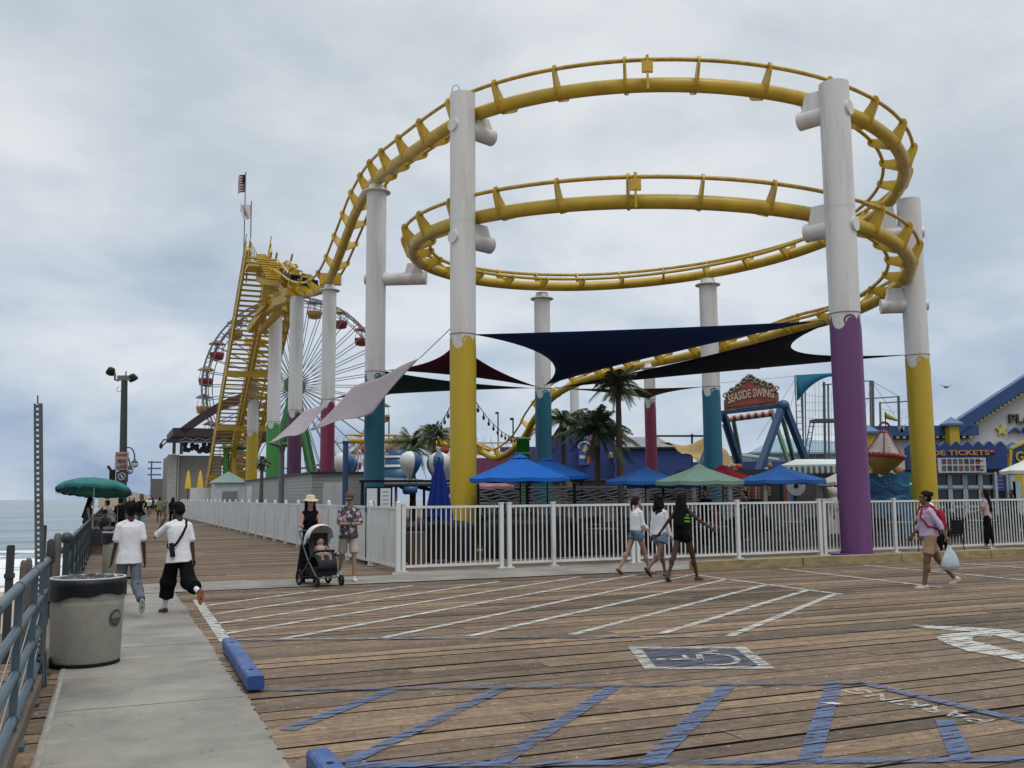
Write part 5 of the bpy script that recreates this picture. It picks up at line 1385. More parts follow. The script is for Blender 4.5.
mb = MB(); a, b = P(610, 446, 80), P(680, 450, 80); mb.prism([V((a.x, 80, 3.5)), V((b.x, 80, 3.5)), V((b.x, 80, b.z)), V((P(658, 437, 80).x, 80, P(658, 437, 80).z)), V((P(618, 427, 80).x, 80, P(618, 437, 80).z)), a], V((0, 8, 0)))
solo('white_tent', mb, mat('tent_white', (.6, .61, .62), .7), 'white tent roof showing above the low dark blue wall', 'tent', (a.x, 84, 0))
nb = thing('pale_blue_building', 'long pale blue building far behind the swing ride', 'building', (P(800, 470, 105).x, 105, 0))
mb = MB(); a, b, z = wallbox(mb, 752, 862, 452, 105, 12); part('wall', mb, LBL, nb)
mb = MB(); a = P(750, 452, 104.6); b = P(864, 452, 104.6); r0, r1 = P(775, 438, 112), P(864, 441, 112); mb.prism([a, b, V((b.x, 112, r1.z)), V((r0.x, 112, r0.z))], V((0, 0, -.2))); part('roof', mb, mat('pale_roof', (.16, .27, .33), .6), nb)
for x in (812, 818, 824):
    c = P(x, 457, 104.9); mb = MB(); mb.box(c, (.5, .1, .6)); part('window', mb, GLASS, nb)
mb = MB(); a, b, z = wallbox(mb, 692, 862, 462, 90, 2); solo('navy_wall', mb, NAVW, 'low dark navy wall behind the legs of the swing ride', 'wall', (a.x, 90, 0))
mb = MB(); mb.prism([P(735, 452, 88), P(779, 458, 88), P(779, 460, 88), P(735, 455, 88)], V((0, 1.2, 0))); solo('slide_roof', mb, mat('roof_pale_strip', (.5, .52, .54)), 'thin pale sloping roof edge behind the swing frame', 'roof', P(735, 452, 88))

# flat white awning and stall behind the blue parasol
aw = thing('awning_stall', 'stall with a pale flat awning and striped valance left of the purple column', 'stall', (P(806, 470, 42).x, 42, 0))
a, b = P(781, 467, 40), P(838, 466, 40); c, d = P(836, 461, 43.5), P(796, 461, 43.5)
mb = MB(); mb.prism([a, b, c, d], V((0, 0, .08))); part('awning', mb, mat('awning_pale', (.55, .60, .57), .6), aw)
n = 20
for k in range(n):
    mb = MB(); p0, p1 = a.lerp(b, k / n), a.lerp(b, (k + 1) / n); mb.prism([p0 + V((0, -.02, 0)), p1 + V((0, -.02, 0)), p1 + V((0, -.02, -.24)), (p0 + p1) / 2 + V((0, -.02, -.32)), p0 + V((0, -.02, -.24))], V((0, .015, 0)))
    part('valance_strip', mb, mat('valance_dark', (.10, .14, .13)) if k % 2 else mat('awning_pale', (.55, .60, .57)), aw)
mb = MB()
for q in (a + V((.2, .2, 0)), b + V((-.2, .2, 0))): mb.bar(V((q.x, q.y, 0)), q, .12)
part('post', mb, mat('rust_post', (.20, .07, .04)), aw)
mb = MB(); mb.box(((a.x + b.x) / 2, 43, .6), (b.x - a.x, 1, 1.2)); part('counter', mb, mat('counter_grey', (.2, .2, .2)), aw)
# row of game stalls at the back of the seating
mb = MB(); mb.box((P(735, 490, 44).x, 44.6, 1.4), (5.2, .2, 2.8)); 
st = thing('game_stall', 'row of dark open game stalls with pinkish awnings behind the seating', 'stall', (P(735, 490, 44).x, 44, 0)); part('back_wall', mb, mat('stall_dark', (.03, .03, .035)), st)
for x, w_, m_ in ((703, 34, mat('stall_teal', (.02, .12, .18))), (757, 60, mat('stall_pink', (.42, .14, .14)))):
    a = P(x - w_ / 2, 484, 41); b = P(x + w_ / 2, 484, 41); mb = MB(); mb.prism([a, b, b + V((0, 2.5, .35)), a + V((0, 2.5, .35))], V((0, 0, .06))); part('awning', mb, m_, st)
for k in range(34):
    x = 742 + (k % 9) * 3.4; y = 488 + (k // 9) * 3.2; c = P(x, y, 44.2); mb = MB(); mb.box(c, (.11, .12, .12)); part('prize', mb, [mat('prize_red', (.35, .06, .05)), mat('prize_cream', (.45, .38, .3)), mat('prize_tan', (.3, .2, .15))][k % 3], st)
for x in (694, 730, 765, 788):
    c = P(x, 490, 41.2); mb = MB(); mb.bar(V((c.x, c.y, 0)), V((c.x, c.y, 2.2)), .16); part('stall_post', mb, mat('stall_post_white', (.4, .38, .36)), st)
c = P(796, 486, 36); t = thing('carnival_spinner', 'round pale game wheel under the awning left of the purple column', 'game wheel', (c.x, c.y, 0))
mb = MB(); mb.tube([c, c + V((0, .12, 0))], .36, 28); part('disc', mb, mat('wheel_pale', (.33, .34, .33)), t)
mb = MB(); mb.tube([c - V((0, .02, 0)), c + V((0, .0, 0))], .09, 14); part('hub', mb, BLACK, t)
mb = MB(); mb.bar(V((c.x, c.y + .15, 0)), c + V((0, .15, 0)), .1); part('stand', mb, DARKM, t)
# pink and plum box buildings low left of centre
mb = MB(); wallbox(mb, 476, 520, 458, 78, 4); solo('plum_building', mb, mat('plum_wall', (.16, .04, .09), .7), 'plum coloured low building behind the dip of the track', 'building', (P(495, 480, 78).x, 78, 0))
mb = MB(); wallbox(mb, 500, 556, 447, 80, 4); solo('violet_building', mb, mat('violet_wall', (.06, .05, .14), .7), 'dark violet building between the green post and teal column', 'building', (P(530, 480, 80).x, 80, 0))
mb = MB(); q = P(523, 440, 61); mb.lathe((q.x, q.y, 0), [(.42, 0), (.42, q.z), (.5, q.z), (.5, q.z + .15), (.02, q.z + .16)], 24); mb.lathe((q.x, q.y, q.z - .9), [(.5, 0), (.5, .1)], 24, caps=False)
solo('green_track_post', mb, GREE, 'thick green post under the track dip above the bright blue parasol', 'support column', (q.x, q.y, 0))
mb = MB(); q = P(232, 448, 78)
mb.bar(V((q.x - .45, q.y, 0)), q + V((-.45, 0, 0)), .4); mb.dbox(q + V((.2, 0, 0)), (1.8, .5, .3)); solo('green_gantry', mb, GREE, 'small green frame at the foot of the lift hill', 'frame', (q.x, q.y, 0))
mb = MB(); mb.bar(V((q.x + .25, q.y - .1, 0)), q + V((.25, -.1, -.2)), .34); solo('yellow_post', mb, YELP, 'short yellow post beside the small green frame', 'post', (q.x, q.y, 0))

# long clapboard hut beside the walkway
hut = thing('clapboard_building', 'low off white clapboard building with a dark flat roof behind the board fence', 'building', D(8.9, 54, 0))
mb = MB(); mb.dbox(D(9.6, 54.6, 1.35), (2.6, 23, 2.7)); part('wall', mb, mat('clapboard', (.38, .38, .36), .6, var=.08), hut)
mb = MB()
for k in range(17): mb.dbox(D(8.285, 54.6, .12 + k * .158), (.02, 23, .13)); mb.dbox(D(9.6, 43.085, .12 + k * .158), (2.6, .02, .13))
part('clapboard_siding', mb, mat('clapboard', (.38, .38, .36)), hut)
mb = MB(); mb.dbox(D(9.6, 54.6, 2.76), (2.9, 23.3, .1)); part('roof', mb, mat('dark_roof_edge', (.03, .03, .032)), hut)
mb = MB(); mb.dbox(D(8.25, 64.0, 1.25), (.06, 2.6, 2.3)); part('door', mb, WHITE, hut)
mb = MB(); mb.dbox(D(9.2, 43.05, 1.3), (.9, .05, 2.0)); part('door', mb, WHITE, hut)
# little white hut with a pale green pyramid roof
sh = thing('ticket_hut', 'small white hut with a pale green pyramid roof beyond the board fence', 'hut', D(7.5, 69.5, 0))
mb = MB(); mb.dbox(D(7.5, 69.5, 1.35), (2.1, 2.1, 2.7)); part('wall', mb, mat('hut_white', (.5, .52, .53), .6), sh)
mb = MB(); b4 = [D(7.5 + a, 69.5 + b, 2.7) for a, b in ((-1.25, -1.25), (1.25, -1.25), (1.25, 1.25), (-1.25, 1.25))]; ap = D(7.5, 69.5, 3.5)
for k in range(4): mb.quad(b4[k], b4[(k + 1) % 4], ap)
mb.quad(*b4); part('roof', mb, mat('pale_green_roof', (.20, .30, .25), .6), sh)
mb = MB(); mb.dbox(D(7.5, 68.43, 1.6), (1.0, .04, 1.0)); part('window', mb, mat('hut_window', (.22, .22, .24), .3), sh)
for a_, m_, lab in ((D(7.0, 84, 0), WHITE, 'short white wall panel left of the grey panels beyond the board fence'), (D(8.6, 80, 0), mat('grey_panel', (.2, .2, .2), .7), 'grey wall panel between the white panel and the pyramid roofed hut')):
    mb = MB(); mb.dbox(a_ + V((0, 0, 1.25)), (2.0, .15, 2.5)); solo('wall_panel', mb, m_, lab, 'wall', a_)
for i, (x, lab) in enumerate(((188.5, 'left of two folded yellow parasols beyond the board fence'), (200.5, 'right of two folded yellow parasols beyond the board fence'))):
    q = P(x, 470, 88); t = thing('parasol', lab, 'parasol', (q.x, q.y, 0), 0, 'folded yellow parasols')
    mb = MB(); mb.lathe((q.x, q.y, 0), [(.3, q.z - 1.7), (.25, q.z - 1.2), (.14, q.z - .4), (.03, q.z)], 10); part('folded_canopy', mb, mat('yellow_cloth', (.6, .42, .04), .8), t)
    mb = MB(); mb.tube([V((q.x, q.y, 0)), q], .04, 6); part('pole', mb, DARKM, t)

# coaster station at the far left
stn = thing('station_building', 'grey coaster station with dark maroon flat roof at the far left', 'building', D(10, 122, 0))
mb = MB(); mb.dbox(D(8.9, 124, 3.3), (6.0, 12, 6.6)); part('wall', mb, mat('station_grey', (.16, .155, .145), .8, var=.1, scale=.4), stn)
mb = MB(); mb.dbox(D(6.35, 117.9, 3.35), (1.0, .3, 6.7)); mb.dbox(D(7.0, 117.85, 3.35), (.14, .4, 6.7)); part('pilaster', mb, mat('station_pale', (.29, .285, .27), .8), stn)
mb = MB(); mb.dbox(D(12.1, 123, 9.2), (11.8, 14, 1.0)); mb.prism([D(6.2, 116, 8.7), D(6.2, 130, 8.7), D(5.5, 130, 7.9), D(5.5, 116, 7.9)], V((0, 0, .25))); part('roof', mb, mat('maroon_roof', (.028, .012, .016), .6), stn)
for t_ in (6.4, 7.2, 13): mb = MB(); mb.dbox(D(t_, 116.4, 8.0), (.35, .35, 2.6)); part('roof_column', mb, mat('maroon_roof', (.045, .02, .025)), stn)
mb = MB(); pr = []
for i in range(13):
    f = i / 12; pr.append(D(7.2 + 7 * f, 118, 9.3 + 4.4 * math.sin(f * 1.3)))
for p0, p1 in zip(pr[:-1], pr[1:]): mb.bar(p0, p1, 4.0, .9)
part('curved_canopy', mb, mat('maroon_roof', (.045, .02, .025)), stn)
mb = MB()
for k in range(12): mb.bar(D(7 + k * .7, 116.2, 8.3 + .3 * (k % 2)), D(7.7 + k * .7, 116.2, 8.6 - .3 * (k % 2)), .1)
mb.bar(D(7, 116.2, 8.8), D(15, 116.2, 8.8), .12); mb.bar(D(7, 116.2, 8.1), D(15, 116.2, 8.1), .12); part('roof_truss', mb, STEEL, stn)
mb = MB()
for k in range(26): q = D(7.6 + rg.uniform(0, 3), 118.2, 7.1 + rg.uniform(0, .9)); mb.ball(q, (.3, .3, .28), 7, 5)
part('parked_train', mb, mat('train_dark', (.03, .025, .03)), stn)
mb = MB(); mb.tube([D(5.8, 116, 8.3), D(5.2, 116, 8.3), D(5.0, 116, 7.9)], .1, 6); mb.ball(D(4.95, 116, 7.6), (.2, .2, .35)); part('wall_lamp', mb, DARKM, stn)
mb = MB(); mb.dbox(D(6.2, 148, 2.2), (2.2, 3, 4.4)); 
for z in (5, 5.9, 6.8): mb.dbox(D(5.5, 147, z), (1.8, 1.2, .18))
mb.bar(D(5.1, 147, 4), D(5.1, 147, 7.0), .15); solo('lifeguard_tower', mb, mat('tower_grey', (.12, .12, .13), .8), 'small grey tower with open shelves beyond the coaster station', 'tower', D(6.2, 148, 0))
mb = MB(); mb.dbox(D(2.0, 168, 1.0), (8, 6, 2.0)); mb.prism([D(-2.2, 165, 2.0), D(6.2, 165, 2.0), D(2, 165, 2.9)], UU * 6); solo('pier_end_building', mb, mat('end_building_tan', (.36, .30, .22), .8), 'pale tan building at the far end of the pier walkway', 'building', D(2, 168, 0))

# ------------------------------------------------------------------ arcade and ticket booth on the right
ARW = mat('arcade_white', (.50, .49, .48), .7, var=.05, scale=.7); ARB = mat('arcade_blue_trim', (.015, .055, .17), .4, var=.1)
ar = thing('arcade_building', 'white gabled arcade hall with blue cornice and raised letters at the right edge', 'building', (P(960, 480, 52).x, 52, 0))
aY = 52.0
def ap_(x, y): return P(x, y, aY)
zc_ = ap_(960, 431).z; gx = ap_(962, 431).x; gx2 = gx + 18.5; zg = ap_(1124, 325).z
xl = ap_(862, 434).x
mb = MB(); mb.prism([(xl, aY, 0), (gx2 + 2, aY, 0), (gx2 + 2, aY, zc_), (gx2, aY, zc_), ((gx + gx2) / 2, aY, zc_ + 5.9), (gx, aY, zc_), (xl, aY, zc_)], (0, .5, 0)); mb.box(((xl + gx2) / 2 + 2, aY + 3.5, zc_ / 2 - .3), (gx2 - xl - 1, 5.9, zc_ - .6)); part('wall', mb, ARW, ar)
mb = MB(); mb.box(((xl + gx) / 2 + .2, aY - .25, zc_ + .0), (gx - xl + .9, .6, .55)); mb.box(((xl + gx) / 2, aY - .15, zc_ - .36), (gx - xl + .5, .3, .16))
A_ = V((gx - .6, aY - .3, zc_ + .12)); B_ = V(((gx + gx2) / 2, aY - .3, zc_ + 6.25)); E_ = V((gx2 + .6, aY - .3, zc_ + .12))
for p0, p1 in ((A_, B_), (B_, E_)): mb.bar(p0, p1, .7, .62)
part('cornice', mb, ARB, ar)
mb = MB(); sl_ = (B_ - A_).normalized()
n = 44
for k in range(n):
    q = A_.lerp(B_, (k + .5) / n) + V((sl_.z * .42, -.12, -sl_.x * .42)); mb = MB(); mb.box(q, (.16, .2, .12)); part('dentil', mb, mat('dentil_yellow', (.45, .42, .15), .6), ar)
for k in range(16): mb = MB(); mb.box((xl + .3 + k * .36, aY - .42, zc_ - .34), (.16, .2, .12)); part('dentil', mb, mat('dentil_yellow', (.45, .42, .15), .6), ar)
for x, yt, lab in ((868.5, 424, None), (951.5, 416, None), (1013, 441, None)):
    q = P(x, yt + 10, aY - .8); mb = MB(); w_ = .52
    mb.box((q.x, aY - .8, q.z / 2), (w_, .6, q.z)); part('pilaster', mb, YELP, ar)
    mb = MB(); b4 = [V((q.x + a * .45, aY - .8 + b * .45, q.z + .0)) for a, b in ((-1, -1), (1, -1), (1, 1), (-1, 1))]; m4 = [v_ + V((0, 0, .12)) for v_ in b4]; ap2 = V((q.x, aY - .8, q.z + .5))
    mb.grid([b4, m4], close=True, smooth=False)
    for k in range(4): mb.quad(m4[k], m4[(k + 1) % 4], ap2)
    mb.quad(*b4); part('pyramid_cap', mb, mat('cap_blue', (.06, .12, .24), .4), ar)
def letters(txt, x0_, x1_, y0_, y1_, Y, m_, parent, nm='lettering', dz=.12, full=None):
    tm = text_mb(txt, 1.0, dz, bold=.02); w0 = min(v_.x for v_ in tm.v); w1 = max(v_.x for v_ in tm.v); h0 = min(v_.y for v_ in tm.v); h1 = max(v_.y for v_ in tm.v)
    a, b = P(x0_, y1_, Y), P(x1_, y0_, Y)
    for v_ in tm.v:
        v_.x = (v_.x - w0) / (w1 - w0) * (b.x - a.x); v_.y = (v_.y - h0) / (h1 - h0) * (b.z - a.z)
    place(tm, V((a.x, Y, a.z)), (1, 0, 0), (0, 0, 1)); return part(nm, tm, m_, parent)
letters('PLAYLAND', 1009.5, 1078, 413.5, 423, aY - .12, mat('letter_dark', (.05, .05, .045), .5), ar, dz=.16)
letters('ARCADE', 1008, 1086, 427, 433, aY - .12, ARB, ar, dz=.16)
c = P(1002, 430, aY - .1); star = []
for k in range(10): r_ = (.36 if k % 2 == 0 else .16); star.append(c + V((r_ * math.sin(k * PI / 5), 0, r_ * math.cos(k * PI / 5))))
mb = MB(); mb.prism(star, (0, .08, 0)); part('star', mb, mat('star_yellow', (.5, .42, .08), .5), ar)
for x in range(918, 930, 12): pass
# ticket booth
bk_ = thing('ticket_booth', 'ticket booth with a scalloped navy sign board and four windows', 'booth', (P(955, 490, 44).x, 44, 0)); tY = 44.0
a, b = P(906, 442, tY), P(1006, 442, tY); zb0 = P(906, 469.5, tY).z; top_ = []
for i in range(81):
    u_ = i / 80; ph = (u_ * 9) % 1; top_.append(V((a.x + (b.x - a.x) * (1 - u_), tY, a.z - .26 + .28 * (1 - abs(2 * ph - 1)) ** .7 * 1.0)))
mb = MB(); mb.prism([V((a.x, tY, zb0)), V((b.x, tY, zb0)), *top_], (0, .25, 0)); sb = part('sign_board', mb, mat('sign_navy', (.010, .035, .15), .5), bk_)
letters('RIDE TICKETS', 923, 989, 450, 455.5, tY - .05, mat('sign_letters_orange', (.45, .24, .06), .5), sb, dz=.06)
mb = MB()
sm_ = [P(989 + i * .6, 452 + .6 * math.sin(i), tY - .04) for i in range(10)]; mb.tube(sm_, .07, 5); part('red_flourish', mb, mat('flourish_red', (.35, .05, .05)), sb)
mb = MB(); a1, b1 = P(937, 458, tY - .1), P(986, 472.5, tY - .1); mb.box(((a1.x + b1.x) / 2, tY - .12, (a1.z + b1.z) / 2), (b1.x - a1.x, .06, a1.z - b1.z)); pp = part('ride_pictures_board', mb, mat('pictures_white', (.48, .47, .46), .5), bk_)
rg2 = random.Random(8)
for r_ in range(2):
    for k in range(7):
        c = V((a1.x + .28 + k * .26, tY - .16, a1.z - .16 - r_ * .31)); mb = MB(); mb.box(c, (.19, .02, .23)); part('picture', mb, mat('pic_%d' % ((k + r_ * 3) % 5), [(.05, .07, .12), (.18, .06, .05), (.05, .12, .14), (.12, .1, .09), (.03, .04, .07)][(k + r_ * 3) % 5]), pp)
mb = MB(); c = V((b1.x - .3, tY - .16, (a1.z + b1.z) / 2)); mb.box(c + V((0, 0, .2)), (.38, .02, .06)); mb.box(c + V((0, 0, -.05)), (.42, .02, .03)); mb.ball(c + V((.06, 0, -.2)), (.14, .02, .07)); part('price_print', mb, mat('print_red', (.25, .1, .08)), pp)
mb = MB(); mb.box(((a.x + b.x) / 2, tY + .6, zb0 / 2), (b.x - a.x, .6, zb0)); part('wall', mb, mat('booth_dark', (.035, .045, .06), .6), bk_)
fm = mat('booth_frame_pale', (.30, .40, .42), .5)
for k, x in enumerate((936, 951, 966.5, 981.5)):
    w0, w1 = P(x + 1, 474, tY), P(x + 14, 474, tY); mb = MB(); z1 = P(x, 473.5, tY).z
    for xx in (w0.x, w1.x): mb.box((xx, tY + .2, z1 / 2), (.1, .1, z1))
    for z in (z1, P(x, 486, tY).z, P(x, 488.5, tY).z, 1.0): mb.box(((w0.x + w1.x) / 2, tY + .2, z), (w1.x - w0.x, .1, .07))
    f_ = part('window_frame', mb, fm, bk_); mb = MB(); mb.box(((w0.x + w1.x) / 2, tY + .25, z1 / 2 + .4), (w1.x - w0.x - .1, .02, z1 - .8)); part('pane', mb, GLASS, f_)
    mb = MB(); mb.box(((w0.x + w1.x) / 2, tY + .14, P(x, 487.2, tY).z), (w1.x - w0.x - .12, .03, .07)); part('window_number_strip', mb, mat('pictures_white', (.48, .47, .46)), f_)
mb = MB(); c = P(1001.5, 482, tY); mb.box(V((c.x, tY + .15, c.z)), (.42, .05, .8)); ps_ = part('purple_notice', mb, mat('purple_notice', (.05, .05, .2)), bk_)
for k in range(4): mb = MB(); mb.box(V((c.x, tY + .11, c.z + .25 - k * .17)), (.28, .02, .03)); part('printed_line', mb, mat('notice_lines', (.25, .25, .4)), ps_)
mb = MB(); 
for x in (995.5, 1007.5): q = P(x, 472, tY); mb.box((q.x, tY + .1, q.z / 2), (.12, .2, q.z))
part('post', mb, fm, bk_)
mb = MB(); c = P(910.5, 485, 43); mb.box(V((c.x, 43, c.z)), (.36, .05, 1.1)); mb.bar(V((c.x, 43.05, 0)), V((c.x, 43.05, c.z)), .06); t = solo('green_sign', mb, mat('green_sign', (.02, .16, .06), .5), 'narrow green sign board left of the far yellow column', 'sign', (c.x, 43, 0))
mb = MB(); mb.box(V((c.x, 42.965, c.z + .05)), (.26, .01, .1)); part('white_strip', mb, WHITE, t)
# navy gable sign with a yellow G
gs = thing('games_sign', 'navy gable shaped sign with a yellow edge and letter G at the right edge', 'sign', (P(1025, 480, 40).x, 40, 0))
gy = 40.0; pl = [P(1010, 470, gy), P(1060, 470, gy), P(1060, 440, gy), P(1044, 434, gy), P(1011, 448.5, gy)]
mb = MB(); mb.prism(pl, (0, .15, 0)); part('board', mb, mat('sign_navy', (.010, .035, .15)), gs)
mb = MB(); mb.bar(pl[4], pl[3], .12, .09); mb.bar(pl[0], pl[4], .09, .09); part('edge_trim', mb, YELP, gs)
letters('GAMES', 1016, 1052, 451, 462, gy - .04, YELP, gs, dz=.05)
mb = MB(); mb.box((P(1014, 480, gy).x, gy + .2, P(1014, 470, gy).z / 2), (.2, .2, P(1014, 470, gy).z)); mb.box((P(1018, 480, gy).x, gy + .2, 1), (.35, .2, 2.2)); part('post', mb, mat('booth_frame_pale', (.30, .40, .42)), gs)

# ------------------------------------------------------------------ spinning top ornament and wave panel
oY = 37.0; wpn = thing('painted_wave_board', 'blue painted board of rolling waves below the giant spinning top', 'painted panel', (P(887, 490, oY).x, oY, 0))
a, b = P(865, 474, oY), P(909, 474, oY); pr = []
for i in range(41): u_ = i / 40; pr.append(V((b.x - (b.x - a.x) * u_, oY, a.z + .06 * math.sin(u_ * 17) + .05 * math.sin(u_ * 7))))
mb = MB(); mb.prism([V((a.x, oY, 0)), V((b.x, oY, 0)), *pr], (0, .2, 0)); part('panel', mb, mat('wave_blue', (.015, .10, .24), .5, var=.25, scale=2), wpn)
for k, (zo, m_) in enumerate(((-.35, (.02, .17, .33)), (-.62, (.01, .05, .14)), (-.9, (.03, .2, .38)))):
    lo_, hi_ = [], []
    for i in range(31): u_ = i / 30; z = a.z + zo + .09 * math.sin(u_ * 12 + k * 2); lo_.append(V((a.x + .02 + (b.x - a.x - .04) * u_, oY - .02 - k * .004, z - .09))); hi_.append(lo_[-1] + V((0, 0, .09 + .06 * math.sin(u_ * 9 + k))))
    mb = MB(); mb.prism(lo_ + hi_[::-1], (0, .015, 0)); part('painted_wave', mb, mat('wave_tone_%d' % k, m_, .5), wpn)
mb = MB()
for k in range(14): mb.ball(V((rg2.uniform(a.x + .7, b.x - .4), oY - .03, a.z - .2 - rg2.uniform(0, .2))), .018, 6, 4)
part('painted_bubbles', mb, mat('bubble_white', (.4, .5, .55)), wpn)
tp_ = P(883, 455, oY - .4); tpo = thing('spinning_top', 'giant red, white and yellow spinning top ornament on the blue wave panel', 'ornament', (tp_.x, tp_.y, 0))
sc_ = oY / FPX; til = Matrix.Rotation(rad(6), 4, 'Y'); 
def topm(prof, m_, nm, n=32, smooth=True):
    mb = MB(); mb.lathe((0, 0, 0), [(r_ * sc_, z_ * sc_) for r_, z_ in prof], n, smooth=smooth); mb.v = [til @ v_ + tp_ for v_ in mb.v]; return part(nm, mb, m_, tpo)
topm([(18, 0), (14, 5), (8, 15), (4, 22), (1, 23)], mat('top_white', (.42, .39, .36), .5), 'upper_cone')
topm([(19, -4), (20.5, -3), (21, -1), (20.5, 1), (18, 1.5)], mat('top_red', (.28, .02, .03), .5), 'rim')
topm([(20, -3), (14, -10), (6, -17), (1, -20)], mat('top_yellow', (.30, .20, .04), .5), 'lower_cone')
topm([(4.5, 19), (4.5, 22), (3, 24), (1, 25)], mat('top_red', (.28, .02, .03)), 'cap')
mb = MB(); mb.tube([tp_ + (til @ V((5 * math.cos(x) * sc_, 0, (27 + 5.5 * math.sin(x)) * sc_))) for x in [k * PI / 8 for k in range(-1, 10)]], .045, 8); part('handle', mb, mat('handle_brown', (.14, .06, .05)), tpo)
for k in range(28): x = k * 2 * PI / 28; mb = MB(); mb.ball(tp_ + til @ V((20.9 * math.cos(x) * sc_, 20.9 * math.sin(x) * sc_, 0)), .028, 6, 4); part('bulb', mb, mat('bulb_cream', (.5, .45, .38)), tpo)
for k in range(5): mb = MB(); mb.ball(tp_ + til @ V((0, -(17 - k * 2.2) * sc_, (3 + k * 4) * sc_)), .03, 6, 4); part('bulb', mb, mat('bulb_cream', (.5, .45, .38)), tpo)
mb = MB()
for k in range(6): x = k * PI / 3 + .2; mb.tube([tp_ + til @ V((18.3 * math.cos(x) * sc_, 18.3 * math.sin(x) * sc_, 1 * sc_)), tp_ + til @ V((4.6 * math.cos(x) * sc_, 4.6 * math.sin(x) * sc_, 22 * sc_))], .025, 5)
part('cone_seams', mb, mat('top_red', (.28, .02, .03)), tpo)
mb = MB(); mb.bar(V((tp_.x, tp_.y + .9, 0)), V((tp_.x, tp_.y + .9, tp_.z - 8 * sc_)), .2); mb.bar(V((tp_.x, tp_.y + .9, tp_.z - 8 * sc_)), V((tp_.x, tp_.y, tp_.z - 8 * sc_)), .15); mb.ball(P(898, 470, oY + .1), (.2, .05, .16)); part('stand', mb, mat('orange_paint', (.45, .2, .05)), tpo)
q = P(885, 424, 50); q0 = P(885, 412, 50); t = thing('pennant', 'small yellow pennant on a pole behind the spinning top', 'flag', (q.x, 50, 0))
mb = MB(); mb.tube([V((q0.x, 50, 0)), q0], .03, 5); part('pole', mb, DARKM, t)
mb = MB(); mb.grid([[q0, q0 + V((.35, .05, -.2)), q0 + V((.65, 0, -.45))], [q0 + V((0, 0, -.35)), q0 + V((.3, .05, -.42)), q0 + V((.6, 0, -.5))]]); o = part('cloth', mb, fabric('pennant_yellow', (.35, .26, .05)), t)
o.modifiers.new('t', 'SOLIDIFY').thickness = .01
mb = MB(); c = P(902, 430, 49)
for dx, dz in ((-.15, .25), (.0, .15), (.12, .28), (-.05, .3)): mb.prism([c + V((-.1, 0, -.1)), c + V((.1, 0, -.1)), c + V((dx * 1.5, 0, dz))], (0, .06, 0))
solo('roof_ornament', mb, mat('ornament_grey', (.3, .29, .28)), 'pale pointed ornament on the arcade cornice left of the yellow column', 'ornament', c)

# ------------------------------------------------------------------ flying trapeze rig
zY = 72.0; tr = thing('trapeze_rig', 'flying trapeze rig of thin posts, ladders and netting behind the purple column', 'trapeze rig', (P(850, 480, zY).x, zY, 0))
TM = mat('rig_metal', (.10, .11, .12), .5, metal=.3)
def zp_(x, y, d=0): return P(x, y, zY + d)
def pole(x, y, d=0, r_=.09, x2=None):
    p_ = zp_(x, y, d); mb = MB(); mb.tube([V((zp_(x2 or x, 470, d).x, p_.y, 0)), p_], r_, 6); part('pole', mb, TM, tr)
for x, y, d, r_ in ((824, 382, 0, .1), (828, 384, 4, .08), (872.5, 381, 0, .11), (870, 381, 3, .07), (880, 402, 6, .08), (898.5, 397, 0, .1), (802.5, 390, 3, .06), (805, 390, 4, .05)): pole(x, y, d, r_)
mb = MB()
for p0, p1 in (((800, 376), (833, 376)), ((822, 385), (832, 384)), ((862, 381), (873, 381)), ((862, 399), (900, 396.5)), ((880, 403), (912, 401)), ((872, 381), (898, 396))):
    mb.tube([zp_(*p0), zp_(*p1)], .05 if p1 != (898, 396) else .02, 5)
part('beams', mb, TM, tr)
def ladder(p0, p1, w_, nm='ladder'):
    a, b = V(p0), V(p1); s_ = V((w_ / 2, 0, 0)); mb = MB(); mb.bar(a - s_, b - s_, .07); mb.bar(a + s_, b + s_, .07); L_ = (b - a).length; n = int(L_ / .45)
    for k in range(1, n): q = a.lerp(b, k / n); mb.bar(q - s_, q + s_, .045)
    part(nm, mb, TM, tr)
p_ = zp_(797.5, 375); ladder((p_.x, p_.y, 0), p_, .42)
p_ = zp_(812.5, 420, -2); q_ = zp_(806, 458, -2); ladder(q_ + (q_ - p_) * .8, p_, .3)
mb = MB(); a, b = zp_(812, 421, -2), zp_(838, 421, -2); mb.box((a + b) / 2, ((b - a).length, 1.2, .22)); part('platform', mb, mat('rig_platform', (.06, .05, .045)), tr)
c3 = [zp_(796, 375, -1), zp_(832, 373, -1), zp_(797, 398, -1)]; mb = MB(); rows = []
for i in range(9):
    u_ = i / 8; rows.append([c3[0].lerp(c3[1], v_ / 8) * (1 - u_) + c3[2].lerp(c3[1], (v_ / 8) ** 1.0 * .0) * u_ + V((0, .3 * math.sin(v_), 0)) * 0 for v_ in range(9)])
rows = []
for i in range(9):
    u_ = i / 8; hgt = (c3[0].z - c3[2].z) * (1 - u_) ** 1.9 + .25; x_ = c3[0].lerp(c3[1], u_); rows.append([x_, x_ - V((0, 0, hgt))])
mb.grid(rows); o = part('banner_sail', mb, fabric('teal_banner', (.02, .12, .20)), tr); o.modifiers.new('t', 'SOLIDIFY').thickness = .02
mb = MB()     # netting drawn as fine cords
for k in range(10):
    x = 806 + k * 3.2; mb.tube([zp_(x, 391 + 3 * math.sin(k / 9 * PI), 2), zp_(x, 462, 2)], .012, 3)
for k in range(9): y = 394 + k * 8; mb.tube([zp_(804 + i * 4, y + 2.5 * math.sin(i / 8 * PI) * (1 if k < 1 else .3), 2) for i in range(9)], .014, 3)
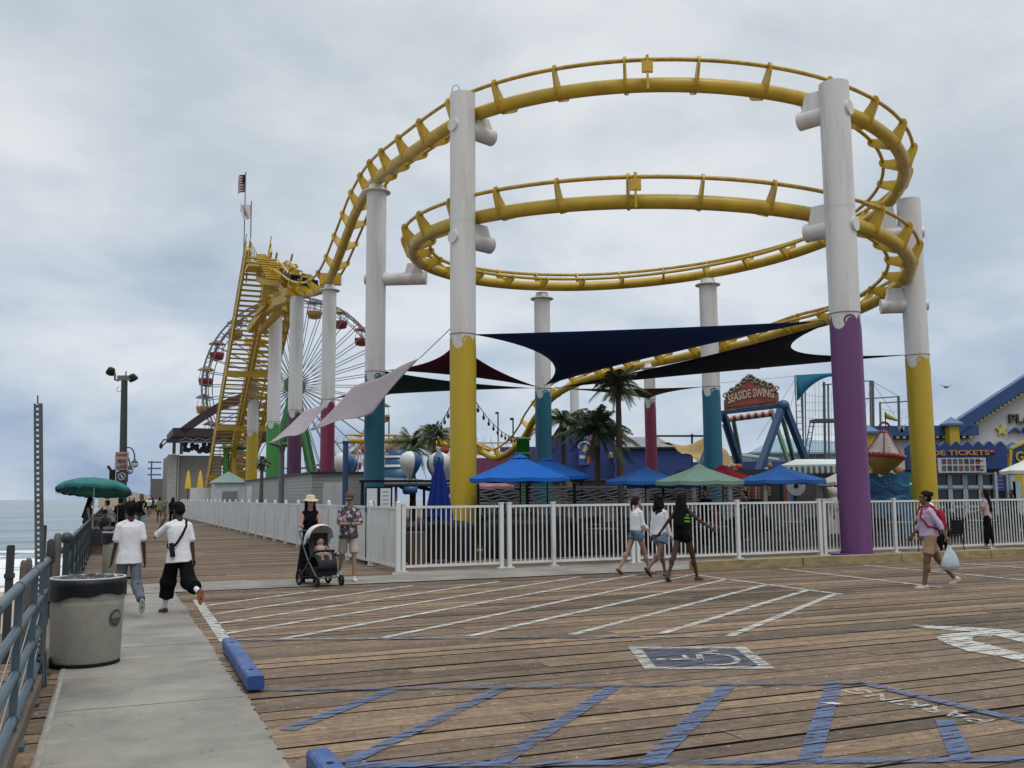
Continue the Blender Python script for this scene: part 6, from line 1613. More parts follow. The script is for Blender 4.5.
for k in range(9): x = 882 + k * 4; mb.tube([zp_(x, 408 + 4 * math.sin(k / 8 * PI), 3), zp_(x, 432, 3)], .012, 3)
for k in range(4): y = 408 + k * 7; mb.tube([zp_(880 + i * 4, y + 4 * math.sin(i / 8 * PI), 3) for i in range(9)], .014, 3)
for k in range(3): mb.tube([zp_(815 + k * 4, 378, 1), zp_(815 + k * 4, 415 + 3 * k, 1)], .015, 3)
for p0, p1 in (((797, 376), (757, 440)), ((797, 376), (720, 383)), ((872, 381), (905, 432)), ((872, 381), (860, 430)), ((797, 380), (780, 452))): mb.tube([zp_(*p0), zp_(*p1)], .018, 3)
part('netting', mb, mat('net_grey', (.25, .27, .29), .8), tr)
# ------------------------------------------------------------------ lamp pole with fire lane signs
lY = 42.0; q = P(123.3, 500, lY); PG = mat('dark_green_pole', (.022, .035, .033), .5, var=.2)
lp = thing('light_pole', 'tall dark pole with floodlights, two curved lamps and fire lane signs', 'light pole', (q.x, q.y, 0))
zt_ = P(123.3, 381, lY).z; mb = MB(); mb.tube([(q.x, q.y, 0), (P(124.4, 381, lY).x, q.y, zt_)], [.19, .135], 14); part('pole', mb, PG, lp)
mb = MB(); c = P(125.5, 378, lY); mb.box(c, (.62, .3, .2)); mb.bar(c + V((-.3, 0, -.12)), P(115, 380, lY), .07); mb.bar(P(115, 380, lY), P(115, 373, lY), .07); mb.tube([c + V((0, 0, .1)), c + V((.02, 0, .3))], .03, 6); part('bracket_box', mb, mat('bracket_tan', (.12, .11, .09)), lp)
for x, y, tilt in ((111, 371, .5), (132.5, 377.5, -.4)):
    c = P(x, y, lY); mb = MB(); mb.lathe((0, 0, 0), [(.05, .16), (.15, .12), (.21, -.1), (.2, -.14), (.17, -.12), (.02, .02)], 14); mm = Matrix.Rotation(tilt, 4, 'Y') @ Matrix.Rotation(.5, 4, 'X'); mb.v = [mm @ v_ + c for v_ in mb.v]; part('floodlight', mb, BLACK, lp)
mb = MB(); mb.tube([P(119, 386, lY), P(116.5, 390, lY), P(118, 392, lY), P(121, 391, lY)], .012, 4); part('cable_loop', mb, BLACK, lp)
for pts_, gx_, gy_ in (([(126, 447.5), (130, 447.5), (133, 450), (134.6, 455), (134.7, 461)], 134.7, 463.5), ([(126, 457), (128.5, 458), (129.8, 462), (129.8, 468)], 129.8, 470)):
    mb = MB(); mb.tube([P(x, y, lY) for x, y in pts_], .03, 6); c = P(gx_, gy_ - 1.5, lY); mb.lathe(c, [(.04, .12), (.08, .05), (.15, -.03), (.15, -.05)], 12); arm = part('lamp_arm', mb, PG, lp)
    mb = MB(); mb.lathe(c, [(.14, -.05), (.16, -.1), (.13, -.2), (.05, -.25), (.01, -.26)], 14); part('lamp_globe', mb, mat('frosted_globe', (.45, .47, .5), .3), arm)
sy = lY - .25
def sgn(x0_, x1_, y0_, y1_, m_, nm, Y=sy):
    a, b = P(x0_, y0_, Y), P(x1_, y1_, Y); mb = MB(); mb.box(((a.x + b.x) / 2, Y, (a.z + b.z) / 2), (b.x - a.x, .03, a.z - b.z)); return part(nm, mb, m_, lp)
s1 = sgn(115.5, 128, 452, 470, mat('sign_faded_pink', (.27, .23, .20), .6, var=.15), 'fire_lane_sign'); RD = mat('sign_dark_red', (.12, .03, .03), .6)
letters('NO PARKING', 116.5, 127, 453.5, 456, sy - .03, mat('sign_red', (.35, .05, .04)), s1, dz=.02); letters('FIRE', 117.5, 126, 459.2, 463.2, sy - .03, RD, s1, dz=.02); letters('LANE', 117, 126.7, 464.5, 468.7, sy - .03, RD, s1, dz=.02)
s2 = sgn(116.3, 127.8, 471.5, 482, mat('sign_black', (.03, .03, .04)), 'black_symbol_sign')
a, b = P(122, 476.5, sy - .02), None; mb = MB(); mb.tube([a + V((.15 * math.cos(k * PI / 10), -.02, .15 * math.sin(k * PI / 10))) for k in range(20)], .018, 5, closed=True); mb.bar(a + V((-.1, -.02, .1)), a + V((.1, -.02, -.1)), .03); mb.box(a + V((0, -.01, 0)), (.06, .02, .14)); part('prohibition_ring', mb, mat('sign_pale', (.4, .38, .38)), s2)
mb = MB(); mb.box(P(112.3, 476, lY), (.2, .18, .52)); mb.cap(P(111, 470.5, lY), P(108.5, 467, lY), .06, .07); mb.bar(P(113, 470, lY), P(122, 470, lY), .05); part('loudspeaker', mb, BLACK, lp)

# ------------------------------------------------------------------ beach umbrella stand by the railing
uY = 30.0; uc = P(94.5, 478.5, uY); zr_ = P(94.5, 494.5, uY).z; R_u = 36 / FPX * uY
bu = thing('beach_umbrella', 'round teal green umbrella over the vendor by the left railing', 'umbrella', (uc.x, uc.y, 0))
mb = MB(); rows = []; n = 10
for f in (.02, .2, .4, .6, .8, .93, 1.0):
    rows.append([V((R_u * f * math.cos(a) * (1 - .03 * f * math.sin((a * n / 2) % PI)), R_u * f * math.sin(a) * (1 - .03 * f * math.sin((a * n / 2) % PI)), (uc.z - zr_) * math.sqrt(max(0, 1 - (f * .98) ** 2)) + zr_ - .05 * f * abs(math.sin(a * n / 2)) * 0 + .03 * f * abs(math.cos(a * n / 2)))) for a in [2 * PI * k / 80 for k in range(80)]])
tlt = Matrix.Translation((0, 0, zr_)) @ Matrix.Rotation(rad(-9), 4, 'X') @ Matrix.Translation((0, 0, -zr_)); rows = [[tlt @ v_ for v_ in r] for r in rows]; mb.grid(rows, close=True, smooth=True); o = part('canopy', mb, fabric('umbrella_teal', (.035, .16, .15), var=.3, scale=1.3), bu, local=True); o.modifiers.new('t', 'SOLIDIFY').thickness = .008
mb = MB(); mb.grid([[v_ + V((0, 0, 0)) for v_ in rows[-1]], [v_ * 1.0 - V((0, 0, .06 + .015 * math.sin(i * 1.9))) for i, v_ in enumerate(rows[-1])]], close=True); part('fringe', mb, fabric('umbrella_blue', (.02, .10, .14)), o, local=True)
mb = MB(); mb.tube([(0, 0, 0), (0, 0, uc.z + .08)], .02, 8); part('pole', mb, WHITE, bu, local=True)
mb = MB()
for k in range(10): a = k * 2 * PI / 10; mb.tube([(0, 0, uc.z - .05), (R_u * .5 * math.cos(a), R_u * .5 * math.sin(a), zr_ + (uc.z - zr_) * .8), (R_u * .97 * math.cos(a), R_u * .97 * math.sin(a), zr_ + .02)], .008, 4)
part('ribs', mb, STEEL, bu, local=True)
q = P(99, 540, 29.6)
t = thing('vendor_table', 'low vendor table under a dark cloth with a brown box beneath', 'table', (q.x, q.y, 0))
mb = MB(); rows = []
for z, k in ((.05, 1.04), (.4, 1.0), (.68, .98), (.7, .9)): rows.append([(q.x + .55 * k * math.cos(a) * (1 + .04 * math.sin(9 * a)), q.y + .5 * k * math.sin(a) * (1 + .04 * math.sin(9 * a)), z + .28 * (z < .1)) for a in [2 * PI * i / 48 for i in range(48)]])
rows.append([(q.x, q.y, .7)] * 48); mb.grid(rows, close=True); part('cloth', mb, fabric('dark_cloth', (.02, .02, .028)), t)
mb = MB(); mb.box((q.x - .1, q.y - .1, .18), (.62, .5, .36)); part('box', mb, mat('cardboard_brown', (.16, .11, .08), .9), t)
mb = MB()
for k in range(9): mb.ball((q.x + rg.uniform(-.35, .4), q.y + rg.uniform(-.35, .3), .76), (rg.uniform(.04, .1), .06, .07), 8, 5)
part('wares', mb, mat('wares_grey', (.12, .1, .1), .6, var=.6, scale=8), t)
mb = MB(); c = P(103, 512, 30); mb.tube([V((c.x - .38, c.y, 0)), V((c.x - .38, c.y, 1.45)), V((c.x + .45, c.y, 1.45)), V((c.x + .45, c.y, 0))], .014, 5); mb.tube([V((c.x - .38, c.y, 1.2)), V((c.x + .45, c.y, 1.2))], .012, 5)
solo('display_rack', mb, STEEL, 'thin metal display rack under the teal green umbrella', 'rack', (c.x, c.y, 0))

# ------------------------------------------------------------------ string lights, far lamps, birds
def string(label, a, b, sag, n, m=9):
    t = thing('string_lights', label, 'string lights', a, 0); pr = []
    for i in range(n + 1): u_ = i / n; p = a.lerp(b, u_); p.z -= sag * 4 * u_ * (1 - u_); pr.append(p)
    mb = MB(); mb.tube(pr, .016, 4); part('wire', mb, BLACK, t)
    for i in range(1, n, max(1, n // m)):
        mb = MB(); mb.tube([pr[i], pr[i] - V((0, 0, .1))], .02, 5); mb.ball(pr[i] - V((0, 0, .17)), (.05, .05, .085), 8, 6); part('bulb', mb, mat('bulb_dark', (.03, .03, .035), .3), t)
string('string of dark bulbs sloping down right of the front yellow column', P(476, 402, 30), P(519, 437, 47), .35, 33, 11)
string('string of dark bulbs climbing towards the left side of the yellow column', P(424, 434, 45), P(450, 407, 30), .3, 20, 7)
for i, (x, y, Y, lab) in enumerate(((389, 418, 95, 'far thin lamp post left of the far palms'), (498, 413, 95, 'far thin lamp post right of the front yellow column'), (513, 419, 85, 'far short lamp post beside the sloping track'))):
    q = P(x, y, Y); t = thing('lamp_post', lab, 'lamp post', (q.x, q.y, 0), 0, 'far lamp posts'); mb = MB(); mb.tube([V((q.x, q.y, 0)), q], .07, 5); part('pole', mb, DARKM, t)
    mb = MB(); mb.box(q + V((-.1, 0, 0)), (.35, .2, .2)); part('lamp_head', mb, DARKM, t)
for i, (x, y, lab) in enumerate(((946.5, 387, 'gull flying above the blue arcade roof'),)):
    c = P(x, y, 70); mb = MB(); mb.ball(c, (.16, .3, .09), 8, 6); mb.prism([c + V((-.05, .1, 0)), c + V((-.05, -.1, 0)), c + V((-.5, 0, .18))], (0, 0, .02)); mb.prism([c + V((.05, .1, 0)), c + V((.05, -.1, 0)), c + V((.5, 0, .15))], (0, 0, .02))
    solo('seagull', mb, mat('gull_grey', (.2, .2, .21)), lab, 'bird', c)
# far yellow low ride structure between the columns
fr_ = thing('far_coaster_frame', 'low cream and yellow framework of the far coaster loop behind the balloons', 'ride structure', (P(420, 450, 82).x, 82, 0))
mb = MB()
for k in range(26):
    x = 330 + k * 7; a, b = P(x, 443, 82), P(x + 7, 443, 82); mb.bar(a, b, .12); mb.bar(a - V((0, 0, 1.0)), b - V((0, 0, 1.0)), .1); mb.bar(a, b - V((0, 0, 1.0)), .07); mb.bar(a, V((a.x, a.y, 0)), .14) if k % 4 == 0 else None
    mb.bar(a + V((0, 0, .0)), a + V((0, 0, .5)), .05)
part('lattice', mb, mat('cream_lattice', (.42, .36, .2), .5), fr_)
mb = MB()
for x in (326, 365, 372, 390, 394, 399, 445): c = P(x, 449, 81); mb.ball(c, (.4, .4, .45), 8, 6)
part('painted_heads', mb, mat('orange_red', (.4, .08, .03)), fr_)
# pale and pink boxes filling the yard behind
for i, (x0_, x1_, y, Y, col, lab) in enumerate(((318, 335, 470, 70, (.34, .10, .06), 'low orange red kiosk just left of the balloon ride'), (470, 520, 486, 46, (.10, .09, .09), 'dark low kiosk behind the front yellow column'), (552, 640, 481, 50, (.28, .24, .2), 'low tan kiosk behind the wavy divider'), (640, 700, 484, 46, (.34, .33, .32), 'pale kiosk between the palms and the sage green parasol'), (815, 866, 470, 48, (.14, .12, .12), 'dark brown kiosk beside the purple column'))):
    mb = MB(); a, b, z = wallbox(mb, x0_, x1_, y, Y, 2.5); t = thing('kiosk', lab, 'kiosk', ((a.x + b.x) / 2, Y, 0)); part('wall', mb, mat('kiosk_%d' % i, col, .7, var=.25, scale=1.5), t)
    mb = MB(); mb.box(((a.x + b.x) / 2, Y + 1, z + .05), (b.x - a.x + .4, 3.2, .1)); part('roof', mb, mat('kiosk_roof', (.12, .12, .12)), t)
    mb = MB(); mb.box(((a.x + b.x) / 2, Y - .03, z * .62), ((b.x - a.x) * .7, .06, z * .35)); part('hatch', mb, GLASS, t)
# amber panel under the blue parasol
mb = MB(); c = P(566, 484, 47); mb.box(c, (.6, .1, .35)); mb.bar(V((c.x, c.y + .1, 0)), c, .08); solo('amber_sign', mb, mat('amber_panel', (.45, .28, .14)), 'small amber board seen just under the large blue parasol', 'sign', (c.x, c.y, 0))
# plush toy on display
c = P(833, 492, 35); mb = MB(); mb.ball(c, (.2, .18, .2)); mb.ball(c + V((-.17, 0, .12)), .07, 8, 6); mb.ball(c + V((.17, 0, .12)), .07, 8, 6); mb.ball(c - V((0, 0, .45)), (.24, .2, .3)); mb.cap(c + V((-.2, 0, -.3)), c + V((-.38, 0, -.45)), .08, .07); mb.cap(c + V((.2, 0, -.3)), c + V((.36, 0, -.1)), .08, .07); mb.cap(c + V((-.1, 0, -.7)), c + V((-.14, 0, -1.0)), .1, .09); mb.cap(c + V((.1, 0, -.7)), c + V((.14, 0, -1.0)), .1, .09)
mb = remeshed(mb, .03, 1); mb.box(c - V((0, 0, 1.25)), (.5, .4, .5)); 
for i in range(len(mb.m) - 6, len(mb.m)): mb.m[i] = 0
solo('plush_figure', mb, fabric('plush_cream', (.5, .45, .38)), 'cream coloured plush figure standing left of the purple column', 'plush toy', (c.x, c.y, 0))
# ------------------------------------------------------------------ people
SKIN = {'tan': mat('skin_tan', (.30, .17, .115), .55, var=.06), 'brown': mat('skin_brown', (.135, .07, .045), .5, var=.06), 'dark': mat('skin_dark', (.06, .03, .02), .6, var=.06, spec=.25), 'light': mat('skin_light', (.42, .26, .19), .55, var=.06)}
HAIRB = mat('black_hair', (.004, .0035, .0035), .75, spec=.15, var=.4, bump=.6, bscale=60); HAIRN = mat('brown_hair', (.018, .010, .007), .75, spec=.15, var=.4, bump=.6, bscale=60)
EYEM = mat('eye_dark', (.01, .01, .01), .2); LIP = mat('lip', (.22, .08, .07), .5)
def floral():
    m, nt, b = new_mat('floral_shirt'); N, L = nt.nodes, nt.links; tc = N.new('ShaderNodeTexCoord')
    v_ = N.new('ShaderNodeTexVoronoi'); v_.inputs['Scale'].default_value = 9; n_ = N.new('ShaderNodeTexNoise'); n_.inputs['Scale'].default_value = 14
    L.new(tc.outputs['Object'], n_.inputs[0]); mx = N.new('ShaderNodeVectorMath'); mx.operation = 'MULTIPLY_ADD'; mx.inputs[1].default_value = (.12, .12, .12); L.new(n_.outputs['Color'], mx.inputs[0]); L.new(tc.outputs['Object'], mx.inputs[2]); L.new(mx.outputs[0], v_.inputs['Vector'])
    r = N.new('ShaderNodeValToRGB'); e = r.color_ramp.elements; r.color_ramp.interpolation = 'CONSTANT'
    e[0].position = 0; e[0].color = (.42, .38, .36, 1); e[1].position = .46; e[1].color = (.03, .03, .045, 1); k = e.new(.30); k.color = (.22, .14, .14, 1); k = e.new(.72); k.color = (.10, .11, .13, 1)
    L.new(v_.outputs['Distance'], r.inputs[0]); L.new(r.outputs[0], b.inputs['Base Color']); b.inputs['Roughness'].default_value = .9; _mats['floral_shirt'] = m; return m
FLOR = floral()
def rotx(v_, a): return V((v_[0], v_[1] * math.cos(a) - v_[2] * math.sin(a), v_[1] * math.sin(a) + v_[2] * math.cos(a)))
def person(label, loc, face, h, skin='brown', fem=False, legs=((8, 0), (-8, 5)), arms=((0, 8, 8), (0, 8, 8)), lean=2, head=(0, 0), hair='short', hairm=None, bulk=1.0,
           top=None, sleeve=.5, topz=.93, topm=None, bottom='shorts', botlen=.5, botm=None, shoem=None, socks=None, seat=None, vox=.011, hat=None, hatm=None, extra=None, group=None, face_on=True, loose=1.0, shoes='shoe', twist=0, feet_out=6):
    """legs: (hip swing forward, knee bend) left, right. arms: (swing forward, outward, elbow bend[, inward]) left, right. x right, y the way the person faces."""
    root = thing('person', label, 'person', loc, rad(face), group, h / 1.75)
    hz = .93; bw_ = (.92 if fem else 1.0) * bulk
    J = {}
    hipw = .095 * (1.05 if fem else 1) * min(bulk, 1.15)
    for i, (sx, (hip, kn)) in enumerate(((-1, legs[0]), (1, legs[1]))):
        Hp = V((sx * hipw, 0, hz - .03)); a = rad(hip); b = rad(hip - kn); out_ = sx * .012
        K = Hp + V((out_, math.sin(a) * .43, -math.cos(a) * .43)); A = K + V((0, math.sin(b) * .42, -math.cos(b) * .42))
        J[i] = (Hp, K, A, b)
    low = min(J[0][2].z - (.085 if abs(J[0][3]) < .6 else .16), J[1][2].z - (.085 if abs(J[1][3]) < .6 else .16)) if seat is None else None
    dz = -low if seat is None else seat - hz + .11
    def S(v_): return V((v_[0], v_[1], v_[2] + dz))
    for i in J: J[i] = (S(J[i][0]), S(J[i][1]), S(J[i][2]), J[i][3])
    pel = S((0, 0, hz)); ln = rad(lean); tw = rad(twist)
    def T(x, y, z):     # torso frame, leaning forward about the pelvis
        x, y = x * math.cos(tw) - y * math.sin(tw), x * math.sin(tw) + y * math.cos(tw)
        r_ = rotx((x, y, z - hz), -ln); return pel + r_
    sw_ = (.148 if fem else .172) * (1 + (bulk - 1) * .5)
    armJ = []
    for i, sx in ((0, -1), (1, 1)):
        ar_ = arms[i]; a, o, e = rad(ar_[0]), rad(ar_[1]), rad(ar_[2]); inn = rad(ar_[3]) if len(ar_) > 3 else 0
        Sh = T(sx * sw_, 0, 1.40); d = V((sx * math.sin(o), math.sin(a) * math.cos(o), -math.cos(a) * math.cos(o))).normalized(); El = Sh + d * .29
        d2 = V((sx * math.sin(o) * math.cos(inn) - sx * math.sin(inn), math.sin(a + e) * math.cos(inn), -math.cos(a + e) * math.cos(inn) * math.cos(o))).normalized(); Wr = El + d2 * .25
        armJ.append((Sh, El, Wr, d2, sx))
    nk = T(0, .0, 1.48); hd = T(0, .015 + .0, 1.63); hy, hp_ = rad(head[0]), rad(head[1])
    HX = V((math.cos(hy), math.sin(hy), 0)); HY = V((-math.sin(hy) * math.cos(hp_), math.cos(hy) * math.cos(hp_), math.sin(hp_))); HZ = HX.cross(HY)
    def Hd(x, y, z): return hd + HX * x + HY * y + HZ * z
    hax = (HX, HY, HZ)
    body = MB()
    body.ball(Hd(0, -.012, .03), (.074, .095, .098), 16, 12, hax); body.ball(Hd(0, .02, -.035), (.058, .07, .085), 14, 10, hax); body.ball(Hd(0, .055, -.09), (.03, .03, .025), 10, 8, hax)
    if face_on:
        body.cap(Hd(0, .085, .02), Hd(0, .108, -.022), .010, .016, 8); body.ball(Hd(0, .078, .045), (.05, .016, .012), 10, 6, hax)
        body.ball(Hd(0, .083, -.055), (.024, .012, .012), 8, 6, hax)
    for sx in (-1, 1): body.ball(Hd(sx * .078, -.005, -.0), (.012, .022, .032), 8, 6, hax)
    body.cap(T(0, -.01, 1.40), Hd(0, -.02, -.06), .062, .055, 14)
    body.ball(T(0, .0, 1.30), (.155 * bw_, .10 * bulk, .17), 18, 12); body.ball(T(0, .0, 1.12), (.128 * bw_, .088 * bulk ** 1.5, .17), 18, 12); body.ball(T(0, -.005, .97), (.155 * bw_ * (1.06 if fem else 1), .105 * bulk, .13), 18, 12)
    body.cap(T(-sw_ * .85, 0, 1.385), T(sw_ * .85, 0, 1.385), .060, .060, 12)
    for sx in (-1, 1): body.cap(T(sx * .03, -.01, 1.46), T(sx * sw_ * .9, 0, 1.405), .048, .045, 10)
    if fem:
        for sx in (-1, 1): body.ball(T(sx * .075 * bulk, .075 * bulk, 1.27), (.06 * bulk, .055 * bulk, .06), 12, 8)
    lb = bulk ** .8
    for i in (0, 1):
        Hp, K, A, b = J[i]
        body.cap(Hp, K, .085 * lb, .056 * lb, 14); body.cap(K, A, .054 * lb, .034 * lb, 12); c = K.lerp(A, .28); body.ball(c + V((0, -.016, 0)), (.052 * lb, .055 * lb, .10), 12, 8)
        fdir = V((math.sin(rad((1 if i else -1) * feet_out)), 1, 0)).normalized(); fp = b if abs(b) > .35 else 0
        f_ = V((fdir.x, fdir.y * math.cos(fp), math.sin(fp) if fp else 0)); J[i] = (Hp, K, A, b, f_)
        dn = V((0, math.sin(fp), -math.cos(fp)))
        body.cap(A + dn * .045 - f_ * .03, A + dn * .055 + f_ * .13, .035, .026, 10)
    for Sh, El, Wr, d2, sx in armJ:
        body.cap(Sh, El, .050 * lb, .038 * lb, 12); body.cap(El, Wr, .038 * lb, .025, 12)
        # hand: palm, four fingers of unequal length bent in two joints, thumb leaving the side of the palm
        sd_ = d2.cross(V((sx, 0, 0))); sd_ = sd_.normalized() if sd_.length > .1 else V((0, 1, 0))
        nr = sd_.cross(d2).normalized() * sx
        pc = Wr + d2 * .045; body.ball(pc, (.022, .040, .052), 10, 8, (nr, sd_, d2))
        for q, (off, ln_) in enumerate(((.030, .068), (.011, .078), (-.009, .072), (-.028, .055))):
            p0 = Wr + d2 * .075 + sd_ * off; p1 = p0 + d2 * ln_ * .5 - nr * .006 * 0; p2 = p1 + (d2 * .8 + (-nr) * .5).normalized() * ln_ * .5
            body.cap(p0, p1, .0095, .009, 6); body.cap(p1, p2, .009, .0078, 6)
        th0 = Wr + d2 * .025 + sd_ * .03; th1 = th0 + (sd_ * .75 + d2).normalized() * .04; body.cap(th0, th1, .012, .010, 6); body.cap(th1, th1 + (d2 + sd_ * .1).normalized() * .03, .010, .008, 6)
    part('body', remeshed(body, vox * .8, 2), SKIN[skin], root, local=True)
    if face_on:
        mb = MB()
        for sx in (-1, 1): mb.ball(Hd(sx * .032, .082, .026), (.013, .007, .007), 8, 6, hax)
        part('eyes', mb, EYEM, root, local=True)
        mb = MB(); mb.ball(Hd(0, .092, -.056), (.022, .007, .006), 8, 6, hax); part('mouth', mb, LIP, root, local=True)
    hm = hairm or HAIRB
    if hair:
        mb = MB(); mb.ball(Hd(0, -.028, .045), (.088, .104, .098), 16, 12, hax)
        if hair != 'capless': mb.ball(Hd(0, -.05, .0), (.082, .078, .085), 14, 10, hax)
        if hair == 'afro':
            rg_ = random.Random(3)
            for k in range(60):
                a = rg_.uniform(0, 6.28); e = rg_.uniform(-.3, 1.5); mb.ball(Hd(.088 * math.cos(a) * math.cos(e), -.035 + .095 * math.sin(a) * math.cos(e) * (1 if math.sin(a) < 0 else .75), .05 + .088 * math.sin(e)), rg_.uniform(.022, .034), 6, 5)
        if hair == 'long':
            for x in (-.05, 0, .05): mb.cap(Hd(x, -.07, .0), T(x * 1.8, -.13, 1.12), .06, .045, 12)
            mb.cap(Hd(-.075, -.01, .0), T(-.12, -.06, 1.32), .03, .03, 8); mb.cap(Hd(.075, -.01, .0), T(.12, -.06, 1.32), .03, .03, 8)
        if hair == 'curly':
            rg_ = random.Random(5)
            for k in range(110):
                a = rg_.uniform(PI * .85, PI * 2.15); zz = rg_.uniform(-.26, .1); mb.ball(Hd((.08 + .045 * max(0, -zz) * 3) * math.cos(a), -.03 + (.10 + .03 * max(0, -zz) * 3) * math.sin(a), zz), rg_.uniform(.025, .038), 6, 5)
            mb.ball(Hd(0, -.07, -.1), (.10, .06, .14), 12, 8, hax)
        if hair == 'ponytail': mb.cap(Hd(0, -.11, .06), Hd(0, -.15, -.02), .035, .04, 10); mb.cap(Hd(0, -.15, -.02), Hd(.0, -.14, -.20), .04, .018, 10)
        if hair == 'bun': mb.ball(Hd(0, -.125, .07), .045, 10, 8)
        # clear the face
        o_ = remeshed(mb, vox * 1.0, 1)
        for i, v_ in enumerate(o_.v):
            r_ = v_ - hd; y_ = r_.dot(HY); z_ = r_.dot(HZ); x_ = r_.dot(HX)
            if y_ > .03 and z_ < .075 and abs(x_) < .07: o_.v[i] = v_ - HY * (y_ - .03)
            n_ = noise.noise(v_ * 30) * .006; o_.v[i] = o_.v[i] + (v_ - hd).normalized() * n_
        part('hair', o_, hm, root, local=True)
    if top:
        mb = MB(); g = .020 * loose; tz = topz
        mb.cap(T(-sw_ * .85, 0, 1.385), T(sw_ * .85, 0, 1.385), .067, .067, 12)
        for sx in (-1, 1): mb.cap(T(sx * .045, -.01, 1.452), T(sx * sw_ * .9, 0, 1.41), .050, .050, 10)
        prof_ = ((1.455, .42, .52), (1.43, .62, .70), (1.38, 1.0, .95), (1.30, 1.06, 1.05), (1.2, 1.0, 1.04), (1.1, .95, 1.02), (1.0, .98, 1.06), (.93, 1.07, 1.15), (.86, 1.12, 1.2), (.78, 1.16, 1.26))
        pz = [q for q in prof_ if q[0] > tz + .02]; nx_ = prof_[min(len(pz), len(prof_) - 1)]; pz = pz + [(tz, nx_[1], nx_[2])]
        mb.grid([[T((.155 * bw_ + g) * a_ * math.cos(t_) * (1 + (.012 + .02 * max(0, 1.2 - z)) * math.sin(t_ * 5 + z * 14)), ((.098 * bulk ** 1.2 + g) * b_) * math.sin(t_) * (1 + (.012 + .03 * max(0, 1.2 - z)) * math.sin(t_ * 4 + 1 - z * 9)), z) for t_ in [q * PI / 16 for q in range(32)]] for z, a_, b_ in pz], close=True, caps=True)
        if fem:
            for sx in (-1, 1): mb.ball(T(sx * .075 * bulk, .08 * bulk, 1.27), (.065 * bulk, .06 * bulk, .062), 12, 8)
        # square hem
        hem = [] if True else [T((.145 * bw_ + g * 1.7) * math.cos(a) * (1 if tz < 1.05 else .92), (.10 * bulk + g * 1.7) * math.sin(a), tz) for a in [k * PI / 12 for k in range(24)]]; hem2 = [] if True else [p + (T(0, 0, 1.2) - T(0, 0, 1.1)).normalized() * .12 for p in hem]
        if sleeve > 0:
            for Sh, El, Wr, d2, sx in armJ:
                if sleeve <= 1: mb.cap(Sh.lerp(El, .06), Sh.lerp(El, sleeve), .053 * lb + g * .35, (.047 + .008 * (sleeve < .8)) * lb + g * .6, 12)
                else: mb.cap(Sh.lerp(El, .06), El, .053 * lb + g * .35, .043 * lb + g * .4, 12); mb.cap(El, El.lerp(Wr, sleeve - 1), .045 * lb + g * .5, .034 * lb + g * .4, 12)
        part('top', remeshed(mb, vox, 2), topm, root, local=True)
    if bottom in ('shorts', 'trousers'):
        mb = MB(); g = .018 * loose; mb.ball(T(0, -.005, .965), (.158 * bw_ + g * .8, .108 * bulk + g * .8, .12), 18, 12)
        for i in (0, 1):
            Hp, K, A, b, f_ = J[i]; L1 = min(1, botlen * 2); e = Hp.lerp(K, L1)
            r1 = .092 * lb + g * .6; r2 = (.092 - .03 * L1) * lb + g * (1.1 if bottom == 'shorts' else .8) + (.03 if loose > 1.6 else 0)
            d = (e - Hp).normalized(); mb.cap(Hp, e - d * r2 * .6, r1, r2, 16)
            # square cuff
            x_ = d.cross(V((0, 1, 0))).normalized() if abs(d.y) < .9 else V((1, 0, 0)); y_ = x_.cross(d)
            def cuff(p, r_, dd): mb.grid([[p + x_ * r_ * math.cos(a) + y_ * r_ * math.sin(a) for a in [k * PI / 8 for k in range(16)]], [p - dd * .10 + x_ * r_ * math.cos(a) + y_ * r_ * math.sin(a) for a in [k * PI / 8 for k in range(16)]]], close=True, smooth=False, caps=True)
            if botlen <= .5: cuff(e, r2, d)
            else:
                f2 = min(1, (botlen - .5) * 2); e2 = K.lerp(A, f2); r3 = (.056 - .018 * f2) * lb + g * 1.2 + (.03 if loose > 1.6 else 0); d = (A - K).normalized(); mb.ball(K, r2 + .012, 12, 8); mb.cap(K, K.lerp(A, .4), r2 + .01, max(r3, .066 * lb + g), 16); mb.cap(K, e2 - d * r3 * .6, r2, r3, 16)
                x_ = d.cross(V((0, 1, 0))).normalized() if abs(d.y) < .9 else V((1, 0, 0)); y_ = x_.cross(d); cuff(e2, r3, d)
        part('shorts' if bottom == 'shorts' else 'trousers', remeshed(mb, vox, 2), botm, root, local=True)
    elif bottom == 'skirt':
        mb = MB(); rows = []
        zb_ = .10
        for k in range(14):
            f = k / 13; z = 1.02 + dz - (1.02 + dz - zb_) * f; rr = .13 + .12 * f ** .8 if f > .1 else .125 + .3 * f
            rows.append([V((rr * (1.05) * math.cos(a) * (1 + .06 * f * math.sin(a * 9 + k * .3)), rr * .95 * math.sin(a) * (1 + .06 * f * math.sin(a * 7)) + .02 * f, z)) for a in [q * PI / 24 for q in range(48)]])
        mb.grid(rows, close=True); o = part('skirt', mb, botm, root, local=True); o.modifiers.new('t', 'SOLIDIFY').thickness = .006
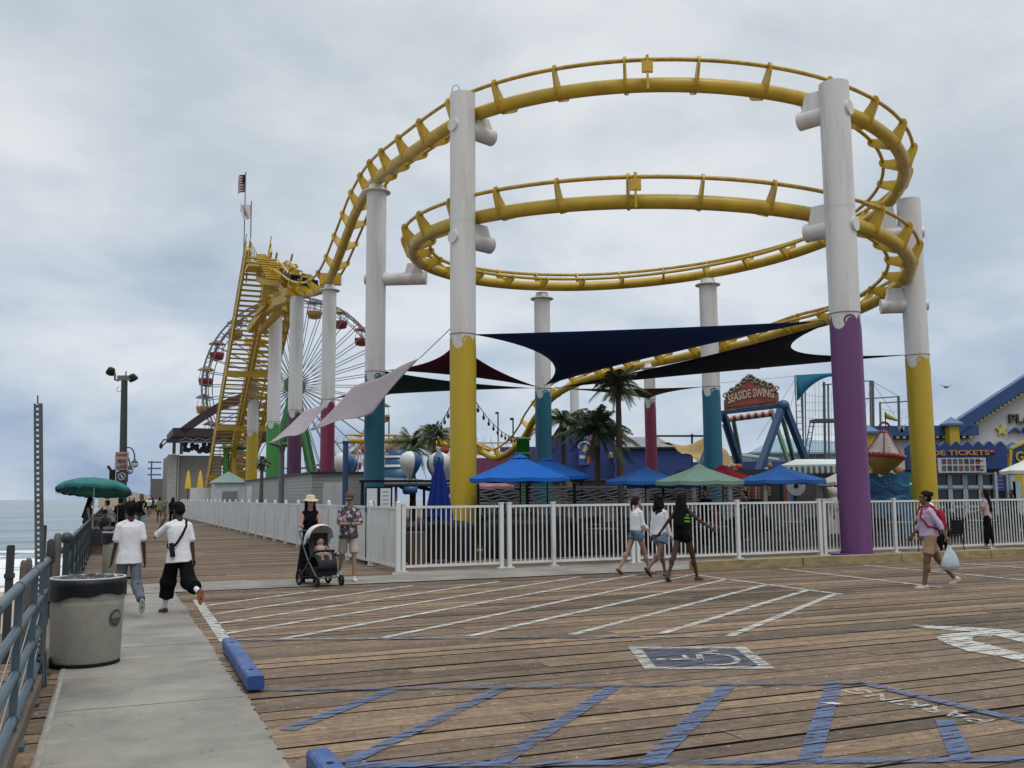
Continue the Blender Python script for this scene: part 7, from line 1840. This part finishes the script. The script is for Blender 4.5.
    if shoem:
        for i in (0, 1):
            Hp, K, A, b, f_ = J[i]; fp = b if abs(b) > .35 else 0; dn = V((0, math.sin(fp), -math.cos(fp))); x_ = f_.cross(dn).normalized(); ax = (x_, f_, -dn)
            mb = MB(); mb.ball(A + dn * .045 - f_ * .015, (.045, .06, .042), 12, 8, ax); mb.ball(A + dn * .055 + f_ * .075, (.046, .10, .032), 14, 8, ax)
            if shoes == 'shoe': mb.cap(A + dn * .0, A + dn * .04, .04, .042, 12)
            s_ = part('shoe', remeshed(mb, vox * .8, 1), shoem, root, local=True) if shoes == 'shoe' else None
            rows = []
            for z in (.066, .085): rows.append([A + dn * z + f_ * (.055 + .135 * math.cos(a)) + x_ * (.046 + .006 * math.cos(a)) * math.sin(a) for a in [q * PI / 10 for q in range(20)]])
            mb = MB(); mb.grid(rows, close=True, smooth=False, caps=True)
            part('sole' if s_ else 'sandal', mb, mat('sole_white', (.4, .4, .38)) if (shoes == 'shoe' and shoem is not None and shoem.name != 'shoe_orange') else (mat('sole_orange', (.35, .12, .05)) if shoes == 'shoe' else shoem), s_ or root, local=True)
            if shoes != 'shoe': mb = MB(); mb.tube([A + dn * .07 + f_ * .07 + x_ * .042, A + dn * .025 + f_ * .06 + x_ * .02, A + dn * .025 + f_ * .06 - x_ * .02, A + dn * .07 + f_ * .07 - x_ * .042], .01, 5); part('sandal_strap', mb, shoem, root, local=True)
    if socks:
        for i in (0, 1): Hp, K, A, b, f_ = J[i]; mb = MB(); mb.cap(A.lerp(K, .02), A.lerp(K, .26), .042, .046, 12); part('sock', mb, socks, root, local=True)
    if hat == 'cap':
        mb = MB(); mb.ball(Hd(0, -.015, .075), (.088, .102, .075), 16, 10, hax); mb.box(Hd(0, .115, .062), (.13, .10, .012), hax); part('cap', remeshed(mb, .009, 1), hatm, root, local=True)
    if hat == 'sun':
        mb = MB(); rows = []
        for r_, z in ((.17, .055), (.125, .068), (.095, .08), (.09, .13), (.07, .155), (.005, .16)): rows.append([Hd(r_ * math.cos(a), -.01 + r_ * 1.08 * math.sin(a), z - .02 * (r_ > .12) * abs(math.sin(a))) for a in [q * PI / 16 for q in range(32)]])
        mb.grid(rows, close=True); o = part('sun_hat', mb, hatm, root, local=True); o.modifiers.new('t', 'SOLIDIFY').thickness = .006
    return root, dict(T=T, Hd=Hd, J=J, arm=armJ, hax=hax)
WT = fabric('white_tshirt', (.62, .62, .64), var=.04); GJ = fabric('grey_denim', (.10, .115, .135)); BKF = fabric('black_cloth', (.005, .005, .006), spec=.1); JEAN = fabric('jean_shorts', (.10, .14, .19)); LIL = fabric('lilac_top', (.42, .33, .46), var=.05)
BK = (180 / PI)
# the two boys
q = G(127, 617); r, k = person('person with short black hair in a white T-shirt and grey trousers, walking away', (q.x, q.y, .012), 34, 1.60, 'dark', bulk=.92, legs=((14, 3), (-14, 44)), arms=((6, 7, 10), (-8, 7, 14)), lean=1, hair='afro', top=1, sleeve=.72, topz=.80, topm=WT, bottom='trousers', botlen=.97, botm=GJ, shoem=mat('shoe_dark', (.04, .035, .04), .6), loose=1.5, vox=.010, face_on=False)
q = G(177, 614.5); r, k = person('person in a black cap and baggy black shorts with a bag across the back', (q.x, q.y, .012), 42, 1.61, 'dark', bulk=.92, legs=((20, 6), (-24, 48)), arms=((46, 26, 128, 42), (-12, 8, 12)), lean=6, head=(18, -12), hair='short', top=1, sleeve=.8, topz=.80, topm=WT, bottom='shorts', botlen=.80, botm=BKF, shoem=mat('shoe_orange', (.02, .015, .015), .6), socks=WT, hat='cap', hatm=BKF, loose=1.9, vox=.010)
T = k['T']; mb = MB()
pr = [T(.11, .07, 1.46), T(.12, -.02, 1.485), T(.08, -.115, 1.38), T(.0, -.15, 1.24), T(-.1, -.155, 1.10), T(-.17, -.11, 1.02)]
for a, b in zip(pr[:-1], pr[1:]): mb.bar(a, b, .035, .008, up=V((0, -1, .2)))
mb.tube([T(-.17, -.11, 1.02), T(-.19, .0, 1.05), T(-.12, .13, 1.25), T(.11, .09, 1.46)], .012, 5); bag = part('bag_strap', mb, BKF, r, local=True)
mb = MB(); mb.box(T(-.17, -.14, 1.0), (.06, .06, .22), (V((1, 0, .15)).normalized(), V((0, 1, 0)), V((-.15, 0, 1)).normalized())); part('crossbody_bag', mb, BLACK, bag, local=True)
# mother, stroller, father
q = G(309, 583.5); r, k = person('person in a straw hat, black vest and long black skirt pushing the pram', (q.x, q.y, .012), 196, 1.66, 'tan', fem=True, legs=((6, 0), (-6, 4)), arms=((28, 10, 62, 12), (28, 10, 62, 12)), lean=4, head=(12, -4), hair='long', top=1, sleeve=0, topz=.98, topm=BKF, bottom='skirt', botm=BKF, shoem=BKF, hat='sun', hatm=mat('straw_hat', (.52, .44, .28), .8, var=.1, scale=20), loose=.6)
mb = MB(); mb.box(k['Hd'](0, .088, .03), (.11, .03, .032), k['hax']); part('sunglasses', mb, BLACK, r, local=True)
q = G(348, 582); r, k = person('person in a floral shirt, cream shorts and brown cap walking beside the pram', (q.x, q.y, .012), 200, 1.72, 'tan', legs=((8, 6), (-16, 24)), arms=((22, 8, 68, 42), (22, 8, 68, 42)), lean=3, head=(-18, -24), hair='short', hairm=HAIRN, top=1, sleeve=.85, topz=.84, topm=FLOR, bottom='shorts', botlen=.42, botm=fabric('cream_shorts', (.42, .37, .31)), shoem=mat('shoe_white', (.6, .6, .58), .6), hat='cap', hatm=fabric('brown_cap', (.10, .06, .045)), loose=1.5)
mb = MB(); mb.box(k['Hd'](0, .088, .03), (.13, .03, .032), k['hax']); part('sunglasses', mb, BLACK, r, local=True)
mb = MB(); w_ = (k['arm'][0][2] + k['arm'][1][2]) / 2 + V((0, .06, .03)); mb.box(w_, (.08, .012, .15), (V((1, 0, 0)), V((0, .8, .6)), V((0, -.6, .8)))); part('phone', mb, BLACK, r, local=True)
sq_ = G(321, 586); sk = thing('pram', 'grey framed pram with a white hood, pushed by the woman in the straw hat', 'pram', (sq_.x, sq_.y, .012), rad(216))
def L3(x, y, z): return V((x, y, z))
PFR = mat('pram_frame', (.10, .10, .11), .35, metal=.6)
mb = MB()
for sx in (-1, 1):
    mb.tube([L3(sx * .24, -.52, 1.0), L3(sx * .26, -.05, .50), L3(sx * .24, .34, .17)], .016, 8); mb.tube([L3(sx * .28, -.32, .15), L3(sx * .26, .0, .46), L3(sx * .25, .12, .62)], .015, 8)
mb.tube([L3(-.24, -.52, 1.0), L3(-.15, -.56, 1.02), L3(.15, -.56, 1.02), L3(.24, -.52, 1.0)], .019, 8); mb.tube([L3(-.28, -.32, .15), L3(.28, -.32, .15)], .014, 6); mb.tube([L3(-.24, .34, .17), L3(.24, .34, .17)], .014, 6); part('frame', mb, PFR, sk, local=True)
for sx, sy, rr in ((-1, -.33, .15), (1, -.33, .15), (-1, .36, .105), (1, .36, .105)):
    c = L3(sx * .30 if sy < 0 else sx * .25, sy, rr); mb = MB(); mb.tube([c + L3(rr * .82 * 0, 0, 0) + L3(0, (rr - .022) * math.cos(a), (rr - .022) * math.sin(a)) for a in [2 * PI * i / 24 for i in range(24)]], .023, 8, closed=True)
    wq = part('wheel', mb, BLACK, sk, local=True); mb = MB(); mb.tube([c - L3(.012, 0, 0), c + L3(.012, 0, 0)], .035, 10)
    for i in range(5): a = 2 * PI * i / 5; mb.bar(c, c + L3(0, (rr - .03) * math.cos(a), (rr - .03) * math.sin(a)), .014)
    part('spokes', mb, PFR, wq, local=True)
mb = MB(); mb.box(L3(0, 0, .27), (.42, .52, .14)); part('basket', mb, BLACK, sk, local=True)
mb = MB(); mb.grid([[L3(x, y, z) for x in (-.19, -.1, .1, .19)] for y, z in ((-.20, .98), (-.17, .72), (-.1, .55), (.12, .54), (.24, .46), (.27, .32))]); o = part('seat', mb, fabric('pram_seat_dark', (.03, .03, .035)), sk, local=True); o.modifiers.new('t', 'SOLIDIFY').thickness = .04
mb = MB(); rows = []
for i in range(13):
    a = rad(-25 + i * 13.0); rows.append([L3(.26 * math.sin(b) * 1.0, -.06 + (.40 * math.cos(a + .5)) * (abs(math.cos(b)) ** .5) * -1 * 1.0, .76 + (.40 * math.sin(a + .5)) * abs(math.cos(b)) ** .5) for b in [rad(-84 + j * 14) for j in range(13)]])
rows = rows[:9]
mb.grid(rows); o = part('hood', mb, fabric('pram_hood_grey', (.58, .59, .61)), sk, local=True); o.modifiers.new('t', 'SOLIDIFY').thickness = .012
mb = MB(); mb.tube([L3(-.21, .05, .62), L3(-.16, .22, .66), L3(.16, .22, .66), L3(.21, .05, .62)], .022, 8); part('bumper_bar', mb, BLACK, sk, local=True)
mb = MB(); mb.ball(L3(0, -.08, .82), (.075, .08, .09)); mb.ball(L3(0, -.06, .66), (.10, .08, .12)); mb.cap(L3(-.06, .0, .58), L3(-.08, .2, .56), .045, .04); mb.cap(L3(.06, .0, .58), L3(.08, .2, .56), .045, .04); mb.cap(L3(-.08, .2, .56), L3(-.08, .26, .42), .035, .03); mb.cap(L3(.08, .2, .56), L3(.08, .26, .42), .035, .03); mb.cap(L3(-.1, -.03, .72), L3(-.1, .12, .66), .03, .025); mb.cap(L3(.1, -.03, .72), L3(.1, .12, .66), .03, .025)
mt_ = Matrix.Translation(V((sq_.x, sq_.y, .012))) @ Matrix.Rotation(rad(216), 4, 'Z')
ch = thing('person', 'person, a small child, seated in the pram under its white hood', 'person', (sq_.x, sq_.y, .012), rad(216)); part('body', remeshed(mb, .012, 2), SKIN['tan'], ch, local=True)
mb = MB(); mb.ball(L3(0, -.06, .66), (.115, .095, .11)); mb.cap(L3(-.06, .0, .58), L3(-.075, .12, .57), .06, .055); mb.cap(L3(.06, .0, .58), L3(.075, .12, .57), .06, .055); part('romper', remeshed(mb, .012, 1), fabric('pale_romper', (.35, .3, .28)), ch, local=True)
mb = MB(); mb.ball(L3(0, -.095, .85), (.08, .08, .075)); part('hair', mb, HAIRN, ch, local=True)
# three girls
q = G(637, 574); r, k = person('person with a brown ponytail, white blouse and denim shorts, leftmost of three walking', (q.x, q.y, 0), -62, 1.65, 'tan', fem=True, legs=((-22, 12), (20, 4)), arms=((10, 14, 55, 20), (8, 8, 40)), lean=3, head=(-8, 0), hair='ponytail', hairm=HAIRN, top=1, sleeve=1.5, topz=.98, topm=WT, bottom='shorts', botlen=.14, botm=JEAN, shoem=mat('sandal_brown', (.05, .03, .02)), shoes='sandal', loose=1.3)
q = G(661, 577); r, k = person('person with curly black hair and a long open white shirt, middle of three walking', (q.x, q.y, 0), -55, 1.66, 'brown', fem=True, legs=((20, 8), (-20, 30)), arms=((-12, 6, 8), (6, 6, 10)), lean=2, head=(-6, 0), hair='curly', top=1, sleeve=1.9, topz=.90, topm=WT, bottom='shorts', botlen=.2, botm=JEAN, shoem=mat('sandal_black', (.012, .012, .012)), shoes='sandal', loose=1.4)
mb = MB(); T = k['T']; mb.grid([[T(.17, -.05 + y * 1.0, 1.0 - z), ] for y, z in ((0, 0), (0, 0))]) if False else None
mb = MB(); mb.grid([[T(.05 + .035 * i, -.13 + .04 * i + .01 * math.sin(i * 2), .95 - z * (.75 + .07 * i)) for i in range(5)] for z in (0, .12, .24)]); o = part('shirt_tail', mb, WT, r, local=True); o.modifiers.new('t', 'SOLIDIFY').thickness = .008
q = G(684, 581); r, k = person('person with very long black hair and a black and green outfit, arms spread', (q.x, q.y, 0), -48, 1.72, 'dark', fem=True, legs=((-22, 6), (22, 6)), arms=((-22, 34, 8), (30, 38, 12)), lean=2, head=(-10, 0), hair='long', top=1, sleeve=0, topz=1.0, topm=BKF, bottom='shorts', botlen=.12, botm=BKF, shoem=mat('sandal_brown', (.05, .03, .02)), shoes='sandal', loose=.7)
mb = MB(); T = k['T']
for z in (1.30, 1.24, 1.17): mb.grid([[T((.165 + .003) * math.cos(a), .118 * math.sin(a), z + dz_) for a in [rad(-75 + i * 15) for i in range(12)]] for dz_ in (0, .04)])
part('green_panel', mb, fabric('lime_green', (.12, .30, .05)), r, local=True)
# woman with the bag
q = G(932, 588.5); r, k = person('person in a lilac top and tan shorts with a red backpack and plastic bag', (q.x, q.y, 0), 78, 1.68, 'brown', fem=True, legs=((12, 4), (-22, 16)), arms=((-34, 10, 12), (16, 12, 20)), lean=2, head=(4, -4), hair='bun', top=1, sleeve=1.35, topz=.93, topm=LIL, bottom='shorts', botlen=.34, botm=fabric('tan_shorts', (.30, .20, .13)), shoem=mat('shoe_pink', (.5, .38, .36), .6), bulk=1.26, loose=1.2)
T = k['T']; mb = MB(); RDC = fabric('red_backpack', (.26, .012, .03)); mb.ball(T(.0, -.23, 1.22), (.14, .09, .2)); mb.ball(T(.0, -.22, 1.12), (.15, .11, .13)); part('backpack', remeshed(mb, .012, 2), RDC, r, local=True)
mb = MB()
for sx in (-1, 1): mb.tube([T(sx * .12, -.17, 1.36), T(sx * .125, -.05, 1.505), T(sx * .13, .10, 1.46), T(sx * .15, .15, 1.3), T(sx * .2, .04, 1.12), T(sx * .16, -.15, 1.06)], .02, 6)
part('backpack_straps', mb, RDC, r, local=True)
hw = Matrix.Translation(V((q.x, q.y, 0))) @ Matrix.Rotation(rad(78), 4, 'Z') @ Matrix.Scale(1.68 / 1.75, 4)
hp2 = hw @ (k['arm'][0][2] + k['arm'][0][3] * .10)
mb = MB(); rows = []
bg_ = hp2 - V((0, 0, .05))
for i, (z, r_) in enumerate(((0, .02), (-.07, .04), (-.15, .085), (-.25, .12), (-.34, .14), (-.41, .125), (-.44, .06))): rows.append([bg_ + V((r_ * 1.1 * math.cos(a) * (1 + .12 * math.sin(a * 5 + i)), r_ * .6 * math.sin(a) * (1 + .12 * math.sin(a * 4 + i * 2)), z)) for a in [j * PI / 14 for j in range(28)]])
mb.grid(rows, close=True, caps=True); mb.tube([bg_ + V((-.02, 0, 0)), hp2 + V((0, 0, .0)), bg_ + V((.02, 0, 0))], .008, 5)
solo('plastic_bag', mb, mat('plastic_bag_pale', (.42, .47, .50), .35, var=.12, scale=6, bump=.8, bscale=14), 'pale full plastic carrier bag hanging from the hand of the woman in lilac', 'bag', bg_)
# vendor group by the railing
q = G(85, 553); person('person in a black hat leaning at the railing under the teal umbrella', (q.x, q.y, 0), -75, 1.68, 'tan', fem=True, legs=((4, 2), (-6, 2)), arms=((25, 8, 70, 30), (10, 8, 60, 30)), lean=8, hair='long', top=1, sleeve=0, topz=.95, topm=fabric('dark_teal_top', (.02, .045, .05)), bottom='trousers', botlen=.95, botm=BKF, shoem=mat('shoe_white', (.6, .6, .58)), hat='cap', hatm=BKF, vox=.014)
q = G(98, 548); person('person seated in dark clothes behind the vendor table', (q.x + .1, q.y + .3, 0), 190, 1.65, 'brown', legs=((85, 85), (80, 80)), arms=((35, 8, 50, 15), (35, 8, 50, 15)), lean=14, head=(0, -20), hair='short', top=1, sleeve=1.6, topz=.93, topm=fabric('dark_grey_top', (.03, .03, .035)), bottom='trousers', botlen=.9, botm=BKF, seat=.45, hat='cap', hatm=BKF, vox=.014)
solo('folding_stool', MB().box((q.x + .1, q.y + .3, .40), (.4, .38, .03)).bar((q.x - .08, q.y + .12, 0), (q.x + .28, q.y + .48, .4), .03).bar((q.x + .28, q.y + .12, 0), (q.x - .08, q.y + .48, .4), .03), BLACK, 'small folding stool under the seated vendor', 'stool', (q.x + .1, q.y + .3, 0))
q = G(110, 546); person('person in a grey shirt standing at the vendor table, bending over it', (q.x, q.y, 0), 80, 1.62, 'tan', legs=((4, 2), (-4, 2)), arms=((30, 6, 40, 10), (35, 6, 30, 10)), lean=16, hair='short', hairm=HAIRN, top=1, sleeve=.6, topz=.85, topm=fabric('grey_shirt', (.15, .15, .15)), bottom='trousers', botlen=.95, botm=BKF, shoem=BKF, vox=.016)
q = G(119, 541); person('person in black standing behind the boy in grey trousers', (q.x, q.y, 0), 15, 1.66, 'brown', legs=((5, 2), (-6, 2)), hair='afro', top=1, sleeve=.7, topz=.85, topm=BKF, bottom='trousers', botlen=.95, botm=BKF, shoem=BKF, vox=.016, face_on=False)
# rider on the scooter
q = G(140, 540); r, k = person('person in black with a green bag and pale shorts riding a scooter', (q.x, q.y, .09), 190, 1.72, 'brown', legs=((6, 4), (-6, 8)), arms=((34, 6, 30), (34, 6, 30)), lean=3, hair='short', top=1, sleeve=.6, topz=.9, topm=BKF, bottom='shorts', botlen=.48, botm=fabric('aqua_shorts', (.20, .32, .33)), shoem=BKF, vox=.016, loose=1.4)
T = k['T']; mb = MB(); mb.ball(T(-.13, .06, 1.22), (.08, .09, .18)); part('green_bag', mb, fabric('lime_green', (.12, .30, .05)), r, local=True)
t = thing('scooter', 'dark electric scooter under the rider with the green bag', 'scooter', (q.x, q.y, 0), rad(190)); mb = MB(); mb.box((0, .05, .12), (.16, .75, .05)); mb.tube([(0, .45, .12), (0, .38, 1.05)], .025, 8); part('deck', mb, BLACK, t, local=True)
mb = MB(); mb.tube([(-.24, .36, 1.06), (.24, .36, 1.06)], .016, 6); part('handlebar', mb, BLACK, t, local=True)
for y in (-.38, .52):
    mb = MB(); mb.tube([(-.025, y, .11), (.025, y, .11)], .11, 18); part('wheel', mb, BLACK, t, local=True)
# strollers further along the pier
OL = fabric('olive_shirt', (.13, .17, .07)); 
far = [((159, 523), 'person in an olive shirt walking away down the middle of the pier', dict(face=20, skin='brown', topm=OL, botm=fabric('brown_trousers', (.09, .06, .045)), botlen=.5, bottom='shorts')),
       ((172, 527), 'person in black with dark hair beside the board fence', dict(face=20, skin='brown', topm=BKF, botm=BKF, botlen=.95, bottom='trousers', hair='long')),
       ((165, 516), 'person in a grey top just right of the olive shirt', dict(face=200, skin='tan', topm=fabric('grey_shirt', (.15, .15, .15)), botm=GJ, botlen=.95, bottom='trousers')),
       ((152, 514), 'person in navy walking away, left of the olive shirt', dict(face=25, skin='brown', topm=fabric('navy_shirt', (.02, .03, .06)), botm=BKF, botlen=.5, bottom='shorts')),
       ((133, 519), 'person in a cream top partly behind the scooter rider', dict(face=200, skin='tan', topm=fabric('cream_top', (.4, .36, .3)), botm=GJ, botlen=.95, bottom='trousers', hair='long')),
       ((129, 517), 'person in dark clothes left of the cream top, far along the pier', dict(face=190, skin='brown', topm=BKF, botm=BKF, botlen=.95, bottom='trousers')),
       ((156, 511.5), 'person in white far away near the end of the pier', dict(face=200, skin='tan', topm=WT, botm=BKF, botlen=.5, bottom='shorts')),
       ((143, 511), 'person in red far away near the end of the pier', dict(face=20, skin='tan', topm=fabric('red_shirt', (.25, .03, .03)), botm=GJ, botlen=.5, bottom='shorts'))]
for (x, y), lab, kw in far:
    q = G(x, y); hz_ = kw.pop('hair', 'short'); fc = kw.pop('face')
    person(lab, (q.x, q.y, 0), fc, 1.7, legs=((14, 4), (-14, 16)), arms=((12, 6, 12), (-12, 6, 12)), top=1, sleeve=.6, topz=.86, shoem=BKF, vox=.022, hair=hz_, **kw)
q = G(148.5, 517); r, k = person('person in a white top cycling towards the camera on the pier', (q.x, q.y, .12), 200, 1.7, 'tan', legs=((60, 70), (25, 40)), arms=((50, 6, 10), (50, 6, 10)), lean=14, seat=.78, top=1, sleeve=.6, topz=.9, topm=WT, bottom='shorts', botlen=.45, botm=BKF, shoem=BKF, vox=.022, hat='cap', hatm=WT)
t = thing('bicycle', 'dark bicycle under the rider in white, far along the pier', 'bicycle', (q.x, q.y, 0), rad(200))
for y in (-.5, .52):
    mb = MB(); mb.tube([V((0, y + .33 * math.cos(a), .34 + .33 * math.sin(a))) for a in [2 * PI * i / 28 for i in range(28)]], .022, 6, closed=True); part('wheel', mb, BLACK, t, local=True)
mb = MB()
for a, b in (((0, -.5, .34), (0, -.15, .3)), ((0, -.15, .3), (0, -.22, .82)), ((0, -.5, .34), (0, -.2, .7)), ((0, -.15, .3), (0, .38, .75)), ((0, -.2, .7), (0, .38, .78)), ((0, .52, .34), (0, .36, .95))): mb.tube([a, b], .018, 6)
part('frame', mb, DARKM, t, local=True)
mb = MB(); mb.tube([(-.27, .28, 1.0), (0, .36, .98), (.27, .28, 1.0)], .014, 6); part('handlebar', mb, DARKM, t, local=True)
mb = MB(); mb.ball((0, -.24, .86), (.08, .13, .04)); part('saddle', mb, BLACK, t, local=True)
# visitors behind the fence
vis = [((929, 0), 26.2, 'person in a red top and white cap sitting behind the woman in lilac', dict(seat=.45, legs=((85, 85), (85, 85)), skin='brown', topm=fabric('red_shirt', (.25, .03, .03)), hat='cap', hatm=WT, fz=200, hh=1.75)),
       ((948, 0), 28.0, 'person in a dark blue cap sitting right of the yellow column', dict(seat=.5, legs=((85, 85), (85, 85)), skin='brown', topm=BKF, hat='cap', hatm=fabric('navy_cap', (.02, .04, .12)), fz=20, hh=1.7)),
       ((986, 0), 28.4, 'person with dark hair in a pale pink top before the ticket windows', dict(skin='tan', fem=True, hair='long', topm=fabric('pale_pink_top', (.45, .33, .32)), fz=60, hh=1.72)),
       ((1012, 0), 33.0, 'person in black standing at the far right by the white parasol', dict(skin='brown', topm=BKF, fz=120, hh=1.7)),
       ((706, 0), 33.0, 'person in black standing by the teal column under the sage parasol', dict(skin='brown', topm=BKF, fz=150, hh=1.78)),
       ((745, 0), 34.0, 'person in dark clothes at the stall left of the mid blue parasol', dict(skin='tan', topm=fabric('charcoal_top', (.03, .03, .04)), fz=100, hh=1.75)),
       ((717, 0), 29.0, 'person in a plum top seated under the sage green parasol', dict(seat=.45, legs=((85, 85), (85, 85)), skin='tan', topm=fabric('plum_top', (.2, .05, .12)), fz=90, hh=1.7))]
for (x, _), Y, lab, kw in vis:
    q = P(x, 500, Y); fz = kw.pop('fz'); hh = kw.pop('hh'); kw.setdefault('legs', ((4, 2), (-6, 3)))
    if 'seat' in kw: dup(C0, V((q.x, q.y, 0)), rad(fz), 'dark patio chair under the ' + lab.split(' sitting')[0].split(' seated')[0])
    person(lab, (q.x, q.y, 0), fz, hh, top=1, sleeve=.6, topz=.88, bottom='trousers', botlen=.9, botm=BKF, vox=.018, arms=((25, 8, 50, 10), (20, 8, 60, 10)), **kw)
# ------------------------------------------------------------------ view
SC.view_settings.view_transform = 'Standard'; SC.view_settings.look = 'None'
SC.view_settings.gamma = 1; SC.view_settings.use_curve_mapping = False; SC.view_settings.exposure = 0
SC.render.resolution_x, SC.render.resolution_y = 1024, 768
